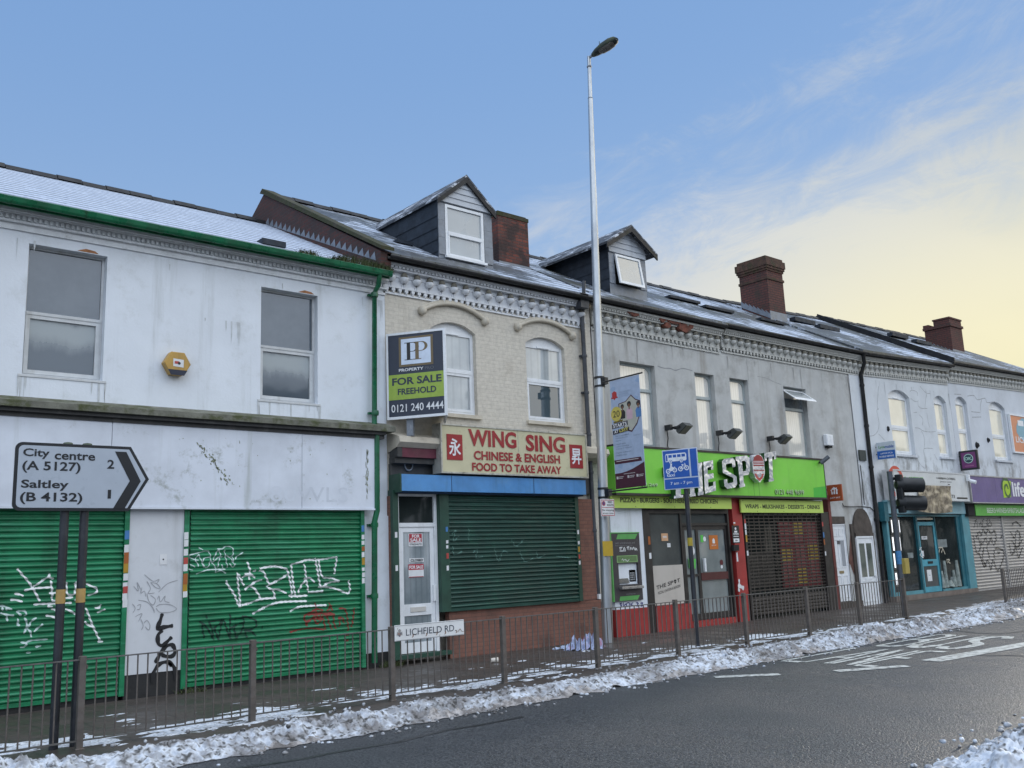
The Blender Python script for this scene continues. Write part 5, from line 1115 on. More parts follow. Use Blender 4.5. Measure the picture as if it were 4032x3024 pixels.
# ground floor
SF = 13.90; zg = gz(18)
REDP = mat('chipped red paint', (.32,.03,.028), .5, .15, 3, dirt=((.40,.16,.13), 5, .6, .74, .6), streak=((.18,.02,.02), 4, .5, .8, .5))
REDD = mat('dark red painted post', (.12,.022,.02), .55, .25, 4)
DARKF = mat('dark brown shop frame', (.022,.019,.018), .5, .3, 5)
fx = lambda z, x, y: on_wall(z, x, y, SF)[0]; fz_ = lambda z, x, y: on_wall(z, x, y, SF)[1]
zt1 = fz_('AT', 650, 250); zr = fz_('AT', 700, 1212); xpan0 = 14.50; xpan1 = fx('AT', 450, 800)
wp = MB(); wp.box(xpan0, xpan1, SF-.01, SF+.1, zr+.002, zt1+.2); wpan = wp.build('white_panel', WHITE, gb)
tags(wpan, 'AT', [[(200,1185),(215,1225),(222,1190),(200,1205)], [(240,1185),(238,1220),(262,1200)], [(275,1190),(265,1215),(290,1222),(295,1192),(275,1190)], [(310,1190),(308,1222)], [(335,1188),(312,1206),(340,1222)], [(360,1190),(385,1195),(365,1222),(395,1215)], [(405,1195),(430,1190),(410,1222),(438,1212)]], .022, lambda z: SF-.014, SPRAY_BLUE, SF-.01)
x_dk0, x_w0, x_w1, x_d0, x_d1, x_p0, x_p1 = xpan1+.002, fx('AT', 520, 800), fx('AT', 845, 800), fx('AT', 870, 800), fx('AT', 1310, 800), fx('AT', 1330, 700), fx('AT', 1425, 700)
rp = MB(); rp.box(xpan0, xpan1, SF-.03, SF+.1, zg-.03, zr); rp.box(x_w0-.0, fx('AT', 905, 1300), SF-.03, SF+.1, zg-.03, fz_('AT', 720, 1210)); xstep = fx('AT', 905, 1300)
rp.box(xstep+.002, x_d1, SF-.03, SF+.1, zg-.03, zg+.13); rp.build('red_plinth', REDP, gb)
MB().box(x_p0+.0, x_p1, SF-.05, SF+.1, zg-.03, 3.05).build('red_pillar', REDP, gb)
SHR = rect('SH', SF, (195,345), (1065,360), (1150,1500), (285,1585))
MB().box(22.86, 22.98, SF-.06, WY+.02, zg-.03, 3.05).build('red_post', REDD, gb)
# window and door of the shop
ff = MB(); zd1 = fz_('AT', 700, 262)
ff.box(x_dk0, x_w0, SF-.02, SF+.1, zg-.02, zd1); ff.box(x_w0, x_d1, SF-.02, SF+.1, zd1-.10, zd1+.2); ff.box(x_w1-.06, x_w1+.0, SF-.0, SF+.1, fz_('AT', 720, 1208), zd1-.10); ff.box(x_d1-.06, x_d1, SF-.02, SF+.1, zg+.131, zd1-.10)
ff.box(x_w1, x_d1-.06, SF+.0, SF+.1, fz_('AT', 1100, 425), fz_('AT', 1100, 400))
sfr = ff.build('shopfront_frame', DARKF, gb)
MB().box(x_w0, x_w1-.06, SF+.04, SF+.05, fz_('AT', 680, 820), zd1-.10).build('pane', GLASS_GREY, sfr); MB().box(x_w1, x_d1-.06, SF+.05, SF+.06, fz_('AT', 1100, 398), zd1-.10).build('pane', GLASS_GREY, sfr)
pr = (x_w0, x_w1-.07, fz_('AT', 720, 1205), fz_('AT', 680, 818))
pp_ = MB(); pp_.box(pr[0], pr[1], SF+.01, SF+.04, pr[2], pr[3]); ppn = pp_.build('poster_panel', mat('pale buff panel', (.50,.46,.41), .5, .04, 2, streak=((.36,.33,.29), 3, .55, .8, .4)), gb)
def spot_logo(b, x0, x1, z0, z1, y, m=0, slope=0., stretch=True):
    """THE SPOT with the burger shaped O"""
    w = x1-x0
    b.text('THE', x0, x0+w*.40, z0, z1, y, .012, m, slope); b.text('SP', x0+w*.47, x0+w*.71, z0+slope*w*.47, z1+slope*w*.47, y, .012, m, slope); b.text('T', x0+w*.87, x0+w, z0+slope*w*.87, z1+slope*w*.87, y, .012, m, slope)
    ox, oz, h = x0+w*.79, (z0+z1)/2+slope*w*.79, z1-z0
    b.flat([(ox-w*.055, oz+h*.10)]+[(ox+w*.055, oz+h*.10)]+[(ox+w*.055*math.cos(t), oz+h*.10+h*.42*math.sin(t)) for t in np.linspace(0, math.pi, 9)[1:-1]], y, m)
    b.flat([(ox-w*.055, oz+h*.0), (ox+w*.055, oz+h*.0), (ox+w*.055, oz+h*.05), (ox-w*.055, oz+h*.05)], y, m); b.flat([(ox-w*.05, oz-h*.08), (ox, oz-h*.58), (ox+w*.05, oz-h*.08)], y, m)
lg = MB(); a = rect('AT', SF+.01, (560,985), (795,925), (800,1005), (565,1075)); zc_ = (a[2]+a[3])/2
spot_logo(lg, a[0], a[1], a[2]-.03, a[3]-.13, SF+.006, 0, .17); lg.text('PIZZAS, CHICKEN & BURGERS', a[0]+.05, a[1], a[2]-.14, a[2]-.075, SF+.006, 0, 0, .17)
lg.build('lettering', BLACK_INK, ppn)
dr = MB(); dx0, dx1 = x_w1+.04, x_d1-.07; dz0, dz1 = zg+.14, fz_('AT', 1100, 428); xm_ = fx('AT', 985, 800)
dr.box(dx0, dx0+.06, SF+.03, SF+.09, dz0, dz1); dr.box(xm_, xm_+.09, SF+.03, SF+.09, dz0, dz1); dr.box(dx1-.07, dx1, SF+.03, SF+.09, dz0, dz1); dr.box(dx0+.06, dx1-.07, SF+.032, SF+.088, dz1-.08, dz1-.001); dr.box(dx0+.06, dx1-.07, SF+.032, SF+.088, dz0, dz0+.14)
zmid = (fz_('AT', 1150, 960), fz_('AT', 1150, 885)); dr.box(xm_+.09, dx1-.07, SF+.02, SF+.088, zmid[0], zmid[1], 1); dr.box(dx0+.06, xm_, SF+.03, SF+.088, zmid[0]+.1, zmid[1]-.02)
do = dr.build('door', [DARKF, mat('dark red door rail', (.08,.018,.018), .5)], gb)
MB().box(dx0+.06, dx1-.07, SF+.06, SF+.07, dz0+.14, dz1-.08).build('pane', pane_mat('milky door glass', (.17,.20,.20), (.22,.25,.25), 0, .15), do)
ORANGE = flat_mat('orange sticker', (.52,.15,.02), .5); GREENST = flat_mat('bright green sticker', (.10,.55,.08), .5)
paper(do, 'AT', SF+.055, ((1083,522),(1170,520),(1175,660),(1090,660)), [ORANGE, WHITE_INK], [('box',.36,.64,.42,.66,1), ('disc',.5,.66,.12,1), ('text','JUST EAT',.22,.78,.22,.32,1,.02)], 'sticker')
for x, y, r_, m in ((915,675,50,WHITE_INK), (1040,558,26,WHITE_INK), (1208,790,30,mat('maroon sticker', (.10,.015,.02), .5)), (1210,832,20,WHITE_INK)):
    o = on_wall('AT', x, y, SF+.055); k = MB(); k.disc(o[0], o[1], r_/2.513/185, SF+.053, 22, rx=r_/2.513/185*.95); k.build('sticker', m, do)
o = on_wall('AT', 1015, 555, SF+.055); MB().flat([(o[0]-.05,o[1]-.08),(o[0]+.05,o[1]-.08),(o[0]+.05,o[1]+.08),(o[0]-.05,o[1]+.08)], SF+.056).build('sticker', GREENST, do)
o = on_wall('AT', 930, 800, SF+.03); MB().flat([(o[0]-.16,o[1]-.1),(o[0]+.06,o[1]-.12),(o[0]+.10,o[1]+.10),(o[0]-.16,o[1]+.11)], SF+.028).build('sticker', GREENST, do)
o = on_wall('AT', 1035, 815, SF+.03); MB().box(o[0]-.03, o[0]+.03, SF-.02, SF+.028, o[1]-.15, o[1]+.15).build('handle', UPVC, do)
paper(sfr, 'AT', SF+.038, ((608,508),(672,498),(682,570),(618,585)), [flat_mat('peach paper', (.62,.36,.20), .6), WHITE_INK], [('box',.2,.8,.55,.65,1), ('box',.2,.8,.4,.47,1)])
paper(sfr, 'AT', SF+.038, ((670,600),(702,600),(704,640),(672,640)), [PAPER, BLACK_INK], [('box',.3,.7,.5,.56,1)])
stickers(sfr, (x_dk0+x_w0)/2+.05, SF-.023, [(fz_('AT',500,615),.18,1), (fz_('AT',508,755),.13,0)], .07)
stickers(gb, x_p0+.05, SF-.053, [(fz_('AT',1293,430),.09,0), (fz_('AT',1296,500),.22,1), (fz_('AT',1300,595),.2,1)], .07, 'sticker_strip'); stickers(gb, x_p0+.05, SF-.053, [(fz_('AT',1320,740),.11,0), (fz_('AT',1322,785),.11,0)], .06, 'sticker_strip')
paper(gb, 'AT', SF-.052, ((1310,425),(1383,425),(1388,598),(1318,600)), [BLACK_INK, WHITE_INK], [('disc',.5,.82,.08,1), ('box',.3,.7,.60,.70,1), ('text','OPEN',.12,.88,.46,.58,1,.02), ('box',.15,.85,.36,.40,1), ('box',.12,.9,.05,.26,1), ('text','18+',.3,.7,.10,.2,0,.02)], 'notice')
kb = rect('AT', SF-.05, (1305,618), (1358,618), (1360,675), (1308,678)); MB().box(kb[0], kb[1], SF-.12, SF-.052, kb[2], kb[3]).build('key_box', BLACK_GUTTER, gb)
gw = MB(); G = lambda *p: [on_wall('AT', x, y, SF-.05) for x, y in p]
gw.stroke(G((1380,955),(1385,1010)), .05, lambda z: SF-.055); gw.stroke(G((1370,1015),(1400,1030),(1430,1050)), .09, lambda z: SF-.054); gw.stroke(G((1375,1040),(1385,1080)), .06, lambda z: SF-.053); gw.build('torn_paper', PAPER, gb)
# see-through shutter with the menu boards behind it
BROWN = mat('dark brown shutter steel', (.055,.048,.043), .45, .25, 4, metal=.3)
s0, s1 = SHR[0], SHR[1]; zb_, zt_ = zg+.10, fz_('SH', 600, 352); zmidS = fz_('SH', 700, 1270)
sm = MB(); z = zmidS
while z < zt_: sm.box(s0+.02, s1-.02, SF, SF+.02, z, z+.030); z += .082
k = int((s1-s0)/.2)
for i in range(1, k): sm.box(s0+(s1-s0)*i/k-.012, s0+(s1-s0)*i/k+.012, SF+.002, SF+.016, zmidS+.02, zt_)
z = zb_
while z < zmidS-.07: sm.prism_x([(SF+.01, z), (SF-.014, z+.018), (SF-.014, z+.055), (SF+.01, z+.076)][::-1], s0+.02, s1-.02); z += .08
shp = sm.build('roller_shutter', BROWN, gb)
MB().box(s1-.018, 22.855, SF-.05, SF+.05, zg, zt_+.05).build('guide_rail', DARKF, gb); MB().box(s0+.018, s1-.018, SF-.03, SF+.04, zt_+.0, zt_+.2).build('shutter_hood', DARKF, gb); grl = MB().box(s0-.06, s0+.018, SF-.05, SF+.05, zg, zt_+.05).build('guide_rail', DARKF, gb)
stickers(grl, s0-.02, SF-.053, [(fz_('SH',178,470),.12,4), (fz_('SH',188,528),.14,0), (fz_('SH',190,590),.12,0), (fz_('SH',198,670),.17,2), (fz_('SH',212,825),.12,0)], .06); stickers(grl, s1+.01, SF-.053, [(fz_('SH',1078,495),.12,4), (fz_('SH',1090,620),.14,3), (fz_('SH',1100,700),.14,1), (fz_('SH',1112,822),.11,0)], .06)
MB().box(s0-.06, s1+.06, SF+.12, SF+.16, zg-.02, zt_+.2).build('shop_window', GLASS_DARK, gb)
mb = MB(); m0 = fx('SH', 640, 700); m1 = fx('SH', 1080, 700); zz0, zz1 = fz_('SH', 850, 1180), fz_('SH', 850, 430)
mb.box(m0, m1, SF+.10, SF+.118, zz0, zz1); mb.box(s0+.1, m0-.3, SF+.10, SF+.118, zz0+.1, zz0+.9, 3)
rnd = random.Random(8); rows = 19; cw_ = (m1-m0)/3
for r_ in range(rows):
    for c_ in range(3):
        z_ = zz1-.05-(zz1-zz0-.1)*r_/rows; x_a = m0+cw_*c_+.05
        yel = (r_ < 4 and c_ == 1) or (6 < r_ < 12 and c_ != 1) or (13 < r_ and c_ == 1)
        mm = 1 if yel else 2
        if rnd.random() < .92: mb.flat([(x_a, z_-.06), (x_a+cw_*(.65+.2*rnd.random()), z_-.06), (x_a+cw_*.8, z_), (x_a, z_)], SF+.0985, mm)
for r_ in range(9):
    for c_ in range(3): mb.flat([(s0+.2+.55*c_, zz0+.15+.08*r_), (s0+.6+.55*c_, zz0+.15+.08*r_), (s0+.6+.55*c_, zz0+.19+.08*r_), (s0+.2+.55*c_, zz0+.19+.08*r_)], SF+.0985, 4)
mb.build('menu_board', [flat_mat('maroon menu board', (.26,.035,.045), .5), flat_mat('yellow menu rows', (.75,.55,.10), .5), flat_mat('pink menu rows', (.45,.16,.15), .5), flat_mat('dim menu board', (.06,.055,.05), .6), flat_mat('dim menu rows', (.13,.12,.10), .6)], gb)

# THE SPOT main sign
SG = 13.62; r = rect('R6', SG, (245,500), (1332,598), (1342,785), (262,742)); r = (14.44, r[1], (on_wall('R6', 1340, 785, SG)[1]+on_wall('R6', 300, 742, SG)[1])/2, (on_wall('R6', 1330, 600, SG)[1]+on_wall('R6', 420, 518, SG)[1])/2)
sg = thing('shop_sign', ((r[0]+r[1])/2, SG, r[2]), 'bright green fascia sign with big raised chrome letters THE SPOT', 'sign')
LIMEG = mat('bright green sign panel', (.19,.58,.055), .4, .08, .8, streak=((.13,.44,.05), 2.4, .52, .75, .5), dirt=((.26,.58,.12), 1.5, .5, .75, .5))
pb = MB(); pb.box(r[0], r[1], SG, SG+.30, r[2], r[3]); pnl = pb.build('panel', LIMEG, sg)
zz_ = lambda x, y: on_wall('BS', x, y, SG)
jt = MB()
for xx in (100, 1160, 1225): xj_ = on_wall('BS', xx, 560, SG)[0]; jt.flat([(xj_, r[2]), (xj_+.014, r[2]), (xj_+.014, r[3]-(.0 if xx != 1225 else .55)), (xj_, r[3]-(.0 if xx != 1225 else .55))], SG-.0015)
jt.build('joint', mat('dark green joint', (.06,.26,.03), .5), pnl)
q0 = zz_(1905, 580); MB().flat([(q0[0]-.02, r[2]), (r[1], r[2]), (r[1], zz_(2040,550)[1]-.0), (q0[0], q0[1]+.02)], SG-.002).build('darker_patch', mat('darker green patch', (.05,.42,.04), .4), pnl)
tr = MB(); tr.box(r[0], r[1]+.02, SG-.02, SG+.36, r[3]+.001, r[3]+.045); tr.box(r[0], r[1], SG-.01, SG+.30, r[2]-.05, r[2]-.001); tr.box(r[1]+.001, r[1]+.02, SG-.01, SG+.3, r[2]-.05, r[3]); tr.build('edge_trim', DARKF, sg)
CHROME = mat('crinkled chrome letter', (.60,.62,.66), .22, .06, 3, bump=.0, metal=.75)
def _chrome():
    t = NT('crinkled chrome foil'); n_ = t.noise(3.2, detail=2, rough=.5, dist=.6); c = t.mix(t.ramp(t.noise(2.), .3, .7), (.58,.60,.66), (.74,.76,.80))
    return t.done(c, .25, t.bump(n_, .7, .06), .55)
CHROME = _chrome(); LETTER_SIDE = mat('dark green letter side', (.015,.07,.015), .5, .2)
def raised(name, polys, y0, y1, parent):
    b = MB()
    for p in polys: b.prism(p, y0, y1)
    n0 = len(b.f)
    b.m = []                                          # front face chrome, sides dark
    for f in b.f:
        ys = [b.v[i][1] for i in f]; b.m.append(0 if max(ys)-min(ys) < 1e-6 and ys[0] == y0 else 1)
    return b.build(name, [CHROME, LETTER_SIDE], parent)
LY0, LY1 = SG-.16, SG-.02
def L2(*p): return [on_wall('BS', x, y, LY0) for x, y in p]
def ccw(p):
    a = sum(p[i][0]*p[(i+1)%len(p)][1]-p[(i+1)%len(p)][0]*p[i][1] for i in range(len(p))); return p if a > 0 else p[::-1]
def quads(pl, w):                                    # thick polyline as butted convex pieces
    return [ccw(p) for p in pl]
SPEC = {
 'S': [[(770,225),(790,208),(880,200),(915,235),(930,320),(880,318),(872,275),(835,265),(832,310),(860,335)], None],
}
def thick(pts, w, wz=None):
    """slab serif style letter limb: thick polyline in (x, z), as overlapping-free quads with mitred joints"""
    P = [np.array(p) for p in pts]; out = []; Ls = []; Rs = []
    for i, p in enumerate(P):
        t0 = (P[i]-P[i-1]) if i else (P[1]-P[0]); t1 = (P[i+1]-P[i]) if i < len(P)-1 else t0
        t0 = t0/np.linalg.norm(t0); t1 = t1/np.linalg.norm(t1); n0 = np.array([-t0[1], t0[0]]); n1 = np.array([-t1[1], t1[0]]); m = n0+n1; m = m/np.linalg.norm(m); k = w/2/max(.5, m@n0)
        Ls.append(tuple(p+m*k)); Rs.append(tuple(p-m*k))
    for i in range(len(P)-1): out.append(ccw([Rs[i], Rs[i+1], Ls[i+1], Ls[i]]))
    return out
def box_poly(x0, x1, z0, z1): return [(x0,z0), (x1,z0), (x1,z1), (x0,z1)]
def frame_from(pts):                                 # TL, TR, BR, BL of a letter on the photo -> function (a, b) in the unit square
    p = [np.array(a) for a in L2(*pts)]
    return lambda a, b: tuple((p[3]*(1-a)+p[2]*a)*(1-b)+(p[0]*(1-a)+p[1]*a)*b)
def letter(name, fr, shapes): return raised(name, [ccw([fr(a, b) for a, b in s]) for s in shapes], LY0, LY1, sg)
fT = frame_from(((92,312),(225,285),(275,700),(200,712)))
bx_ = lambda a0, a1, b0, b1: [(a0,b0), (a1,b0), (a1,b1), (a0,b1)]
# T H E as slab letters: the three stand on a line that climbs to the right
fTHE = lambda x0, x1, yt0, yt1, yb0, yb1: frame_from(((x0,yt0),(x1,yt1),(x1+20,yb1),(x0+20,yb0)))
letter('letter', fTHE(85,330,310,270,712,685), [bx_(0,1,.82,1), bx_(0,.14,.70,.82), bx_(.86,1,.70,.82), bx_(.37,.63,.08,.82), bx_(.27,.73,0,.08)])
letter('letter', fTHE(345,520,280,255,685,655), [bx_(.04,.36,.09,.91), bx_(.64,.96,.09,.91), bx_(.36,.64,.42,.60), bx_(0,.42,.91,1), bx_(.58,1,.91,1), bx_(0,.42,0,.09), bx_(.58,1,0,.09)])
letter('letter', fTHE(530,655,250,228,650,610), [bx_(.05,.42,.0,1), bx_(.42,1.0,.80,1), bx_(.78,1.0,.70,.80), bx_(.42,.98,.42,.58), bx_(.42,1.15,0,.18), bx_(.92,1.15,.18,.30)])
fS = frame_from(((765,215),(930,190),(962,560),(795,592)))
letter('letter', fS, [[(0,.55),(0,.92),(.26,.80),(.26,.62)], [(0,.92),(.16,1),(.80,1),(.72,.82),(.36,.82),(.26,.80)], [(.80,1),(.97,.90),(.74,.78),(.72,.82)], [(.97,.90),(.97,.68),(.74,.68),(.74,.78)], [(0,.55),(.26,.62),(.98,.36),(.74,.32)], [(.98,.36),(.98,.10),(.72,.18),(.74,.32)], [(.98,.10),(.82,0),(.24,0),(.36,.17),(.72,.18)], [(.24,0),(.05,.10),(.28,.20),(.36,.17)], [(.05,.10),(.03,.32),(.28,.32),(.28,.20)]])
fP = frame_from(((935,185),(1110,165),(1125,540),(985,570)))
letter('letter', fP, [bx_(.10,.42,.10,.86), [(0,.86),(.42,.86),(.42,1),(0,1)], [(.42,1),(.78,1),(.62,.84),(.42,.84)], [(.78,1),(1.0,.90),(.72,.78),(.62,.84)], [(1.0,.90),(1.0,.50),(.72,.58),(.72,.78)], [(1.0,.50),(.85,.36),(.62,.50),(.72,.58)], [(.85,.36),(.42,.36),(.42,.50),(.62,.50)], bx_(.02,.50,0,.10)])
fT2 = frame_from(((1292,138),(1440,112),(1448,478),(1315,505)))
letter('letter', fT2, [bx_(0,1,.83,1), bx_(0,.18,.72,.83), bx_(.82,1,.72,.83), bx_(.35,.66,.09,.83), bx_(.26,.74,0,.09)])
fO = frame_from(((1140,150),(1285,150),(1310,505),(1165,505)))
bun = [(.03,.58),(.97,.58),(.99,.74),(.88,.90),(.70,.98),(.5,1.0),(.30,.98),(.12,.90),(.01,.74)]; low = [(.08,.33),(.92,.33),(.80,.16),(.5,0),(.20,.16)]
ob = MB(); full = ccw([fO(a, b_) for a, b_ in [(.5,0),(.86,.16),(1.0,.33),(1.0,.74),(.88,.90),(.70,.98),(.5,1.0),(.30,.98),(.12,.90),(.0,.74),(.0,.33),(.14,.16)]])
ob.prism(full, LY0, LY1); o_ = ob.build('burger_letter', CHROME, sg)
k = MB(); k.flat(ccw([fO(a, b_) for a, b_ in [(.06,.57),(.94,.57),(.95,.74),(.85,.88),(.68,.95),(.5,.97),(.32,.95),(.15,.88),(.05,.74)]]), LY0-.003); k.build('burger_bun', flat_mat('red burger bun', (.27,.02,.025), .4), o_)
k = MB(); k.flat(ccw([fO(a, b_) for a, b_ in [(.10,.30),(.30,.30),(.5,.20),(.70,.30),(.90,.30),(.76,.15),(.5,.03),(.24,.15)]][:]) if False else ccw([fO(.10,.31), fO(.26,.31), fO(.36,.20), fO(.5,.05), fO(.24,.15)]), LY0-.003); k.flat(ccw([fO(.90,.31), fO(.74,.31), fO(.64,.20), fO(.5,.05), fO(.76,.15)]), LY0-.003); k.flat(ccw([fO(.36,.20), fO(.5,.165), fO(.64,.20), fO(.5,.05)]), LY0-.003); k.build('burger_base', flat_mat('pale red burger base', (.42,.07,.055), .4), o_)
k = MB()
for b_ in (.62, .675, .73): k.flat(ccw([fO(.06,b_), fO(.94,b_), fO(.94,b_+.018), fO(.06,b_+.018)]), LY0-.005)
k.build('burger_stripe', WHITE_INK, o_)
k = MB(); k.stroke([fO(.08+.84*i/12, .42+(.025 if i%2 else -.02)) for i in range(13)], .022, lambda z: LY0-.004, step=.05, taper=False); k.build('burger_lettuce', flat_mat('red wavy line', (.32,.03,.03), .4), o_)
tx = MB(); a = rect('BS', SG, (1425,580), (1780,605), (1783,665), (1425,640)); tx.text('0121 448 9699', a[0], a[1], a[2], a[3], SG-.018, .0); a = rect('AT', SG, (412,0), (572,12), (572,42), (412,30)); tx.text('67-269', a[0], a[1], a[2], a[3], SG-.018, .0)
tx.build('number_lettering', flat_mat('silver numerals', (.50,.62,.46), .35, .5), sg)
tx = MB(); a = rect('BS', SG, (1425,580), (1780,605), (1783,665), (1425,640)); tx.text('0121 448 9699', a[0]-.02, a[1]-.02, a[2]-.02, a[3]-.02, SG-.010, .0); a = rect('AT', SG, (412,0), (572,12), (572,42), (412,30)); tx.text('67-269', a[0]-.02, a[1]-.02, a[2]-.02, a[3]-.02, SG-.010, .0); tx.build('number_edge', LETTER_SIDE, sg)
YLIME = mat('lime yellow board', (.50,.66,.13), .4, .05, 1.2, streak=((.35,.46,.10), 3, .58, .8, .5))
SIGN_DARK = flat_mat('dark olive print', (.045,.06,.02), .5)
def strip_sign(z, pts, txt, tpts, label):
    Y = 13.76; r = rect(z, Y, *pts); t = thing('strip_sign', ((r[0]+r[1])/2, Y, r[2]), label, 'sign', 0, 'lime strip signs under the green fascia')
    b = MB(); xm = r[0]+(r[1]-r[0])*.245 if 'PIZZAS' in txt else r[0]+(r[1]-r[0])*.085
    b.box(r[0], xm-.003, Y, Y+.04, r[2], r[3]); b.box(xm+.003, r[1], Y, Y+.04, r[2], r[3]); p = b.build('panel', YLIME, t)
    a = rect(z, Y, *tpts); MB().text(txt, *a, Y-.003, .032).build('lettering', SIGN_DARK, t)
    s = MB()
    for i in range(7): s.disc(r[0]+(r[1]-r[0])*(i+.15)/6.4, r[2]+.03 if i % 2 else r[3]-.03, .012, Y-.003, 8)
    s.build('screws', SIGN_DARK, p)
strip_sign('AT', ((85,90),(1300,145),(1315,275),(150,235)), 'PIZZAS - BURGERS - SOUTHERN FRIED CHICKEN', ((205,132),(1170,178),(1170,220),(205,185)), 'long lime strip sign listing pizzas, burgers and southern fried chicken above the shop door')
strip_sign('SH', ((160,170),(1085,225),(1095,358),(165,320)), 'WRAPS - MILKSHAKES - DESSERTS - DRINKS', ((205,225),(1052,272),(1052,312),(210,278)), 'short lime strip sign listing wraps, milkshakes and drinks above the brown shutter')
# ---------------------------------------------------------------- pale blue terrace with the teal cafe front
GLASS_SKY_WARM = pane_mat('window glass over blind with warm sky painted in', (.80,.74,.58), (.85,.79,.64))  # reflection of the warm sky is painted into the pane colour
XA, XB = 25.665, 31.18
cf = thing('cafe_building', (28.4, WY, gz(28)), 'cracked pale blue white building with cream window panes and a teal cafe front', 'building')
def up(z, *pts): return rect(z, WY+.02, *pts)
a1 = up('Z8', (250,1210), (495,1270), (0,0), (0,0))
tops = lambda p: on_wall('Z8', *p, WY)
v1 = up('P', (3490,1540), (3578,1560), (3609,1795), (3525,1788)); v2 = up('P', (3673,1567), (3723,1580), (3755,1800), (3700,1795)); v3 = up('P', (3755,1566), (3808,1580), (3836,1797), (3781,1790)); v4 = up('P', (3889,1592), (3955,1607), (3985,1815), (3915,1808))
zsl = on_wall('Z8', 985, 1130, WY)
v1 = (27.08, 28.40, 4.36, 6.38); v2 = (30.02, 30.88, 4.40, 6.42)
b = MB(); wall_mesh(b, XA, XB, 2.4, 6.62, [v1, v2], depth=.2, zr=(6.72, 6.92)); 
for w in (v1, v2): arch_fill(b, w[0], w[1], w[3]-.2, w[3], WY, .16)
shell(b, 25.40, XB-.01, 7.2, gz(28)-.3, 0, WY+.32); b.build('wall', BLUE_RENDER, cf)
for i, w in enumerate((v1, v2)): window(cf, *w, GLASS_SKY_WARM, arch=.2, zm=w[2]+.86, fr=.08, y=WY+.11, frame=UPVC, sill_mat=PALE_RENDER, low_inset=.05)
cornice(cf, 25.68, XB-.05, 7.22, 7.44, CORB, pitch=.285)
ROOF3 = slate_roof('slate roof with patchy snow', .60, 8, .5)
rf = roof(cf, 25.385, XB-.02, 7.33, 9.93, ROOF3, zslope=.035)
for x, y in ((26.6, 16.6), (27.4, 16.2)): MB().box(x, x+1.2, y, y+.22, 7.38+.555*(y-13.72)+.05, 7.38+.555*(y-13.72)+.18).build('slipped_slate', SLATE_HUNG, rf)
gutter(cf, 25.66, XB-.02, 7.19, BLACK_GUTTER, .038)
drips(cf, [(w[0], w[1], w[2]-.08, 8) for w in (v1, v2)]+[(XA, XB, 6.55, 30)], mat('run-off stain on pale blue', (.43,.45,.46), .8, .1, 9), 6, .6)
px = on_wall('Z5', 260, 300, 13.9)[0]; dp = MB()
dp.tube([(on_wall('Z5', 265, 80, 13.75)[0], 13.74, 7.2), (on_wall('Z5', 272, 160, 13.8)[0], 13.78, 6.95), (px-.05, 13.92, 6.62), (px-.05, 13.92, 3.4), (px-.12, 13.9, gz(25))], .055, 10)
for z in (6.3, 5.1, 3.9, 2.4): dp.lathe([(.066, z-.04), (.072, z), (.066, z+.04)], px-.05 if z > 3.4 else px-.08, 13.92, 10)
dp.build('drainpipe', BLACK_GUTTER, cf)
def cracks(parent, z, lines, w=.013):
    k = MB()
    for l in lines: k.stroke([on_wall(z, x, y, WY) for x, y in l], w, lambda zz: WY-.003, step=.03)
    return k.build('crack', CRACK, parent)
cracks(cf, 'Z5', [[(780,530),(810,515),(860,540),(865,580)], [(870,620),(870,680),(900,710),(945,715),(970,715)], [(890,470),(930,520),(970,550),(1005,550)], [(790,605),(830,635),(865,640)], [(960,560),(950,640),(945,710)], [(965,760),(980,860),(1000,930)], [(835,925),(880,930),(930,960),(1000,970),(1060,965)], [(905,960),(930,1010),(940,1080),(935,1150)], [(1030,1150),(935,1155),(945,1250),(955,1360),(910,1340),(865,1280)], [(440,470),(425,690),(440,720),(420,740),(445,870),(430,960),(390,1005),(345,1015)], [(640,1240),(700,1250),(760,1265),(830,1245)], [(620,1250),(600,1320)], [(820,760),(860,755)], [(440,990),(510,1065)], [(880,780),(920,830),(915,900)], [(1045,1210),(1080,1280)]])
for x, y in ((545,935),): 
    o = on_wall('Z5', x, y, WY-.02); k = MB(); k.lathe([(.0, o[1]-.09), (.05, o[1]-.04), (.04, o[1]+.05), (.0, o[1]+.09)], o[0], WY-.02, 8); k.build('hole', flat_black, cf)
# teal front
TEAL = mat('teal painted timber', (.08,.255,.30), .5, .15, 3, streak=((.10,.28,.30), 4, .5, .8, .5)); TEAL2 = mat('pale faded teal board', (.22,.38,.42), .6, .1, 2.5, dirt=((.35,.44,.46), 3, .5, .75, .5)); TEALD = mat('dark teal paint', (.015,.11,.14), .5, .2, 4)
SF = 13.92; zg = gz(28)
sx = lambda x, y: on_wall('Z6', x, y, SF)[0]; sz = lambda x, y: on_wall('Z6', x, y, SF)[1]
XL = 25.95; xp0, xp1 = sx(735,1100)-.35, sx(790,1100)
xp1 = sx(800,1300); xp0 = sx(735,1300)
f = MB(); ztop = sz(500, 655)
f.box(XL-.05, XL+.06, SF-.04, SF+.1, zg, ztop+.3); f.box(xp0, xp1, SF-.08, SF+.1, zg-.02, ztop+.3)
xd0, xd1 = sx(300,1100), sx(470,1200)
xd0, xd1 = sx(290,1000), sx(455,1000)
zs0 = zg+.14
f.box(XL+.06, xp0, SF-.02, SF+.1, ztop-.06, ztop); f.box(XL+.06, xd0-.10, SF-.02, SF+.1, zs0, zs0+.10); f.box(xd1+.04, xp0, SF-.02, SF+.1, zs0, zs0+.07)
fr = f.build('shopfront_frame', TEAL, cf)
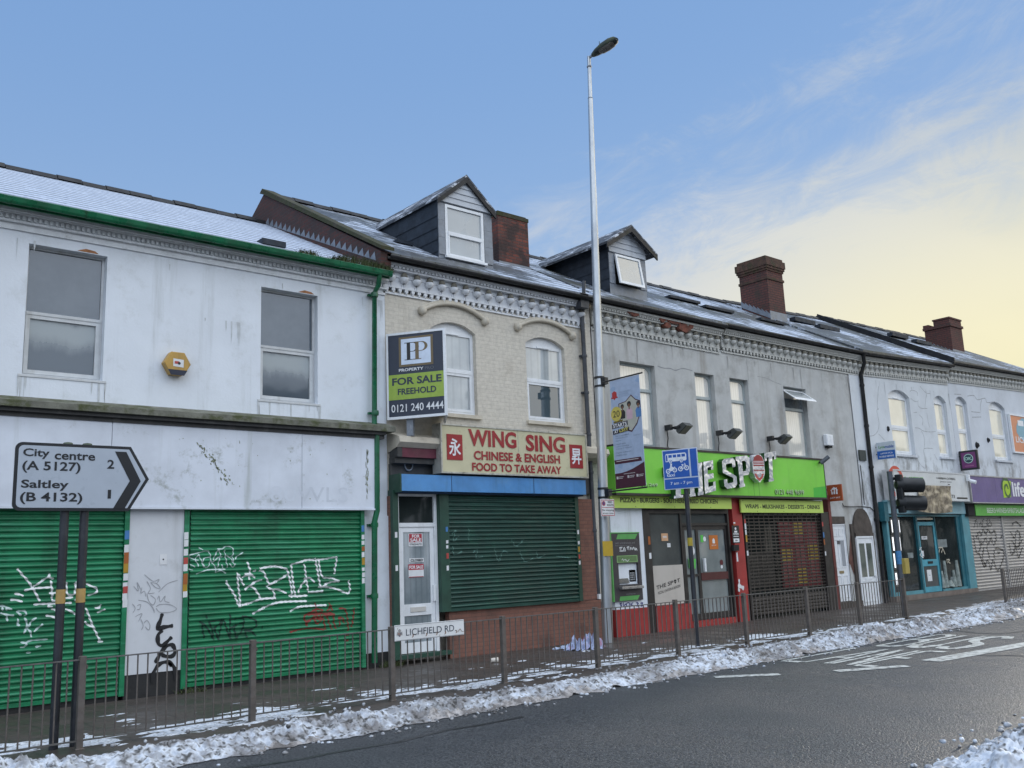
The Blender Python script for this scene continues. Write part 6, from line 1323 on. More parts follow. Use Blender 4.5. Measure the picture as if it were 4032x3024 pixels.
MB().box(xd0-.10, xd0-.002, SF-.03, SF+.1, zs0, ztop-.061).build('dark_post', TEALD, cf); MB().box(xd1+.002, xd1+.04, SF-.02, SF+.1, zs0+.0, ztop-.061).build('dark_post', TEALD, cf); MB().box(xp0-.25, xp0-.002, SF+.0, SF+.08, zs0+.071, ztop-.061).build('dark_post', TEALD, cf)
MB().box(XL+.05, xd0-.10, SF+.04, SF+.05, zs0+.1, ztop-.06).build('pane', GLASS_DARK, fr); MB().box(xd1+.04, xp0-.25, SF+.04, SF+.05, zs0+.07, ztop-.06).build('pane', GLASS_DARK, fr)
MB().box(XL-.1, xp1, SF-.10, SF+.1, zg-.06, zs0-.002).build('threshold', mat('worn stone threshold', (.16,.13,.11), .8, .2, 4), cf)
zdt = sz(340, 722)
MB().box(xd0, xd1, SF+.02, SF+.06, zdt+.06, ztop-.1).build('fanlight', flat_mat('cream board', (.62,.55,.42), .5), cf)  # plain cream board over the door
d = MB(); z0, z1 = zs0+.01, zdt; zm0, zm1 = sz(370, 1135), sz(370, 1072); s = .11
d.box(xd0, xd0+s, SF+.0, SF+.05, z0, z1); d.box(xd1-s, xd1, SF, SF+.05, z0, z1); d.box(xd0+s, xd1-s, SF, SF+.05, z1-s, z1); d.box(xd0+s, xd1-s, SF, SF+.05, zm0, zm1); d.box(xd0+s, xd1-s, SF, SF+.05, z0, z0+.16)
do = d.build('door', mat('bright teal door', (.06,.30,.38), .45, .12, 4), cf)
MB().box(xd0+s, xd1-s, SF+.02, SF+.03, zm1, z1-s).build('pane', GLASS_DARK, do); MB().box(xd0+s, xd1-s, SF+.02, SF+.03, z0+.16, zm0).build('pane', GLASS_GREY, do)
cxm = (xd0+xd1)/2; MB().box(cxm-.15, cxm+.15, SF-.012, SF-.001, (zm0+zm1)/2-.03, (zm0+zm1)/2+.04).build('letterbox', flat_black, do)
paper(do, 'Z6', SF+.017, ((303,855),(355,858),(357,887),(305,886)), [PAPER, BLACK_INK], [('text','OPEN',.15,.85,.25,.75,1,.0)]); paper(do, 'Z6', SF+.017, ((355,1168),(397,1170),(403,1276),(362,1275)), [PAPER, BLACK_INK], [('box',.3,.7,.5,.53,1)])
paper(do, 'Z6', SF+.017, ((305,993),(322,992),(328,1045),(310,1046)), [PAPER], [])
# lit display frames hanging in the left window
LEDW = flat_mat('glowing white display panel', (.95,.96,1.0), .5, emit=1.0)
for ya, yb, xo in ((705,820,0), (865,990,10), (1018,1150,22), (1200,1310,40)):
    for xa, xb in ((14,40), (84,101)):
        w0 = on_wall('Z6', xa+xo, ya, SF+.035); w1 = on_wall('Z6', xb+xo, yb, SF+.035)
        fo = MB(); fo.box(w0[0]-.05, w1[0]+.05, SF+.022, SF+.036, w1[1]-.06, w0[1]+.06); o_ = fo.build('display_frame', flat_mat('dark display frame', (.06,.06,.06), .4), cf); MB().box(w0[0], w1[0], SF+.016, SF+.0215, w1[1], w0[1]).build('display_light', LEDW, o_)
st = MB(); 
for k_ in range(5):
    xw = sx(500+k_*38, 1250); hh = .5+.35*math.sin(k_*2.1)
    st.tube([(xw, SF+.036, zs0+.1), (xw+.03, SF+.036, zs0+.1+hh)], [.12+.04*math.sin(k_*4), .05], 8)
st.build('window_stock', mat('pale goods behind the glass', (.22,.26,.24), .6, .4, 8), cf)
k = MB(); k.box(sx(445,880), sx(545,880), SF+.030, SF+.038, sz(500,960), sz(500,885)); k.box(sx(590,1300), sx(640,1300), SF+.030, SF+.038, sz(600,1395), sz(600,1235)); k.box(sx(185,1020), sx(235,1020), SF+.03, SF+.038, sz(200,1060), sz(200,1010)); k.build('window_card', mat('pale cards in the window', (.17,.20,.20), .6, .3, 6), cf)
gt = MB(); G6 = lambda *p: [on_wall('Z6', x, y, SF-.02) for x, y in p]
for l in ([(285,960),(300,1000),(285,1040)], [(280,985),(300,960)], [(282,1030),(320,1060)]): gt.stroke(G6(*l), .03, lambda z: SF-.034)
gt.build('graffiti', SPRAY_WHITE, fr)
gt = MB(); G6 = lambda *p: [on_wall('Z6', x, y, SF+.03) for x, y in p]
for l in ([(455,965),(500,965),(490,1010)], [(475,970),(465,1020)], [(505,975),(515,1000),(525,1025)], [(540,1070),(545,1110)], [(540,1075),(565,1075),(555,1095),(575,1110)]): gt.stroke(G6(*l), .035, lambda z: SF+.028)
gt.build('window_lettering', mat('cream window lettering', (.5,.46,.36), .5), fr)
bd = rect('Z6', 13.78, (5,510), (742,540), (748,640), (5,620)); MB().box(25.95, bd[1], 13.80, 13.97, ztop+.02, bd[3]).build('fascia_board', TEAL2, cf)
MB().box(25.72, 25.949, 13.80, 13.97, ztop-.2, bd[3]-.05).build('fascia_end', TEALD, cf)
# cafe light box
SG = 13.55; r = rect('S3', SG, (650,330), (1238,385), (1252,575), (655,545)); r = (25.98, r[1], r[2], r[3])
cs = thing('shop_sign', ((r[0]+r[1])/2, SG, r[2]), 'dirty white cafe light box with a red ring and small black print', 'sign')
MB().box(r[0]+.04, r[1]-.04, SG+.004, SG+.32, r[2]+.04, r[3]-.04).build('panel', mat('dirty white sign plastic', (.60,.61,.60), .4, .06, 2, streak=((.42,.42,.40), 3, .52, .78, .6)), cs)
e = MB(); e.box(r[0], r[1], SG-.01, SG+.34, r[3]-.04, r[3]).box(r[0], r[1], SG-.01, SG+.34, r[2], r[2]+.04).box(r[0], r[0]+.04, SG-.01, SG+.34, r[2]+.04, r[3]-.04).box(r[1]-.04, r[1], SG-.01, SG+.34, r[2]+.04, r[3]-.04); e.build('frame', mat('white sign frame', (.52,.53,.53), .5, .1, 5), cs)
S6 = lambda x, y: on_wall('S3', x, y, SG)
lt = MB(); a = S6(750, 430); rr = .46; lt.ring(a[0], a[1], rr*.72, rr, SG-.002, m=0)
a = S6(805, 400); lt.text('VITE', a[0], a[0]+1.15, a[1]-.28, a[1]+.02, SG-.002, .01, 1)
a = rect('S3', SG, (1025,400), (1155,405), (1155,418), (1025,414)); lt.text('CARIBBEAN CATERING', *a, SG-.003, .01, 2); a = rect('S3', SG, (1050,425), (1130,427), (1130,442), (1050,437)); lt.text('Jamaican Cuisine', *a, SG-.003, .0, 2)
a = rect('S3', SG, (1168,537), (1245,541), (1245,552), (1168,547)); lt.box(a[0], a[1]-.06, SG-.003, SG-.001, a[2], a[3], 2)
a = rect('S3', SG, (1118,520), (1152,521), (1152,545), (1118,542)); lt.text('373', *a, SG-.003, .01, 2)
lt.build('lettering', [flat_mat('orange red ring', (.55,.07,.04), .45), flat_mat('green letters', (.16,.42,.10), .45), BLACK_INK], cs)
# torn dark banner over the sign
bn = thing('torn_banner', (28.2, SG-.06, 3.0), 'crumpled foil coloured banner sagging across the cafe sign behind the traffic light', 'banner')
A_ = [S6(*p) for p in ((890,455), (1108,462), (1125,640), (890,635))]
m_ = MB(); nx, nz = 26, 16; vs = []
for j in range(nz+1):
    for i in range(nx+1):
        u, v = i/nx, j/nz; x = (A_[3][0]*(1-u)+A_[2][0]*u)*(1-v)+(A_[0][0]*(1-u)+A_[1][0]*u)*v; z = (A_[3][1]*(1-u)+A_[2][1]*u)*(1-v)+(A_[0][1]*(1-u)+A_[1][1]*u)*v
        y = SG-.05-.06*abs(mnoise.fractal(Vector((x*1.3+z*1.5, z*3.2-x*.8, 2.)), 1., 2., 3)); vs.append((x, y, z-.05*math.sin(math.pi*u)*(1-v)))
m_.add(vs, [(j*(nx+1)+i, j*(nx+1)+i+1, (j+1)*(nx+1)+i+1, (j+1)*(nx+1)+i) for j in range(nz) for i in range(nx)], 0, True)
m_.build('sheet', mat('brown foil banner', (.22,.18,.13), .28, .5, 3, dirt=((.50,.42,.28), 3.5, .5, .66, .8), coat=.4), bn)
pb = MB()
for p in (A_[1], A_[0]): pb.tube([(p[0], SG-.05, p[1]+.04), (p[0], SG+.01, p[1]+.06)], .012, 6)
pb.build('tie', BLACK_GUTTER, bn)

# ---------------------------------------------------------------- convenience shop
XA, XB = 31.19, 41.0
lf = thing('convenience_shop_building', (36, WY, gz(36)), 'dirty white building at the far right with graffitied silver shutters and a broken topped chimney', 'building')
v3 = (31.55, 32.42, 4.50, 6.52); v4 = (34.12, 35.46, 4.46, 6.55)
b = MB(); wall_mesh(b, XA, XB, 2.4, 6.75, [v3, v4, (37.2, 38.5, 4.5, 6.6)], depth=.2, zr=(7.0, 7.3))
for w in (v3, v4, (37.2, 38.5, 4.5, 6.6)): arch_fill(b, w[0], w[1], w[3]-.2, w[3], WY, .16)
shell(b, XA+.01, XB, 7.4, gz(36)-.3, 0, WY+.32); b.build('wall', PALE_RENDER, lf)
for w in (v3, v4, (37.2, 38.5, 4.5, 6.6)): window(lf, *w, GLASS_SKY_WARM, arch=.2, zm=w[2]+.88, fr=.08, y=WY+.11, sill_mat=PALE_RENDER, low_inset=.05)
cornice(lf, XA+.02, XB, 7.53, 7.86, CORB, pitch=.285)
ROOF4 = slate_roof('slate roof with little snow', .52, 11, .5)
rf = roof(lf, XA, XB, 7.66, 10.22, ROOF4, zslope=.02)
for x, y in ((33.0, 16.6), (34.0, 16.2)): MB().box(x, x+1.2, y, y+.22, 7.70+.55*(y-13.72)+.05, 7.70+.55*(y-13.72)+.18).build('slipped_slate', SLATE_HUNG, rf)
vg = MB(); vg.prism_x([(13.66, 7.52), (13.66, 7.72), (18.5, 10.33), (18.5, 10.0)][::-1], XA-.06, XA-.002); vg.build('verge_board', BLACK_GUTTER, rf)
gutter(lf, XA-.1, XB, 7.51, BLACK_GUTTER, .030)
cy = 16.4; x_ = [on_wall('Z8', *p, cy)[0] for p in ((965,700), (1090,700))]; zt = on_wall('Z8', 935, 408, cy)[1]
c3 = MB(); chimney(lf, x_[0], x_[1], cy, cy+1.45, 8.8, zt-.12, CHIMNEY_BRICK2, 'corbel_low', CHIMNEY_BRICK2) if False else None
c3.box(x_[0], x_[1], cy, cy+1.05, 8.8, zt-.38); c_ = c3.build('chimney', CHIMNEY_BRICK2, lf)
k = MB(); k.box(x_[0]-.05, x_[1]+.05, cy-.05, cy+1.1, zt-.379, zt-.28); k.box(x_[0]-.0, x_[1]-.0, cy, cy+.65, zt-.279, zt-.06); k.box(x_[0]-.03, x_[1]+.03, cy-.03, cy+.68, zt-.059, zt+.0); k.box(x_[0]-.03, x_[1]-.3, cy+.85, cy+1.08, zt-.279, zt-.16); k.build('chimney_cap', CHIMNEY_BRICK2, c_)
fl = MB(); fl.box(x_[0]-.02, x_[1]+.02, cy-.02, cy-.004, 8.9, 9.28)
for i in range(7):
    ya = cy+1.05*i/7; yb = cy+1.05*(i+1)/7; zr_ = 9.08+.56*(ya-cy); fl.add([(x_[0]-.012, ya, zr_-.1), (x_[0]-.012, yb, zr_), (x_[0]-.012, yb, zr_+.26), (x_[0]-.012, ya, zr_+.1)], [(0,3,2,1)])
fl.build('flashing', LEAD, c_)
cracks(lf, 'Z8', [[(1130,1270),(1200,1265),(1240,1310),(1320,1295),(1345,1340),(1430,1330)], [(985,1248),(1060,1252)], [(1170,1440),(1270,1450)], [(1285,1310),(1270,1380),(1275,1440)], [(1180,1500),(1280,1498)]], .02)
for z, x, y, r_ in (('S3',1305,180,.13), ('S3',1383,145,.10)):
    o = on_wall(z, x, y, WY-.02); MB().lathe([(.0, o[1]-r_), (r_*.8, o[1]-r_*.3), (r_*.7, o[1]+r_*.4), (.0, o[1]+r_)], o[0], WY, 9).build('hole', flat_black, lf)
SF = 13.92; S6z = lambda x, y: on_wall('LF', x, y, SF)
SILVER = mat('silver grey shutter', (.40,.385,.37), .42, .08, 3, streak=((.26,.24,.22), 4, .5, .8, .6), metal=.25)
zg = gz(34); x0 = S6z(95,1200)[0]; xm = S6z(345,1200)[0]; zb0 = on_wall('LF', 200, 1500, SF)[1]; ztp = on_wall('LF', 200, 945, SF)[1]
sA, sfA = shutter(lf, 'roller_shutter', x0, xm-.06, zb0, ztp, SF, SILVER, .10, .024); sB, sfB = shutter(lf, 'roller_shutter', xm+.06, 40.5, zb0, ztp, SF, SILVER, .10, .024)
MB().box(xm-.058, xm+.058, SF-.05, SF+.05, zb0-.1, ztp).build('guide_rail', SILVER, lf)
MB().box(x0-.1, 40.9, SF+.04, SF+.1, zg-.06, zb0+.1).build('plinth', MOSS_BRICK, lf)
tags(sA, 'LF', [[(110,1030),(125,970),(140,1030)], [(150,1020),(160,990),(170,1030)], [(180,960),(175,1020),(205,1020),(210,960)], [(225,965),(245,1010),(215,1015),(230,985)]], .055, sfA, flat_mat('thin black graffiti', (.10,.095,.09), .5), SF-.02, step=.02)
tags(sA, 'LF', [[(105,1090),(125,1210),(150,1230)], [(125,1110),(150,1060),(165,1090),(180,1045),(200,1080),(215,1045),(240,1075),(265,1055),(280,1110),(260,1170)], [(160,1120),(170,1160),(200,1110),(215,1160),(240,1110),(250,1150)], [(150,1230),(170,1290),(190,1330),(215,1280),(240,1350),(255,1280),(290,1360),(330,1280),(335,1210),(280,1190),(262,1230),(270,1270)], [(185,1180),(175,1270),(205,1330)], [(205,1170),(230,1270)], [(285,1220),(310,1225)], [(140,1100),(160,1180),(145,1210)], [(310,1110),(330,1090)]], .06, sfA, SPRAY_BLACK, SF-.02, step=.02)
tags(sB, 'LF', [[(400,1010),(430,985),(470,1020)], [(390,1060),(420,1110),(440,1050),(470,1110)], [(400,1130),(440,1180),(480,1120)], [(380,1150),(400,1240),(430,1180),(450,1260),(480,1180)], [(430,1110),(420,1230)], [(460,1060),(455,1200)]], .055, sfB, SPRAY_BLACK, SF-.02, step=.02)
SG = 13.55
r = rect('LF', SG, (75,628), (492,650), (492,850), (85,838)); r = (r[0], 40.6, r[2], r[3])
ls = thing('shop_sign', ((r[0]+r[1])/2, SG, r[2]), 'purple convenience shop fascia with a lime green swirl badge and white word life', 'sign')
PURPLE = mat('faded purple sign', (.13,.095,.24), .4, .12, 1.5, streak=((.10,.07,.17), 2, .5, .8, .5))
p_ = MB(); xj = on_wall('LF', 270, 700, SG)[0]; p_.box(r[0]+.03, xj-.004, SG, SG+.3, r[2]+.03, r[3]-.03); p_.box(xj+.004, r[1], SG, SG+.3, r[2]+.03, r[3]-.03); p_.build('panel', PURPLE, ls)
MB().box(r[0], r[1], SG-.02, SG+.32, r[3]-.03, r[3]+.01).box(r[0], r[1], SG-.02, SG+.32, r[2], r[2]+.03).box(r[0]-.01, r[0]+.03, SG-.02, SG+.32, r[2]+.03, r[3]-.03).build('frame', mat('grey sign frame', (.36,.35,.34), .5, .15, 5), ls)
bq = [on_wall('LF', *p, SG) for p in ((322,668), (388,672), (392,795), (335,800))]
k = MB(); c0 = np.mean(bq, 0); k.add([(x, SG-.006, z) for x, z in bq[::-1]], [(0,1,2,3)]); bg_ = k.build('badge', flat_mat('lime badge', (.36,.55,.03), .4), ls)
k = MB(); k.stroke([(c0[0]+(.08+.032*t)*math.cos(t*1.0), c0[1]+(.08+.036*t)*math.sin(t*1.0)) for t in np.linspace(0, 9.5, 26)], .085, lambda z: SG-.011, step=.05); k.build('swirl', flat_mat('dark green swirl', (.03,.10,.03), .4), bg_)
a = rect('LF', SG, (395,670), (490,690), (492,795), (405,790)); k = MB(); k.text('life', a[0], a[1]+.06, a[2], a[3], SG-.006, .03); k.text('style express', a[1]+.3, a[1]+4.2, a[2], a[3]-.1, SG-.006, .03) if False else None; k.build('lettering', mat('white sign letters', (.72,.72,.74), .4), ls)
r2 = rect('LF', 13.70, (115,845), (492,862), (492,945), (122,930)); gs_ = thing('strip_sign', (36, 13.7, r2[2]), 'green strip sign for beers, wines and spirits under the purple fascia', 'sign')
MB().box(r2[0], 40.6, 13.70, 13.95, r2[2], r2[3]).build('panel', mat('mid green strip', (.10,.40,.06), .4, .08, 2), gs_)
a = rect('LF', 13.70, (205,872), (492,886), (492,925), (207,910)); MB().text('BEERS•WINES•SPIRITS•LAGERS', a[0], a[1]+(a[1]-a[0])*.12, a[2], a[3], 13.696, .015).build('lettering', mat('pale strip letters', (.60,.66,.56), .4), gs_)
MB().box(r[0]+.02, r2[0]-.002, 13.72, 13.95, r2[2], r2[3]+.03).build('strip_end', flat_black, gs_)
MB().box(r[0]+.02, 40.8, 13.80, 13.98, ztp, r2[2]-.002).build('shutter_hood', DARK_WOOD, lf)
# orange poster board at the edge of the picture
o1 = rect('LF', 13.93, (378,158), (492,188), (492,455), (422,440)); ob = thing('poster_board', (o1[0]+1.3, 13.93, o1[2]), 'orange advertising board with a blue map shape, fixed to the wall at the right edge', 'board')
MB().box(o1[0], o1[0]+2.6, 13.93, 13.99, o1[2], o1[3]).build('panel', mat('orange board', (.62,.25,.13), .5, .05, 2), ob)
MB().box(o1[0]-.05, o1[0]-.001, 13.91, 13.99, o1[2]-.05, o1[3]+.05).box(o1[0], o1[0]+2.6, 13.91, 13.99, o1[3]+.001, o1[3]+.05).box(o1[0], o1[0]+2.6, 13.91, 13.99, o1[2]-.05, o1[2]-.001).build('frame', UPVC, ob)
k = MB(); o = (o1[0]+1.15, (o1[2]+o1[3])/2+.15); rnd = random.Random(2); k.flat([(o[0]+.62*(1+.25*rnd.random())*math.cos(2*math.pi*i/15), o[1]+.42*(1+.25*rnd.random())*math.sin(2*math.pi*i/15)) for i in range(15)], 13.926); k.build('map_shape', flat_mat('grey blue map', (.20,.38,.46), .5), ob)
k = MB(); k.text('LICHFIELD', o1[0]+.25, o1[0]+2.2, o1[2]+.34, o1[2]+.56, 13.925, .02); k.box(o1[0]+.62, o1[0]+1.1, 13.925, 13.928, o1[3]-.35, o1[3]-.15); k.build('lettering', WHITE_INK, ob)
# ---------------------------------------------------------------- guard rail, one thing per panel
STEEL = mat('weathered galvanised steel', (.13,.115,.105), .55, .2, 8, dirt=((.11,.075,.05), 9, .52, .7, .7), metal=.35)
STEEL2 = mat('dull grey rail steel', (.13,.125,.12), .5, .25, 8, dirt=((.05,.045,.035), 9, .5, .7, .7), metal=.35)
FY = 10.45; PX = [1.18, 3.05, 4.90, 6.78, 8.62, 10.46, 12.33, 14.2, 16.17, 18.02, 19.92]
GH = .875
def make_panel(x0, x1, label):
    zg = gz(x0); t = thing('guard_rail', (x0, FY, zg), label, 'guard rail', 0, 'guard rail panels along the kerb')
    w = x1-x0; sl = gz(x1)-gz(x0)
    p = MB(); p.box(-.033, .033, -.033, .033, -.03, GH+.03); p.box(-.045, .045, -.045, .045, -.005, .012); p.box(.033, .052, -.02, .02, .10, .14); p.box(.033, .052, -.02, .02, GH-.10, GH-.06); p.build('post', STEEL, t, local=True, bevel=.006)
    r1 = MB(); r1.box(.033, w-.033, -.022, .022, GH-.012, GH); r1.shear_z(0, sl/w); r1.build('top_rail', STEEL2, t, local=True)
    r2 = MB(); r2.box(.033, w-.033, -.02, .02, .075, .088); r2.shear_z(0, sl/w); r2.build('bottom_rail', STEEL2, t, local=True)
    bm = MB(); bm.tube([(0,0,.088), (0,0,GH-.012)], .0085, 8); first = None
    n = 16
    for i in range(n):
        xb = .033+(w-.066)*(i+1)/(n+1)
        if first is None: first = bm.build('baluster', STEEL, t, local=True); o = first
        else: o = first.copy(); COL.objects.link(o); o.parent = t
        o.location = (xb, (.004 if i % 5 == 2 else 0), sl*xb/w)
    return t
where = ['cut by the left edge, before the two sign posts', 'in front of the white pillar with the black tag', 'in front of the green shutter reading with white graffiti', 'carrying the white street nameplate', 'in front of the dark green shutter, right of the nameplate', 'in front of the street lamp foot and the cash machine', 'in front of the pizza shop door and blue bus sign', 'in front of the left half of the see-through brown shutter', 'in front of the white door with six panels', 'ending at the traffic light by the arched doorway']
for (a, c_), w_ in zip(zip(PX, PX[1:]), where): make_panel(a, c_, 'grey guard rail panel '+w_)
ep = MB(); zg = gz(19.95); ep.box(19.89, 19.955, FY-.033, FY+.033, zg-.03, zg+GH+.03).box(19.87, 19.975, FY-.045, FY+.045, zg-.005, zg+.012); tag(ep.build('guard_rail_post', STEEL), 'lone grey end post of the guard rail beside the traffic light pole', 'post')
make_panel(24.95, 26.8, 'grey guard rail panel cut by the right edge of the picture, past the gap')
# street nameplate on the rail
r = rect('R5', FY-.05, (150,1305), (567,1262), (568,1352), (165,1400)); np_ = thing('street_nameplate', ((r[0]+r[1])/2, FY-.05, r[2]), 'white street nameplate reading LICHFIELD RD. fixed to the guard rail', 'sign')
tilt = .02
k = MB(); k.box(r[0], r[1], FY-.055, FY-.037, r[2], r[3]); k.build('plate', mat('chipped white enamel plate', (.70,.71,.71), .35, .05, 4, dirt=((.25,.20,.16), 11, .62, .72, .8)), np_, bevel=.004)
k = MB(); e = .008; k.box(r[0]+.004, r[1]-.004, FY-.057, FY-.056, r[3]-e-.004, r[3]-.004).box(r[0]+.004, r[1]-.004, FY-.057, FY-.056, r[2]+.004, r[2]+e+.004); k.build('rim', flat_mat('grey rim', (.35,.36,.37), .5), np_)
a = rect('R5', FY-.055, (222,1320), (518,1298), (520,1340), (225,1365)); k = MB(); k.text('LICHFIELD RD.', a[0], a[1], a[2]+.01, a[3], FY-.058, .0); k.build('lettering', flat_mat('blue black letters', (.02,.035,.06), .4), np_)
a = rect('R5', FY-.055, (168,1325), (202,1322), (203,1368), (170,1372)); k = MB(); w, h = a[1]-a[0], a[3]-a[2]; cx = (a[0]+a[1])/2
k.flat([(cx-w*.36, a[3]-h*.4), (cx-w*.36, a[2]+h*.3), (cx, a[2]), (cx+w*.36, a[2]+h*.3), (cx+w*.36, a[3]-h*.4)], FY-.058, 0)
k.flat([(cx-w*.30, a[3]-h*.46), (cx-w*.02, a[3]-h*.46), (cx-w*.02, a[2]+h*.32), (cx-w*.30, a[2]+h*.32)], FY-.060, 1); k.flat([(cx+w*.03, a[2]+h*.30), (cx+w*.03, a[2]+h*.1), (cx+w*.28, a[2]+h*.3)], FY-.060, 1)
k.flat([(cx-w*.2, a[3]-h*.36), (cx+w*.2, a[3]-h*.36), (cx+w*.28, a[3]-h*.1), (cx-w*.28, a[3]-h*.1)], FY-.058, 2); k.flat([(cx-w*.1, a[3]-h*.09), (cx+w*.1, a[3]-h*.09), (cx+w*.14, a[3]), (cx-w*.14, a[3])], FY-.058, 0); k.flat([(cx-w*.5, a[2]+h*.2), (cx-w*.38, a[2]+h*.2), (cx-w*.38, a[3]-h*.3), (cx-w*.46, a[3]-h*.3)], FY-.058, 2); k.flat([(cx+w*.38, a[2]+h*.2), (cx+w*.5, a[2]+h*.2), (cx+w*.46, a[3]-h*.3), (cx+w*.38, a[3]-h*.3)], FY-.058, 2)
k.build('crest', [flat_mat('grey crest', (.16,.16,.18), .5), flat_mat('faded red crest field', (.40,.26,.22), .5), flat_mat('pale crest supporters', (.32,.31,.30), .5)], np_)
k = MB(); rnd = random.Random(1)
for i in range(5): x = r[0]+.28+.17*i+rnd.uniform(-.03,.03); k.stroke([(x, r[2]+.03), (x+.02, r[2]+.05), (x+.01, r[2]+.07)], .012, lambda z: FY-.0585)
a = on_wall('R5', 545, 1330, FY-.055); k.stroke([(a[0]-.04, a[1]-.02), (a[0], a[1]+.02), (a[0]+.02, a[1]-.01), (a[0]+.06, a[1]-.02)], .008, lambda z: FY-.0585); k.build('rust_chip', flat_mat('rust chips', (.22,.12,.07), .8), np_)

# ---------------------------------------------------------------- direction sign on two posts
SY = 10.62; zg = gz(3)
P_ = [on_wall('Z7', *p, SY) for p in ((215,290),(1790,395),(2025,850),(1740,1275),(160,1225))]
x0 = (P_[0][0]+P_[4][0])/2; xs_ = (P_[1][0]+P_[3][0])/2; xt = P_[2][0]; z1 = (P_[0][1]+P_[1][1])/2; z0 = (P_[3][1]+P_[4][1])/2; zm = (z0+z1)/2
ds = thing('direction_sign', ((x0+xs_)/2, SY, zg), 'black edged direction sign pointing right to City centre and Saltley on two posts', 'sign')
def signpoly(i, r_=.07):
    pts = []
    for cx, cz, a0, a1 in ((x0+i, z0+i, math.pi, 1.5*math.pi),):
        pts += [(cx+r_+r_*math.cos(a), cz+r_+r_*math.sin(a)) for a in np.linspace(a0, a1, 6)]
    pts += [(xs_-i*.6, z0+i), (xt-i*1.25, zm), (xs_-i*.6, z1-i)]
    pts += [(x0+i+r_+r_*math.cos(a), z1-i-r_+r_*math.sin(a)) for a in np.linspace(math.pi/2, math.pi, 6)]
    return pts
MB().prism(signpoly(0), SY-.004, SY+.014).build('board', flat_mat('black sign border', (.012,.014,.018), .4), ds)
MB().prism(signpoly(.032, .05), SY-.007, SY-.0045).build('face', mat('grey reflective sign face', (.40,.45,.52), .35, .03, 4), ds)
k = MB(); T7 = lambda *p: rect('Z7', SY-.007, *p)
for s_, pts in (('City', ((318,388),(675,415),(675,560),(312,520))), ('centre', ((745,440),(1295,478),(1295,575),(742,545))), ('(A 5127)', ((305,555),(1095,600),(1095,755),(303,720))), ('Saltley', ((288,808),(932,850),(932,995),(285,950))), ('(B 4132)', ((272,982),(1120,1015),(1120,1172),(270,1145))), ('2', ((1460,553),(1555,556),(1555,678),(1460,675))), ('1', ((1465,962),(1510,964),(1510,1084),(1465,1082)))):
    a = T7(*pts); k.text(s_, a[0], a[1], a[2], a[3], SY-.0095, .022)
k.build('lettering', flat_mat('black sign lettering', (.012,.014,.018), .4), ds)
c7 = lambda x, y: on_wall('Z7', x, y, SY-.007); zt_, zb_ = (c7(1640,445)[1], c7(1590,1220)[1]); zc = c7(1840,845)[1]
k = MB(); xa, xb = c7(1565,440)[0], c7(1720,450)[0]; xc, xd = c7(1765,840)[0], c7(1915,848)[0]
k.flat([(xc, zc), (xd, zc), (xb, zt_), (xa, zt_)], SY-.0095); k.flat([(xa-.0, zb_), (xb, zb_), (xd, zc), (xc, zc)], SY-.0095); k.build('chevron', flat_mat('black chevron', (.012,.014,.018), .4), ds)
BLACKPOST = mat('black coated post', (.02,.023,.03), .45, .3, 5, dirt=((.06,.06,.06), 5, .5, .75, .6))
for px_ in (on_wall('R2', 278, 900, SY+.05)[0], on_wall('R2', 370, 900, SY+.05)[0]):
    k = MB(); k.tube([(px_, SY+.06, zg-.05), (px_, SY+.06, z1+.015)], .045, 14); p = k.build('post', BLACKPOST, ds)
    zb2 = on_wall('R2', 285, 905, SY)[1]; zt2 = on_wall('R2', 285, 840, SY)[1]
    k = MB(); k.tube([(px_, SY+.06, zb2), (px_, SY+.06, zt2)], .0475, 14, caps=False); k.build('tape_band', mat('yellow notice tape', (.42,.27,.09), .5, .1, 8, dirt=((.12,.08,.03), 14, .58, .7, .6)), p)
    k = MB(); k.lathe([(.0, z1+.03), (.04, z1+.022), (.05, z1+.014), (.05, z1-.02)], px_, SY+.06, 12); k.build('cap', mat('mossy post cap', (.08,.10,.07), .8), p)
# ---------------------------------------------------------------- bus lane sign
bx, by = 13.72, 11.17; zg = gz(13.7); d_ = Vector((.215, -.647, 0)); hd = math.atan2(d_.y, d_.x)
bs = thing('bus_lane_sign', (bx, by, zg), 'blue bus lane sign with bus, motorcycle and cycle symbols on a black post', 'sign', hd)
W_ = .69; zb_, zt_ = 2.82-zg, 3.56-zg; BLUE = flat_mat('royal blue sign face', (.012,.09,.40), .35)
k = MB(); k.box(-W_/2-.055, W_/2-.055, -.06, -.045, zb_, zt_); k.build('board', flat_mat('pale sign edge', (.50,.56,.66), .4), bs, local=True, bevel=.004)
H_ = zt_-zb_; U = lambda a: -W_/2-.055+W_*a; V = lambda b_: zb_+H_*b_; e = .018
k = MB(); k.box(U(0)+e, U(.745), -.064, -.0605, V(.295), zt_-e).box(U(.795), U(1)-e, -.064, -.0605, V(.295), zt_-e).box(U(0)+e, U(1)-e, -.064, -.0605, zb_+e, V(.262)); k.build('face', BLUE, bs, local=True)
k = MB(); y_ = -.0665
def busfig(k):
    def B(a0, a1, b0, b1, m=0, dy=0): k.flat([(U(a0), V(b0)), (U(a1), V(b0)), (U(a1), V(b1)), (U(a0), V(b1))], y_-dy, m)
    k.flat([(U(.09), V(.70)), (U(.66), V(.70)), (U(.69), V(.73)), (U(.69), V(.86)), (U(.66), V(.90)), (U(.11), V(.90)), (U(.09), V(.86))], y_, 0)
    B(.105, .15, .72, .87, 1, .001)
    for i in range(4): B(.18+.125*i, .28+.125*i, .80, .87, 1, .001)
    for a in (.23, .54):
        k.disc(U(a), V(.695), .036, y_-.0012, 18, 1); k.disc(U(a), V(.695), .028, y_-.002, 18, 0); k.disc(U(a), V(.695), .012, y_-.003, 12, 1)
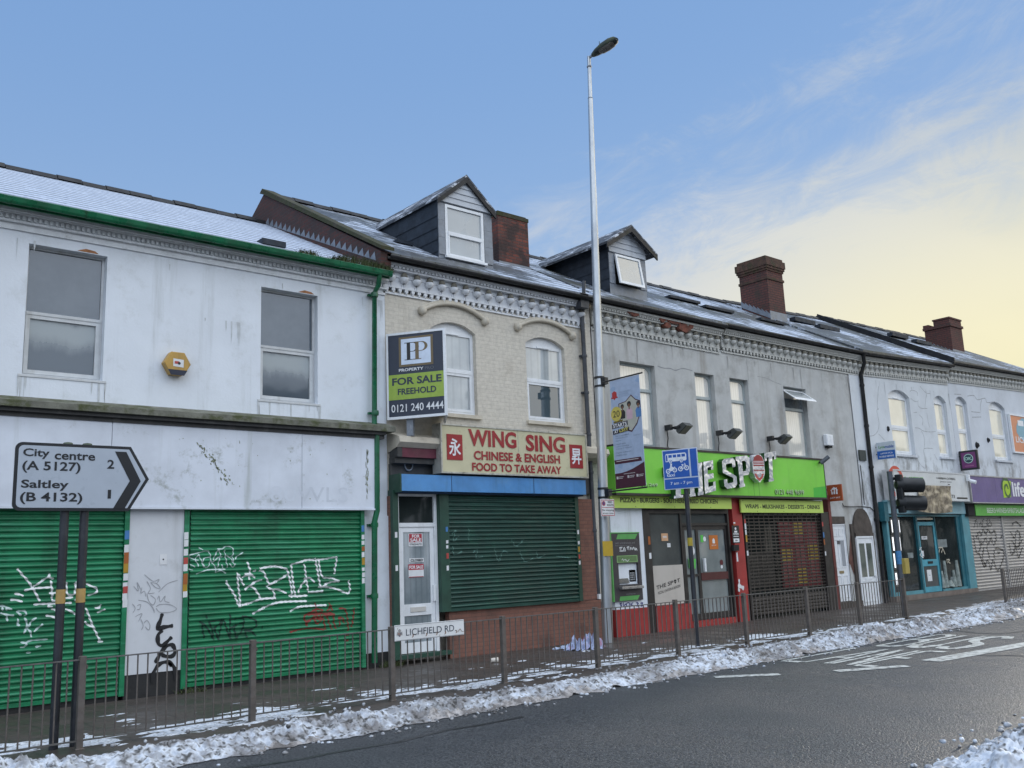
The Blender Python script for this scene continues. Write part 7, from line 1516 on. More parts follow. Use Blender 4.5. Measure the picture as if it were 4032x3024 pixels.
busfig(k)
def wheel(a, b_, r_): k.ring(U(a), V(b_), r_*.62, r_, y_); k.disc(U(a), V(b_), r_*.25, y_, 10)
wheel(.145, .465, .045); wheel(.335, .485, .045); wheel(.50, .50, .046); wheel(.675, .515, .046)
pl = lambda *p: [(U(a), V(b_)) for a, b_ in p]
k.flat(pl((.15,.50),(.24,.46),(.31,.50),(.33,.54),(.27,.57),(.20,.55)), y_-.0005); k.flat(pl((.205,.55),(.25,.55),(.265,.61),(.225,.62)), y_-.001); k.disc(U(.245), V(.635), .019, y_-.001, 12); k.flat(pl((.31,.53),(.33,.53),(.35,.57),(.335,.575)), y_-.001)
for a, b_ in (((.50,.50),(.56,.585)), ((.56,.585),(.645,.595)), ((.645,.595),(.60,.50)), ((.60,.50),(.50,.50)), ((.56,.585),(.60,.50)), ((.675,.515),(.635,.62)), ((.60,.50),(.555,.60)), ((.635,.62),(.615,.635)), ((.535,.605),(.575,.605))):
    k.stroke(pl(a, b_), .012, lambda z: y_-.0005, step=.03, taper=False)
k.text('taxi', U(.10), U(.33), V(.325), V(.405), y_, .01); k.text('7 am - 7 pm', U(.19), U(.80), V(.095), V(.19), y_, .005)
k.build('symbols', [flat_mat('white sign print', (.70,.74,.80), .4), BLUE], bs, local=True)
k = MB(); k.tube([(0, 0, -.05), (0, 0, zt_-.02)], .044, 14); p = k.build('post', BLACKPOST, bs, local=True)
zt2, zb2 = on_wall('AT', 950, 545, by)[1]-zg, on_wall('AT', 950, 625, by)[1]-zg
MB().tube([(0,0,zb2), (0,0,zt2)], .0465, 14, caps=False).build('tape_band', mat('mustard notice tape', (.38,.29,.03), .5, .1, 8), p, local=True)
for b_ in (.2, .8): MB().box(-.05, .05, -.0445, .05, V(b_)-.02, V(b_)+.02).build('clip', LEAD, p, local=True)
# ---------------------------------------------------------------- street lamp
lx, ly = 13.60, 13.28; zg = gz(13.6)
GALV = NT('galvanised lamp column'); _c = GALV.mix(GALV.ramp(GALV.noise(3., (1,1,.3), 6), .3, .7), (.36,.38,.40), (.52,.54,.55)); GALV = GALV.done(_c, GALV.ramp(GALV.noise(5.), .3, .7, .28, .42), None, .75)
lp = thing('street_lamp', (lx, ly, zg), 'very tall tapering silver street lamp with a dark lantern above the roofs', 'street lamp')
tx_ = on_wall('LH', 190, 340, ly); ztop = tx_[1]
lean = (tx_[0]-lx)/(ztop-zg); X = lambda z: lx+lean*(z-zg)
zb1 = on_wall('S1', 655, 1165, ly)[1]; zlow = on_wall('R6', 205, 760, ly)[1]
k = MB(); k.tube([(X(zg-.05), ly, zg-.05), (X(zlow), ly, zlow)], .105, 16); k.tube([(X(zlow), ly, zlow), (X(zb1), ly, zb1)], [.100, .098], 16); k.tube([(X(zb1), ly, zb1), (X(8.5), ly, 8.5), (X(ztop-1.0), ly, ztop-1.0)], [.093, .075, .052], 16); k.tube([(X(ztop-1.0), ly, ztop-1.0), (X(ztop), ly, ztop)], [.045, .040], 12)
col_ = k.build('column', GALV, lp)
k = MB()
for z in (ztop-.25, ztop-1.02): k.lathe([(.05, z-.02), (.058, z), (.05, z+.02)], X(z), ly, 12)
k.build('collar', LEAD, col_)
k = MB(); k.box(lx+.06, lx+.115, ly-.03, ly+.03, zg, zlow-.1); k.build('cable_conduit', mat('rusty white conduit', (.50,.44,.38), .6, .2, 6, dirt=((.30,.17,.09), 6, .5, .7, .7)), col_)
zy0, zy1 = on_wall('AT', 55, 728, ly-.12)[1], on_wall('AT', 55, 580, ly-.12)[1]
k = MB(); k.box(lx-.12, lx+.16, ly-.125, ly-.118, zy0, zy1); k.build('notice', mat('yellow council notice', (.45,.30,.02), .5, .06, 5, dirt=((.25,.15,.02), 12, .6, .72, .6)), col_)
k = MB()
k.tube([(X(ztop)-.0, ly-.0, ztop-.03), (X(ztop), ly-.28, ztop+.0)], .035, 10)
k.build('arm', GALV, lp)
LANT = mat('mossy dark lantern body', (.035,.045,.04), .7, .3, 5, dirt=((.07,.08,.025), 5, .45, .65, .9), bump=.3)
tilt = R(2); Lc = lambda y, z, s=0: (ly-.12-(y*math.cos(tilt)), ztop-.02+y*math.sin(tilt)+z)
k = MB(); prof = [(0,.05,.045,.045), (.12,.09,.08,.06), (.33,.125,.11,.07), (.55,.13,.11,.07), (.69,.095,.085,.05), (.74,.045,.04,.025)]; vs = []; n = 12
for y, hw, up_, dn in prof:
    for i in range(n):
        a = 2*math.pi*i/n; ca, sa = math.cos(a), math.sin(a); zz = up_*sa if sa > 0 else dn*sa; yy, zc = Lc(y, zz); vs.append((X(ztop)+hw*math.copysign(abs(ca)**.6, ca), yy, zc))
m_ = len(prof); k.add(vs, [(j*n+i, (j+1)*n+i, (j+1)*n+(i+1)%n, j*n+(i+1)%n) for j in range(m_-1) for i in range(n)]+[tuple(range(n)), tuple(range((m_-1)*n, m_*n))], 0, True); yy, zc = Lc(.22, .13); k.tube([(X(ztop), yy, zc), (X(ztop), yy, zc+.09)], .008, 6); ln = k.build('lantern', LANT, lp)
k = MB(); vs = []
for y, hw, dn in ((.24,.09,.07), (.30,.108,.095), (.46,.115,.105), (.60,.108,.09), (.67,.08,.06)):
    for i in range(9):
        a = math.pi+math.pi*i/8; yy, zc = Lc(y, dn*math.sin(a)*1.0); vs.append((X(ztop)+hw*math.cos(a), yy, zc-.012))
k.add(vs, [(j*9+i, j*9+i+1, (j+1)*9+i+1, (j+1)*9+i) for j in range(4) for i in range(8)], 0, True); k.build('lamp_glass', mat('brown unlit lamp bowl', (.10,.085,.07), .25, .15, 8, coat=.4), ln)
# banner and its two brackets
BKT = mat('black banner bracket', (.015,.016,.018), .45)
for z in (zb1-.12, zlow+.02):
    k = MB()
    for dz in (-.09, .09): k.tube([(X(z), ly, z+dz-.022), (X(z), ly, z+dz+.022)], .112, 14)
    k.box(X(z)-.05, X(z)+.05, ly-.20, ly-.06, z-.07, z+.07); k.build('banner_bracket', BKT, lp)
b0 = np.array([13.40, 12.70]); b1 = np.array([13.37, 11.80]); zt_, zb_ = 5.06, 2.93
dv = b1-b0; hd = math.atan2(dv[1], dv[0]); Wb = float(np.linalg.norm(dv))
yb0 = ly-.18
bn = thing('street_banner', (13.42, 12.86, zb_), 'tall pale blue and maroon college banner hanging from black arms on the street lamp', 'banner', hd)
Wb = .80; Hb = zt_-zb_
MBL = flat_mat('pale blue banner cloth', (.35,.43,.57), .6); MRN = flat_mat('dark maroon banner print', (.06,.012,.028), .6)
k = MB(); k.box(.22, .22+Wb, -.004, .004, 0, Hb); cl = k.build('cloth', MBL, bn, local=True)
k = MB(); k.tube([(0, .0, Hb+.02), (.25+Wb+.06, .0, Hb+.02)], .016, 8); k.tube([(0, .0, -.03), (.22+Wb+.02, .0, -.03)], .016, 8); k.build('arm', BKT, bn, local=True)
u = lambda a: .22+Wb*a; v = lambda b_: Hb*b_
yA = -.006
k = MB(); k.flat([(u(0), v(0)), (u(1), v(0)), (u(1), v(.215))]+[(u(1-t), v(.215-.075*math.sin(math.pi/2*min(1, t*1.15)))) for t in (.2,.4,.6,.8)]+[(u(0), v(.14))], yA); k.flat([(u(.03), v(.225)), (u(.93), v(.225)), (u(.90), v(.262)), (u(.0), v(.262))], yA-.001); k.build('maroon_band', MRN, bn, local=True)
k = MB(); sh = [(.27,.79), (.27,.62), (.42,.50), (.62,.47), (.82,.54), (1.0,.64), (1.0,.76), (.85,.80), (.70,.84), (.5,.80)]
shp_ = [(u(a), v(b_)) for a, b_ in [(.26,.775), (.27,.63), (.45,.52), (.66,.495), (.85,.56), (.995,.665), (.995,.765), (.85,.785), (.70,.835), (.50,.785)]][::1]
k.flat(shp_, yA-.001, 0); c_ = np.mean(shp_, 0); k.flat([tuple(c_+(np.array(p)-c_)*.93) for p in shp_], yA-.002, 1); 
def person(k, cx, hy, s, skin, top, hair, base):
    k.flat([(u(cx)-.075*s, v(base)), (u(cx)+.075*s, v(base)), (u(cx)+.085*s, v(hy)-.12*s), (u(cx)+.04*s, v(hy)-.06*s), (u(cx)-.04*s, v(hy)-.06*s), (u(cx)-.085*s, v(hy)-.12*s)], yA-.003, top); k.disc(u(cx), v(hy)+.018*s, .055*s, yA-.0035, 14, hair); k.disc(u(cx), v(hy)-.008*s, .034*s, yA-.004, 12, skin); k.flat([(u(cx)-.015*s, v(hy)-.09*s), (u(cx)+.015*s, v(hy)-.09*s), (u(cx)+.015*s, v(hy)-.03*s), (u(cx)-.015*s, v(hy)-.03*s)], yA-.0038, skin)
person(k, .39, .735, .85, 2, 3, 3, .63); person(k, .92, .735, .9, 2, 5, 3, .62); person(k, .62, .745, 1., 2, 4, 3, .615); k.build('picture', [MRN, flat_mat('pale picture ground', (.42,.42,.36), .6), flat_mat('brown skin print', (.16,.075,.04), .6), flat_mat('dark print', (.02,.018,.02), .6), flat_mat('pink print', (.55,.38,.44), .6), flat_mat('blue shirt print', (.08,.20,.42), .6)], bn, local=True)
k = MB(); k.disc(u(.17), v(.685), .145, yA-.004, 26, 0); k.text('20', u(.06), u(.29), v(.655), v(.715), yA-.006, .0, 1); k.build('round_badge', [flat_mat('yellow badge', (.55,.46,.10), .5), BLACK_INK], bn, local=True)
k = MB(); k.flat([(u(.0), v(.552)), (u(.54), v(.566)), (u(.54), v(.607)), (u(.0), v(.593))], yA-.004, 0); k.flat([(u(.02), v(.498)), (u(.58), v(.512)), (u(.58), v(.548)), (u(.02), v(.534))], yA-.004, 0); k.flat([(u(.06), v(.60)), (u(.38), v(.608)), (u(.38), v(.625)), (u(.06), v(.617))], yA-.003, 3)
k.text('STARTS', u(.04), u(.51), v(.558), v(.592), yA-.006, .02, 1, .03); k.text('AT', u(.07), u(.21), v(.506), v(.536), yA-.006, .02, 1, .03); k.text('LSST', u(.25), u(.55), v(.510), v(.540), yA-.006, .02, 2, .03)
for s_, a, c_, b_ in (('Gain an accredited', .09,.55,.475), ('industry focused', .09,.50,.452), ('degree', .09,.28,.430), ('Flexible study', .09,.43,.398), ('options including', .09,.53,.376), ('evenings & weekends', .09,.62,.354), ('Degrees in Business,', .09,.60,.318), ('Health & more', .09,.44,.297), ('Apply Now!', .70,.96,.455)): k.text(s_, u(a), u(c_), v(b_), v(b_+.014), yA-.001, .0, 4)
for s_, a, c_, b_ in (('LONDON SCHOOL', .30,.72,.872), ('OF SCIENCE', .30,.60,.852), ('& TECHNOLOGY', .30,.70,.832)): k.text(s_, u(a), u(c_), v(b_), v(b_+.012), yA-.001, .0, 5)
k.build('lettering', [flat_mat('dark navy bar', (.018,.016,.035), .5), WHITE_INK, flat_mat('yellow print', (.60,.55,.12), .5), flat_mat('olive bar', (.14,.11,.02), .5), flat_mat('slate print', (.20,.25,.33), .5), flat_mat('pale grey print', (.28,.35,.46), .5)], bn, local=True)
k = MB(); k.flat([(u(.06), v(.885)), (u(.06), v(.85)), (u(.14), v(.815)), (u(.22), v(.85)), (u(.22), v(.885)), (u(.14), v(.90))], yA-.001); k.flat([(u(.02), v(.832)), (u(.26), v(.832)), (u(.24), v(.845)), (u(.04), v(.845))], yA-.002); k.build('shield', flat_mat('red shield', (.42,.03,.03), .5), bn, local=True)
k = MB()
for a, b_ in ((.1,.92), (.95,.95), (.85,.79), (.2,.20), (.6,.21)): k.flat([(u(max(0, a-.10)), v(b_)), (u(min(1, a+.05)), v(b_-.025)), (u(min(1, a+.09)), v(b_+.01)), (u(a), v(b_+.03))], yA+.001)
k.build('pattern', flat_mat('blue banner facets', (.28,.38,.54), .6), bn, local=True)
k = MB()
for a in (.05, .42, .72): k.box(u(a), u(a)+.05, yA-.003, yA-.002, v(.088), v(.112)); k.box(u(a)+.065, u(a)+.19, yA-.003, yA-.002, v(.103), v(.108)); k.box(u(a)+.065, u(a)+.17, yA-.003, yA-.002, v(.090), v(.095))
k.box(u(.30), u(.68), yA-.003, yA-.002, v(.126), v(.130)); k.box(u(.08), u(.82), yA-.004, yA-.003, v(.246), v(.252)); k.build('small_print', flat_mat('pale small print', (.55,.52,.52), .5), bn, local=True)
# red route plate
r = rect('AT', 13.0, (10,162), (148,168), (155,338), (18,330)); rr_ = thing('no_stopping_sign', ((r[0]+r[1])/2, 13.0, r[2]), 'small white RED ROUTE no stopping plate strapped to the street lamp', 'sign')
k = MB(); k.box(r[0], r[1], 13.0, 13.012, r[2], r[3]); k.build('plate', PAPER, rr_, bevel=.003)
k = MB(); e = .012; y_ = 12.997
w, h = r[1]-r[0], r[3]-r[2]
for a in ((r[0]+e, r[1]-e, r[3]-2*e, r[3]-e), (r[0]+e, r[1]-e, r[2]+e, r[2]+2*e), (r[0]+e, r[0]+2*e, r[2]+2*e, r[3]-2*e), (r[1]-2*e, r[1]-e, r[2]+2*e, r[3]-2*e), (r[0]+2*e, r[1]-2*e, r[2]+h*.5, r[2]+h*.5+.01)): k.flat([(a[0],a[2]), (a[1],a[2]), (a[1],a[3]), (a[0],a[3])], y_, 0)
k.disc(r[0]+w*.22, r[2]+h*.75, h*.145, y_, 20, 0); k.disc(r[0]+w*.22, r[2]+h*.75, h*.10, y_-.001, 18, 1)
k.text('RED', r[0]+w*.52, r[0]+w*.84, r[2]+h*.78, r[2]+h*.89, y_, .02, 2); k.text('ROUTE', r[0]+w*.46, r[0]+w*.92, r[2]+h*.60, r[2]+h*.71, y_, .02, 2); k.text('No stopping', r[0]+w*.08, r[0]+w*.92, r[2]+h*.28, r[2]+h*.42, y_, .01, 2); k.text('at any time', r[0]+w*.12, r[0]+w*.88, r[2]+h*.11, r[2]+h*.23, y_, .01, 2)
k.build('print', [RED_INK, flat_mat('purple blue disc', (.10,.05,.16), .5), BLACK_INK], rr_)
MB().box((r[0]+r[1])/2-.03, (r[0]+r[1])/2+.03, 13.0125, 13.18, r[2]+.04, r[2]+.08).box((r[0]+r[1])/2-.03, (r[0]+r[1])/2+.03, 13.0125, 13.18, r[3]-.08, r[3]-.04).build('strap', BKT, rr_)
# ---------------------------------------------------------------- traffic light
tx0 = on_wall('S3', 815, 1365, 11.0); zg = gz(21); ty = 10.95; bx = on_wall('S3', 812, 1360, ty)[0]
tp = on_wall('S3', 703, 366, ty); tl = thing('traffic_light', (bx, ty, zg), 'grey traffic light pole with two large black hooded lamps facing right', 'traffic light')
GREYPOLE = mat('dark grey signal pole', (.06,.07,.085), .45, .2, 5, dirt=((.16,.16,.15), 6, .55, .75, .6)); HOOD = mat('matt black signal hood', (.008,.010,.012), .5, .2)
k = MB(); k.tube([(bx, ty, zg-.05), (tp[0], ty, tp[1])], .062, 14); k.tube([(tp[0], ty, tp[1]), (tp[0], ty, tp[1]+.02)], .066, 14); p = k.build('pole', GREYPOLE, tl)
Xp = lambda z: bx+(tp[0]-bx)*(z-zg)/(tp[1]-zg)
h1, h2 = on_wall('S3', 820, 455, ty-.1), on_wall('S3', 838, 578, ty-.1)
hx = on_wall('S3', 775, 500, ty-.1)[0]
def hooded(c, name):
    k = MB(); dirv = Vector((.78, -.62, -.05)).normalized(); s0 = Vector((hx+.04, ty-.12, c[1]))
    k.tube([s0, s0+dirv*.50], [.18, .168], 22, caps=False); k.tube([s0, s0+dirv*.50], [.173, .161], 22, caps=False); k.tube([s0-dirv*.12, s0+dirv*.001], [.10, .181], 18); hd_ = k.build(name, HOOD, tl)
    MB().tube([s0+dirv*.03, s0+dirv*.05], .17, 20).build('lens', mat('dark unlit lens', (.03,.03,.03), .2, coat=.6), hd_)
hooded(h1, 'signal_hood'); hooded(h2, 'signal_hood')
k = MB(); k.box(hx-.08, hx+.03, ty-.20, ty-.04, h2[1]-.23, h1[1]+.24); k.build('signal_housing', HOOD, tl, bevel=.02)
k = MB(); 
for z in (h1[1]+.15, h2[1]-.1): k.box(min(Xp(z), hx)-.01, hx, ty-.04, ty+.04, z-.03, z+.03)
k.build('mounting_bracket', HOOD, tl)
pb = rect('S3', ty-.1, (798,958), (828,958), (832,1062), (805,1066)); k = MB(); k.box(pb[0], pb[1], ty-.14, ty+.04, pb[2], pb[3]); k.build('push_button_box', mat('dull yellow push button box', (.34,.26,.06), .5, .1, 5), tl, bevel=.01)
bp = on_wall('S3', 772, 950, ty-.06); MB().tube([(Xp(bp[1]-.16), ty, bp[1]-.16), (Xp(bp[1]+.14), ty, bp[1]+.14)], .064, 14, caps=False).build('sticker_band', mat('blue sticker band', (.05,.20,.42), .5, .2, 10), p)
# ---------------------------------------------------------------- small things on the walls
o = on_wall('A', 1050, 1255, 13.90); ab = thing('alarm_box', (o[0], 13.9, o[1]-.2), 'hexagonal yellow burglar alarm box with a dark base on the white wall', 'alarm box')
R_ = .205; hexa = [(o[0]+R_*math.cos(math.pi/3*i), o[1]+R_*.98*math.sin(math.pi/3*i)) for i in range(6)]
YEL = mat('aged yellow plastic', (.45,.27,.06), .45, .12, 6, streak=((.22,.15,.06), 7, .52, .75, .6))
MB().prism(hexa, 13.86, 13.999).build('cover', YEL, ab, bevel=.01)
MB().prism([(o[0]-R_*.72, o[1]-R_*.50), (o[0]-R_*.49, o[1]-R_*.90), (o[0]+R_*.49, o[1]-R_*.90), (o[0]+R_*.72, o[1]-R_*.50)], 13.853, 13.859).build('strobe', flat_mat('dark blue strobe', (.012,.016,.035), .3), ab)
k = MB(); k.flat([(o[0]-.07, o[1]-.05), (o[0]+.09, o[1]-.06), (o[0]+.09, o[1]+.06), (o[0]-.07, o[1]+.07)], 13.857, 0); k.flat([(o[0]-.05, o[1]-.01), (o[0]+.02, o[1]-.01), (o[0]+.02, o[1]+.03), (o[0]-.05, o[1]+.03)], 13.855, 1); k.disc(o[0]+.02, o[1]+.0, .022, 13.854, 12, 2); k.build('label_plate', [PAPER, RED_PAPER, BLACK_INK], ab)
def floodlight(z, x, y, label):
    Y = 13.60; c = on_wall(z, x, y, Y); t = thing('floodlight', (c[0], Y, c[1]), label, 'floodlight', 0, 'floodlights over the green fascia')
    tl_ = R(-32); B = lambda yy, zz: (Y+yy*math.cos(tl_)-zz*math.sin(tl_), c[1]+yy*math.sin(tl_)+zz*math.cos(tl_)); 
    k = MB(); k.prism_x([B(-.15,-.05), B(.14,-.06), B(.16,.03), B(.06,.11), B(-.11,.07)], c[0]-.125, c[0]+.125); 
    for i in range(6): xx = c[0]-.10+.04*i; k.prism_x([B(-.05,.065), B(.10,.06), B(.10,.10), B(-.05,.09)], xx-.008, xx+.008)
    bo = k.build('body', mat('grey floodlight casting', (.06,.065,.065), .5, .2, 6), t)
    k = MB(); g_ = [B(-.15,-.058), B(.13,-.068), B(.13,-.064), B(-.15,-.054)]; k.prism_x(g_, c[0]-.105, c[0]+.105); k.build('glass', mat('dusty floodlight glass', (.20,.19,.15), .5, .15, 6), t)
    k = MB(); k.box(c[0]-.23, c[0]-.15, Y+.22, 13.99, c[1]-.02, c[1]+.10); k.box(c[0]-.16, c[0]-.12, Y+.02, Y+.30, c[1]+.0, c[1]+.05); k.box(c[0]-.15, c[0]+.15, Y+.15, Y+.18, c[1]-.015, c[1]+.015); k.build('bracket', BKT, t)
    k = MB(); k.tube([(c[0]-.20, 13.95, c[1]-.02), (c[0]-.17, 13.96, c[1]-.2), (c[0]-.20, 13.97, c[1]-.36), (c[0]-.16, 13.96, c[1]-.5)], .012, 6); k.build('cable', BKT, t)
floodlight('R6', 632, 428, 'floodlight nearest the street lamp, on the grey wall below the widest window')
floodlight('R6', 885, 455, 'floodlight on the grey wall just under the third window, middle of the row')
floodlight('R6', 1138, 483, 'floodlight below the window with the open top light, near the end of the green sign')
o = on_wall('BS', 2030, 235, 13.5); cv = thing('security_camera', (o[0], 13.5, o[1]), 'small dark security camera on the right end of the green fascia', 'camera')
k = MB(); k.tube([(o[0]-.06, 13.55, o[1]-.06), (o[0]+.10, 13.40, o[1]+.10)], .055, 12); k.build('body', GREYPOLE, cv); MB().tube([(o[0]-.02, 13.6, o[1]-.02), (o[0]-.05, 13.66, o[1]-.10)], .02, 8).build('mount', BKT, cv)
r = rect('S2', 13.9, (518,1265), (572,1270), (578,1360), (528,1355)); ab2 = thing('alarm_box', ((r[0]+r[1])/2, 13.9, r[2]), 'pale rectangular alarm box high on the grey rendered wall', 'alarm box')
MB().box(r[0], r[1], 13.86, 13.99, r[2], r[3]).build('cover', UPVC, ab2, bevel=.02); MB().box(r[0]+.06, r[1]-.06, 13.88, 13.98, r[2]-.06, r[2]-.001).build('strobe', flat_black, ab2); MB().box((r[0]+r[1])/2+.0, (r[0]+r[1])/2+.10, 13.854, 13.859, r[2]+.10, r[3]-.1).build('label_plate', WHITE_INK, ab2)
# projecting signs
def projecting(name, x, y0, y1, z0, z1, label, mats, draw, thick_=.05, cat='sign'):
    t = thing(name, (x, y0, z0), label, cat, -math.pi/2); w = y0-y1
    MB().box(0, w, 0, thick_, 0, z1-z0).build('board', mats[0], t, local=True, bevel=.006); k = MB(); draw(k, w, z1-z0); k.build('print', mats[1:], t, local=True)
    MB().box(-.12, .0, .01, .04, (z1-z0)*.3, (z1-z0)*.36).box(-.12, 0, .01, .04, (z1-z0)*.7, (z1-z0)*.76).build('bracket', BKT, t, local=True); return t
def je(k, w, h):
    y = -.003; k.flat([(w*.30, h*.42), (w*.72, h*.42), (w*.72, h*.66), (w*.30, h*.66)], y, 0); k.flat([(w*.24, h*.64), (w*.78, h*.64), (w*.66, h*.76), (w*.5, h*.86), (w*.36, h*.76)], y-.001, 0); k.flat([(w*.62, h*.66), (w*.70, h*.66), (w*.70, h*.82), (w*.62, h*.82)], y, 0)
    k.flat([(w*.40, h*.42), (w*.45, h*.42), (w*.45, h*.60), (w*.40, h*.60)], y-.002, 1); k.flat([(w*.36, h*.58), (w*.49, h*.58), (w*.49, h*.70), (w*.36, h*.70)], y-.002, 1); k.flat([(w*.56, h*.42), (w*.61, h*.42), (w*.63, h*.72), (w*.56, h*.72)], y-.002, 1); k.text('JUST EAT', w*.17, w*.86, h*.14, h*.25, y, .02, 0)
OR2 = flat_mat('burnt orange sign', (.34,.07,.02), .45)
projecting('projecting_sign', 23.02, 13.93, 13.49, 2.88, 3.32, 'square burnt orange sign with a white house, beside the green fascia', [OR2, WHITE_INK, OR2], je)
def ly_(k, w, h):
    y = -.003; k.flat([(.01, .01), (w-.01, .01), (w-.01, h*.49), (.01, h*.49)], y, 0); k.text('Lyca', w*.12, w*.46, h*.60, h*.80, y, .02, 2); k.text('mobile', w*.46, w*.94, h*.62, h*.80, y, .02, 3); k.text('LAPTOP, PC &', w*.2, w*.85, h*.28, h*.38, y-.001, .02, 1); k.text('MOBILE REPAIRS', w*.12, w*.9, h*.11, h*.21, y-.001, .02, 1)
projecting('projecting_sign', 25.98, 13.97, 13.40, 4.13, 4.63, 'white and blue phone repair sign projecting beside the black drainpipe', [flat_mat('pale grey sign', (.52,.58,.62), .4), flat_mat('mid blue sign', (.02,.12,.42), .4), WHITE_INK, flat_mat('green logo print', (.12,.34,.10), .4), flat_mat('blue logo print', (.03,.10,.35), .4)], ly_, .06)
c_ = [on_wall('S3', *p, 13.7) for p in ((1180,250), (1262,242), (1275,350), (1192,358))]
def okd(k, w, h):
    y = -.003; k.flat([(w*.10, h*.10), (w*.90, h*.10), (w*.90, h*.90), (w*.10, h*.90)], y, 0); k.disc(w*.5, h*.58, h*.24, y-.001, 24, 1); k.disc(w*.5, h*.58, h*.205, y-.002, 24, 2); k.text('OK.', w*.28, w*.72, h*.50, h*.66, y-.003, .03, 1); k.box(w*.25, w*.75, y-.001, y, h*.18, h*.24, 3)
projecting('projecting_sign', 31.3, 13.98, 13.40, 3.98, 4.62, 'dark square sign with a magenta panel and the letters OK in a ring', [flat_mat('black sign box', (.015,.015,.02), .4), flat_mat('dull magenta panel', (.16,.035,.14), .4), flat_mat('pale green ring', (.42,.62,.55), .4), flat_mat('dark teal disc', (.02,.06,.07), .4), flat_mat('dim print', (.3,.1,.22), .4)], okd, .10)
o = on_wall('S3', 1262, 425, 13.4); sc = thing('security_camera', (o[0], 13.4, o[1]), 'white security camera at the left end of the purple fascia', 'camera'); MB().tube([(o[0], 13.42, o[1]), (o[0]+.02, 13.25, o[1]-.06)], .06, 12).build('body', UPVC, sc); MB().box(o[0]-.05, o[0]+.05, 13.43, 13.52, o[1]-.0, o[1]+.2).build('mount', UPVC, sc)
# cash machine
CY = 13.84; r = rect('AT', CY, (108,500), (395,505), (432,1165), (155,1175)); cm = thing('cash_machine', ((r[0]+r[1])/2, CY, r[2]), 'dark grey cash machine with green ends set in the white shopfront panel', 'cash machine')
DG = mat('dark grey machine plastic', (.045,.04,.045), .45, .15, 6, dirt=((.12,.11,.11), 7, .58, .74, .5)); MG = mat('mid grey machine plastic', (.11,.115,.125), .4, .12, 6); GRN = mat('green machine trim', (.10,.36,.09), .45, .1, 5)
zA = lambda y: on_wall('AT', 260, y, CY)[1]; xA = lambda x: on_wall('AT', x, 850, CY)[0]
a0, a1, b0, b1 = xA(190), xA(385), zA(1010), zA(800)
k = MB(); wall_mesh(k, r[0], r[1], r[2], r[3], [(a0, a1, b0, b1)], CY, .14); k.quad((a0, CY+.14, b0), (a1, CY+.14, b0), (a1, CY+.14, b1), (a0, CY+.14, b1)); k.box(r[0], r[0]+.005, CY+.001, SF+.0, r[2], r[3]); k.box(r[1]-.005, r[1], CY+.001, 13.9, r[2], r[3]); k.box(r[0], r[1], CY+.001, 13.9, r[3]-.005, r[3]); body = k.build('body', DG, cm)
w = r[1]-r[0]
k = MB(); k.flat([(r[0]+w*.18, r[3]-.12), (r[1]-w*.16, r[3]-.12), (r[1]-w*.06, r[3]-.015), (r[0]+w*.24, r[3]-.015)], CY-.003); k.flat([(r[0]+w*.16, r[2]+.01), (r[1]-w*.2, r[2]+.01), (r[1]-w*.12, r[2]+.10), (r[0]+w*.2, r[2]+.10)], CY-.003); k.box(r[0]-.03, r[0]-.001, CY-.01, CY+.08, r[2], r[3]+.02); k.box(r[0], r[1], CY-.01, CY+.08, r[3]+.001, r[3]+.022); k.build('green_trim', GRN, cm)
k = MB(); k.flat([(xA(178), zA(790)), (xA(382), zA(790)), (xA(382), zA(722)), (xA(178), zA(722))], CY-.003, 0); k.flat([(xA(184), zA(784)), (xA(376), zA(784)), (xA(376), zA(728)), (xA(184), zA(728))], CY-.004, 1); k.build('panel', [flat_mat('light green rim', (.26,.46,.18), .4), flat_mat('dull green panel', (.11,.20,.075), .4)], cm)
k = MB(); k.add([(a0+.03, CY+.02, b0+.03), (a0+(a1-a0)*.55, CY+.02, b0+.03), (a0+(a1-a0)*.50, CY+.12, b1-.08), (a0+.03, CY+.12, b1-.08)], [(0,1,2,3)], 0); k.box(a0+(a1-a0)*.60, a1-.04, CY+.05, CY+.12, b0+.05, b1-.14, 1)
for i in range(3):
    for j in range(4): k.box(a0+(a1-a0)*(.64+.08*i), a0+(a1-a0)*(.70+.08*i), CY+.04, CY+.05, b0+.08+.045*j, b0+.11+.045*j, 2)
k.build('screen', [mat('dark machine screen', (.03,.04,.05), .35, .3, 8), MG, flat_mat('pale keys', (.28,.29,.30), .4)], cm)
k = MB(); k.box(xA(185), xA(398), CY-.09, CY-.001, zA(1055), zA(1028)); k.build('shelf', mat('bare metal shelf', (.36,.35,.34), .3, .1, 6, metal=.6), cm, bevel=.006)
k = MB(); k.text('cash withdrawals and', xA(168), xA(366), zA(606), zA(586), CY-.003, .0, 0); k.text('free balance enquiries', xA(168), xA(340), zA(632), zA(614), CY-.003, .0, 0); k.text('cashzone', xA(252), xA(340), zA(1112), zA(1095), CY-.003, .0, 0); k.build('lettering', flat_mat('grey machine print', (.20,.20,.21), .5), cm)
k = MB()
for l in ([(198,640),(205,672)], [(195,645),(228,640)], [(200,658),(220,656)], [(235,672),(245,640),(258,672)], [(238,660),(255,660)], [(270,640),(285,668)], [(268,642),(292,636),(285,655)], [(300,670),(310,640),(322,665),(335,640),(345,668)], [(350,640),(352,672),(362,650),(372,675)], [(195,678),(260,676)]): k.stroke([on_wall('AT', x, y, CY) for x, y in l], .018, lambda z: CY-.006, step=.02)
for l in ([(218,770),(228,755),(238,780)], [(240,770),(255,760),(262,778)], [(265,762),(275,780),(295,758)]): k.stroke([on_wall('AT', x, y, CY) for x, y in l], .012, lambda z: CY-.007, step=.02)
k.build('graffiti', SPRAY_WHITE, cm)
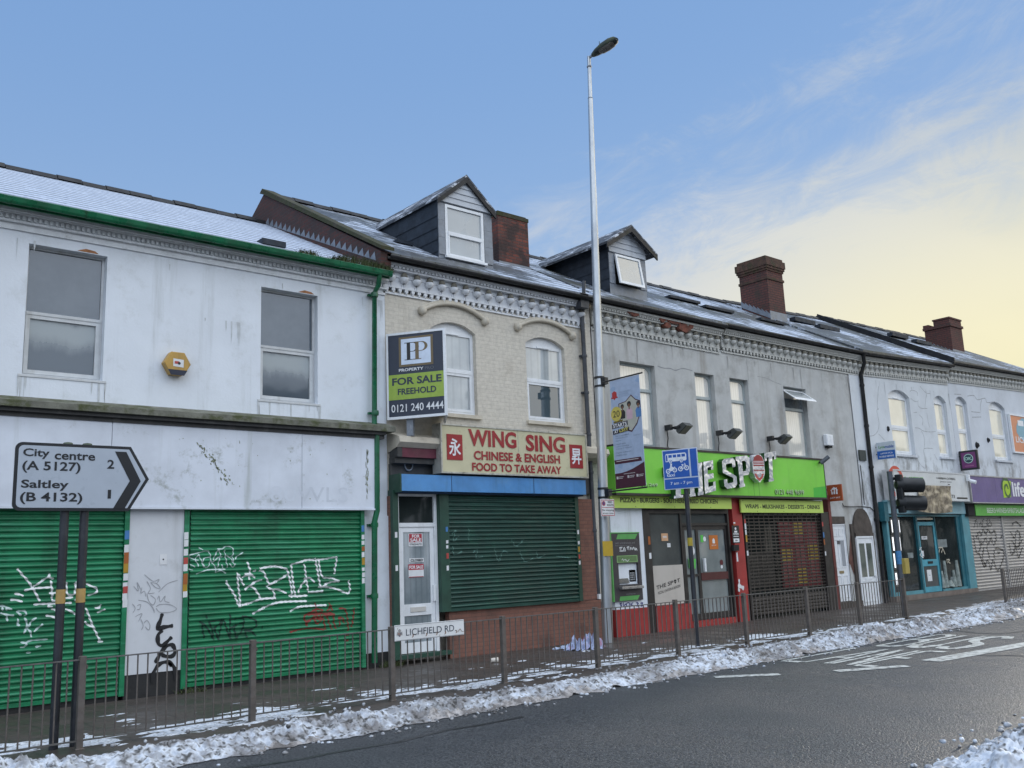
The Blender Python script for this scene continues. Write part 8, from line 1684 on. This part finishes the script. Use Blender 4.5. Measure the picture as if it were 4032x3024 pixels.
# gutter weeds, litter
k = MB(); rnd = random.Random(12)
def blades(k, xa, xb, y, z, n, h):
    for i in range(n):
        x = rnd.uniform(xa, xb); yy = y+rnd.uniform(-.08, .06); hh = h*rnd.uniform(.4, 1.1)*(.5+.5*math.sin(math.pi*(x-xa)/(xb-xa))); dx, dy = rnd.gauss(0, .06), rnd.gauss(-.02, .06); w = rnd.uniform(.004, .009)
        k.add([(x-w, yy, z), (x+w, yy, z), (x+dx*.4+w*.7, yy+dy*.4, z+hh*.6), (x+dx*.4-w*.7, yy+dy*.4, z+hh*.6), (x+dx, yy+dy, z+hh)], [(0,1,2,3), (3,2,4)])
GRASS = mat('mossy weeds', (.045,.06,.018), .8, .4, 20)
blades(k, 7.75, 9.0, 13.68, 6.83, 700, .17); tag(k.build('gutter_weeds', GRASS), 'tuft of grass and moss growing in the right end of the green gutter', 'weeds')
k = MB(); a = on_wall('R4', 318, 545, 13.7); blades(k, a[0]-.22, a[0]+.22, 13.68, 6.83, 150, .12); tag(k.build('gutter_weeds', GRASS), 'small tuft of grass standing alone midway along the green gutter', 'weeds')
for i, (x, y, n_, h_) in enumerate(((8.95, 13.85, 120, .16), (5.5, 13.8, 60, .10))): k = MB(); blades(k, x-.2, x+.25, y, gz(x), n_, h_); tag(k.build('wall_weeds', GRASS), ('weeds growing at the foot of the green drainpipe', 'low weeds at the foot of the white boarded pillar')[i], 'weeds')
def crumple(cx, cy, cz, rx, ry, h, m, seed, label, name, cat):
    k = MB(); n = 26; vs = []
    for j in range(n+1):
        for i in range(n+1):
            a, b_ = i/n*2-1, j/n*2-1; rr = math.hypot(a, b_); f = mnoise.fractal(Vector((a*2.2+seed, b_*2.2, seed)), .8, 2.2, 4)
            vs.append((cx+rx*a*(1+.18*f), cy+ry*b_*(1+.18*f), cz+.006+max(0, (1-rr*rr)*h*(.55+.9*f)+.03*abs(f))))
    fs = [(j*(n+1)+i, j*(n+1)+i+1, (j+1)*(n+1)+i+1, (j+1)*(n+1)+i) for j in range(n) for i in range(n) if math.hypot((i+.5)/n*2-1, (j+.5)/n*2-1) < 1.0+.18*mnoise.noise(Vector((i*.4, j*.4, seed)))]
    k.add(vs, fs, 0, False); return tag(k.build(name, m), label, cat)
g_ = on_ground('R5', 1290, 1440, gz(12.8)); lit = mat('pale blue and pink plastic', (.30,.35,.52), .45, .2, 5, dirt=((.42,.20,.32), 3.5, .5, .6, .9))
crumple(g_[0], g_[1], gz(g_[0]), .42, .30, .38, lit, 3.3, 'heap of crumpled pale blue and pink plastic bags dumped by the drainpipe', 'plastic_litter', 'litter')
g_ = on_ground('R5', 1165, 1440, gz(12)); crumple(g_[0], g_[1], gz(g_[0]), .24, .10, .05, mat('pale blue sheet litter', (.42,.50,.66), .5, .15, 6), 7.1, 'flat scrap of pale blue plastic left of the bag heap', 'plastic_litter', 'litter')
g_ = on_ground('R5', 730, 1525, gz(10)); k = MB(); k.lathe([(.036, 0), (.045, .12), (.042, .12), (.034, .006)], 0, 0, 14); o = k.build('paper_cup', mat('white paper cup', (.60,.56,.50), .5, .1, 8)); o.location = (g_[0], g_[1], gz(g_[0])+.045); o.rotation_euler = (R(90), 0, R(60)); tag(o, 'discarded pale paper cup lying on the snowy pavement', 'cup')
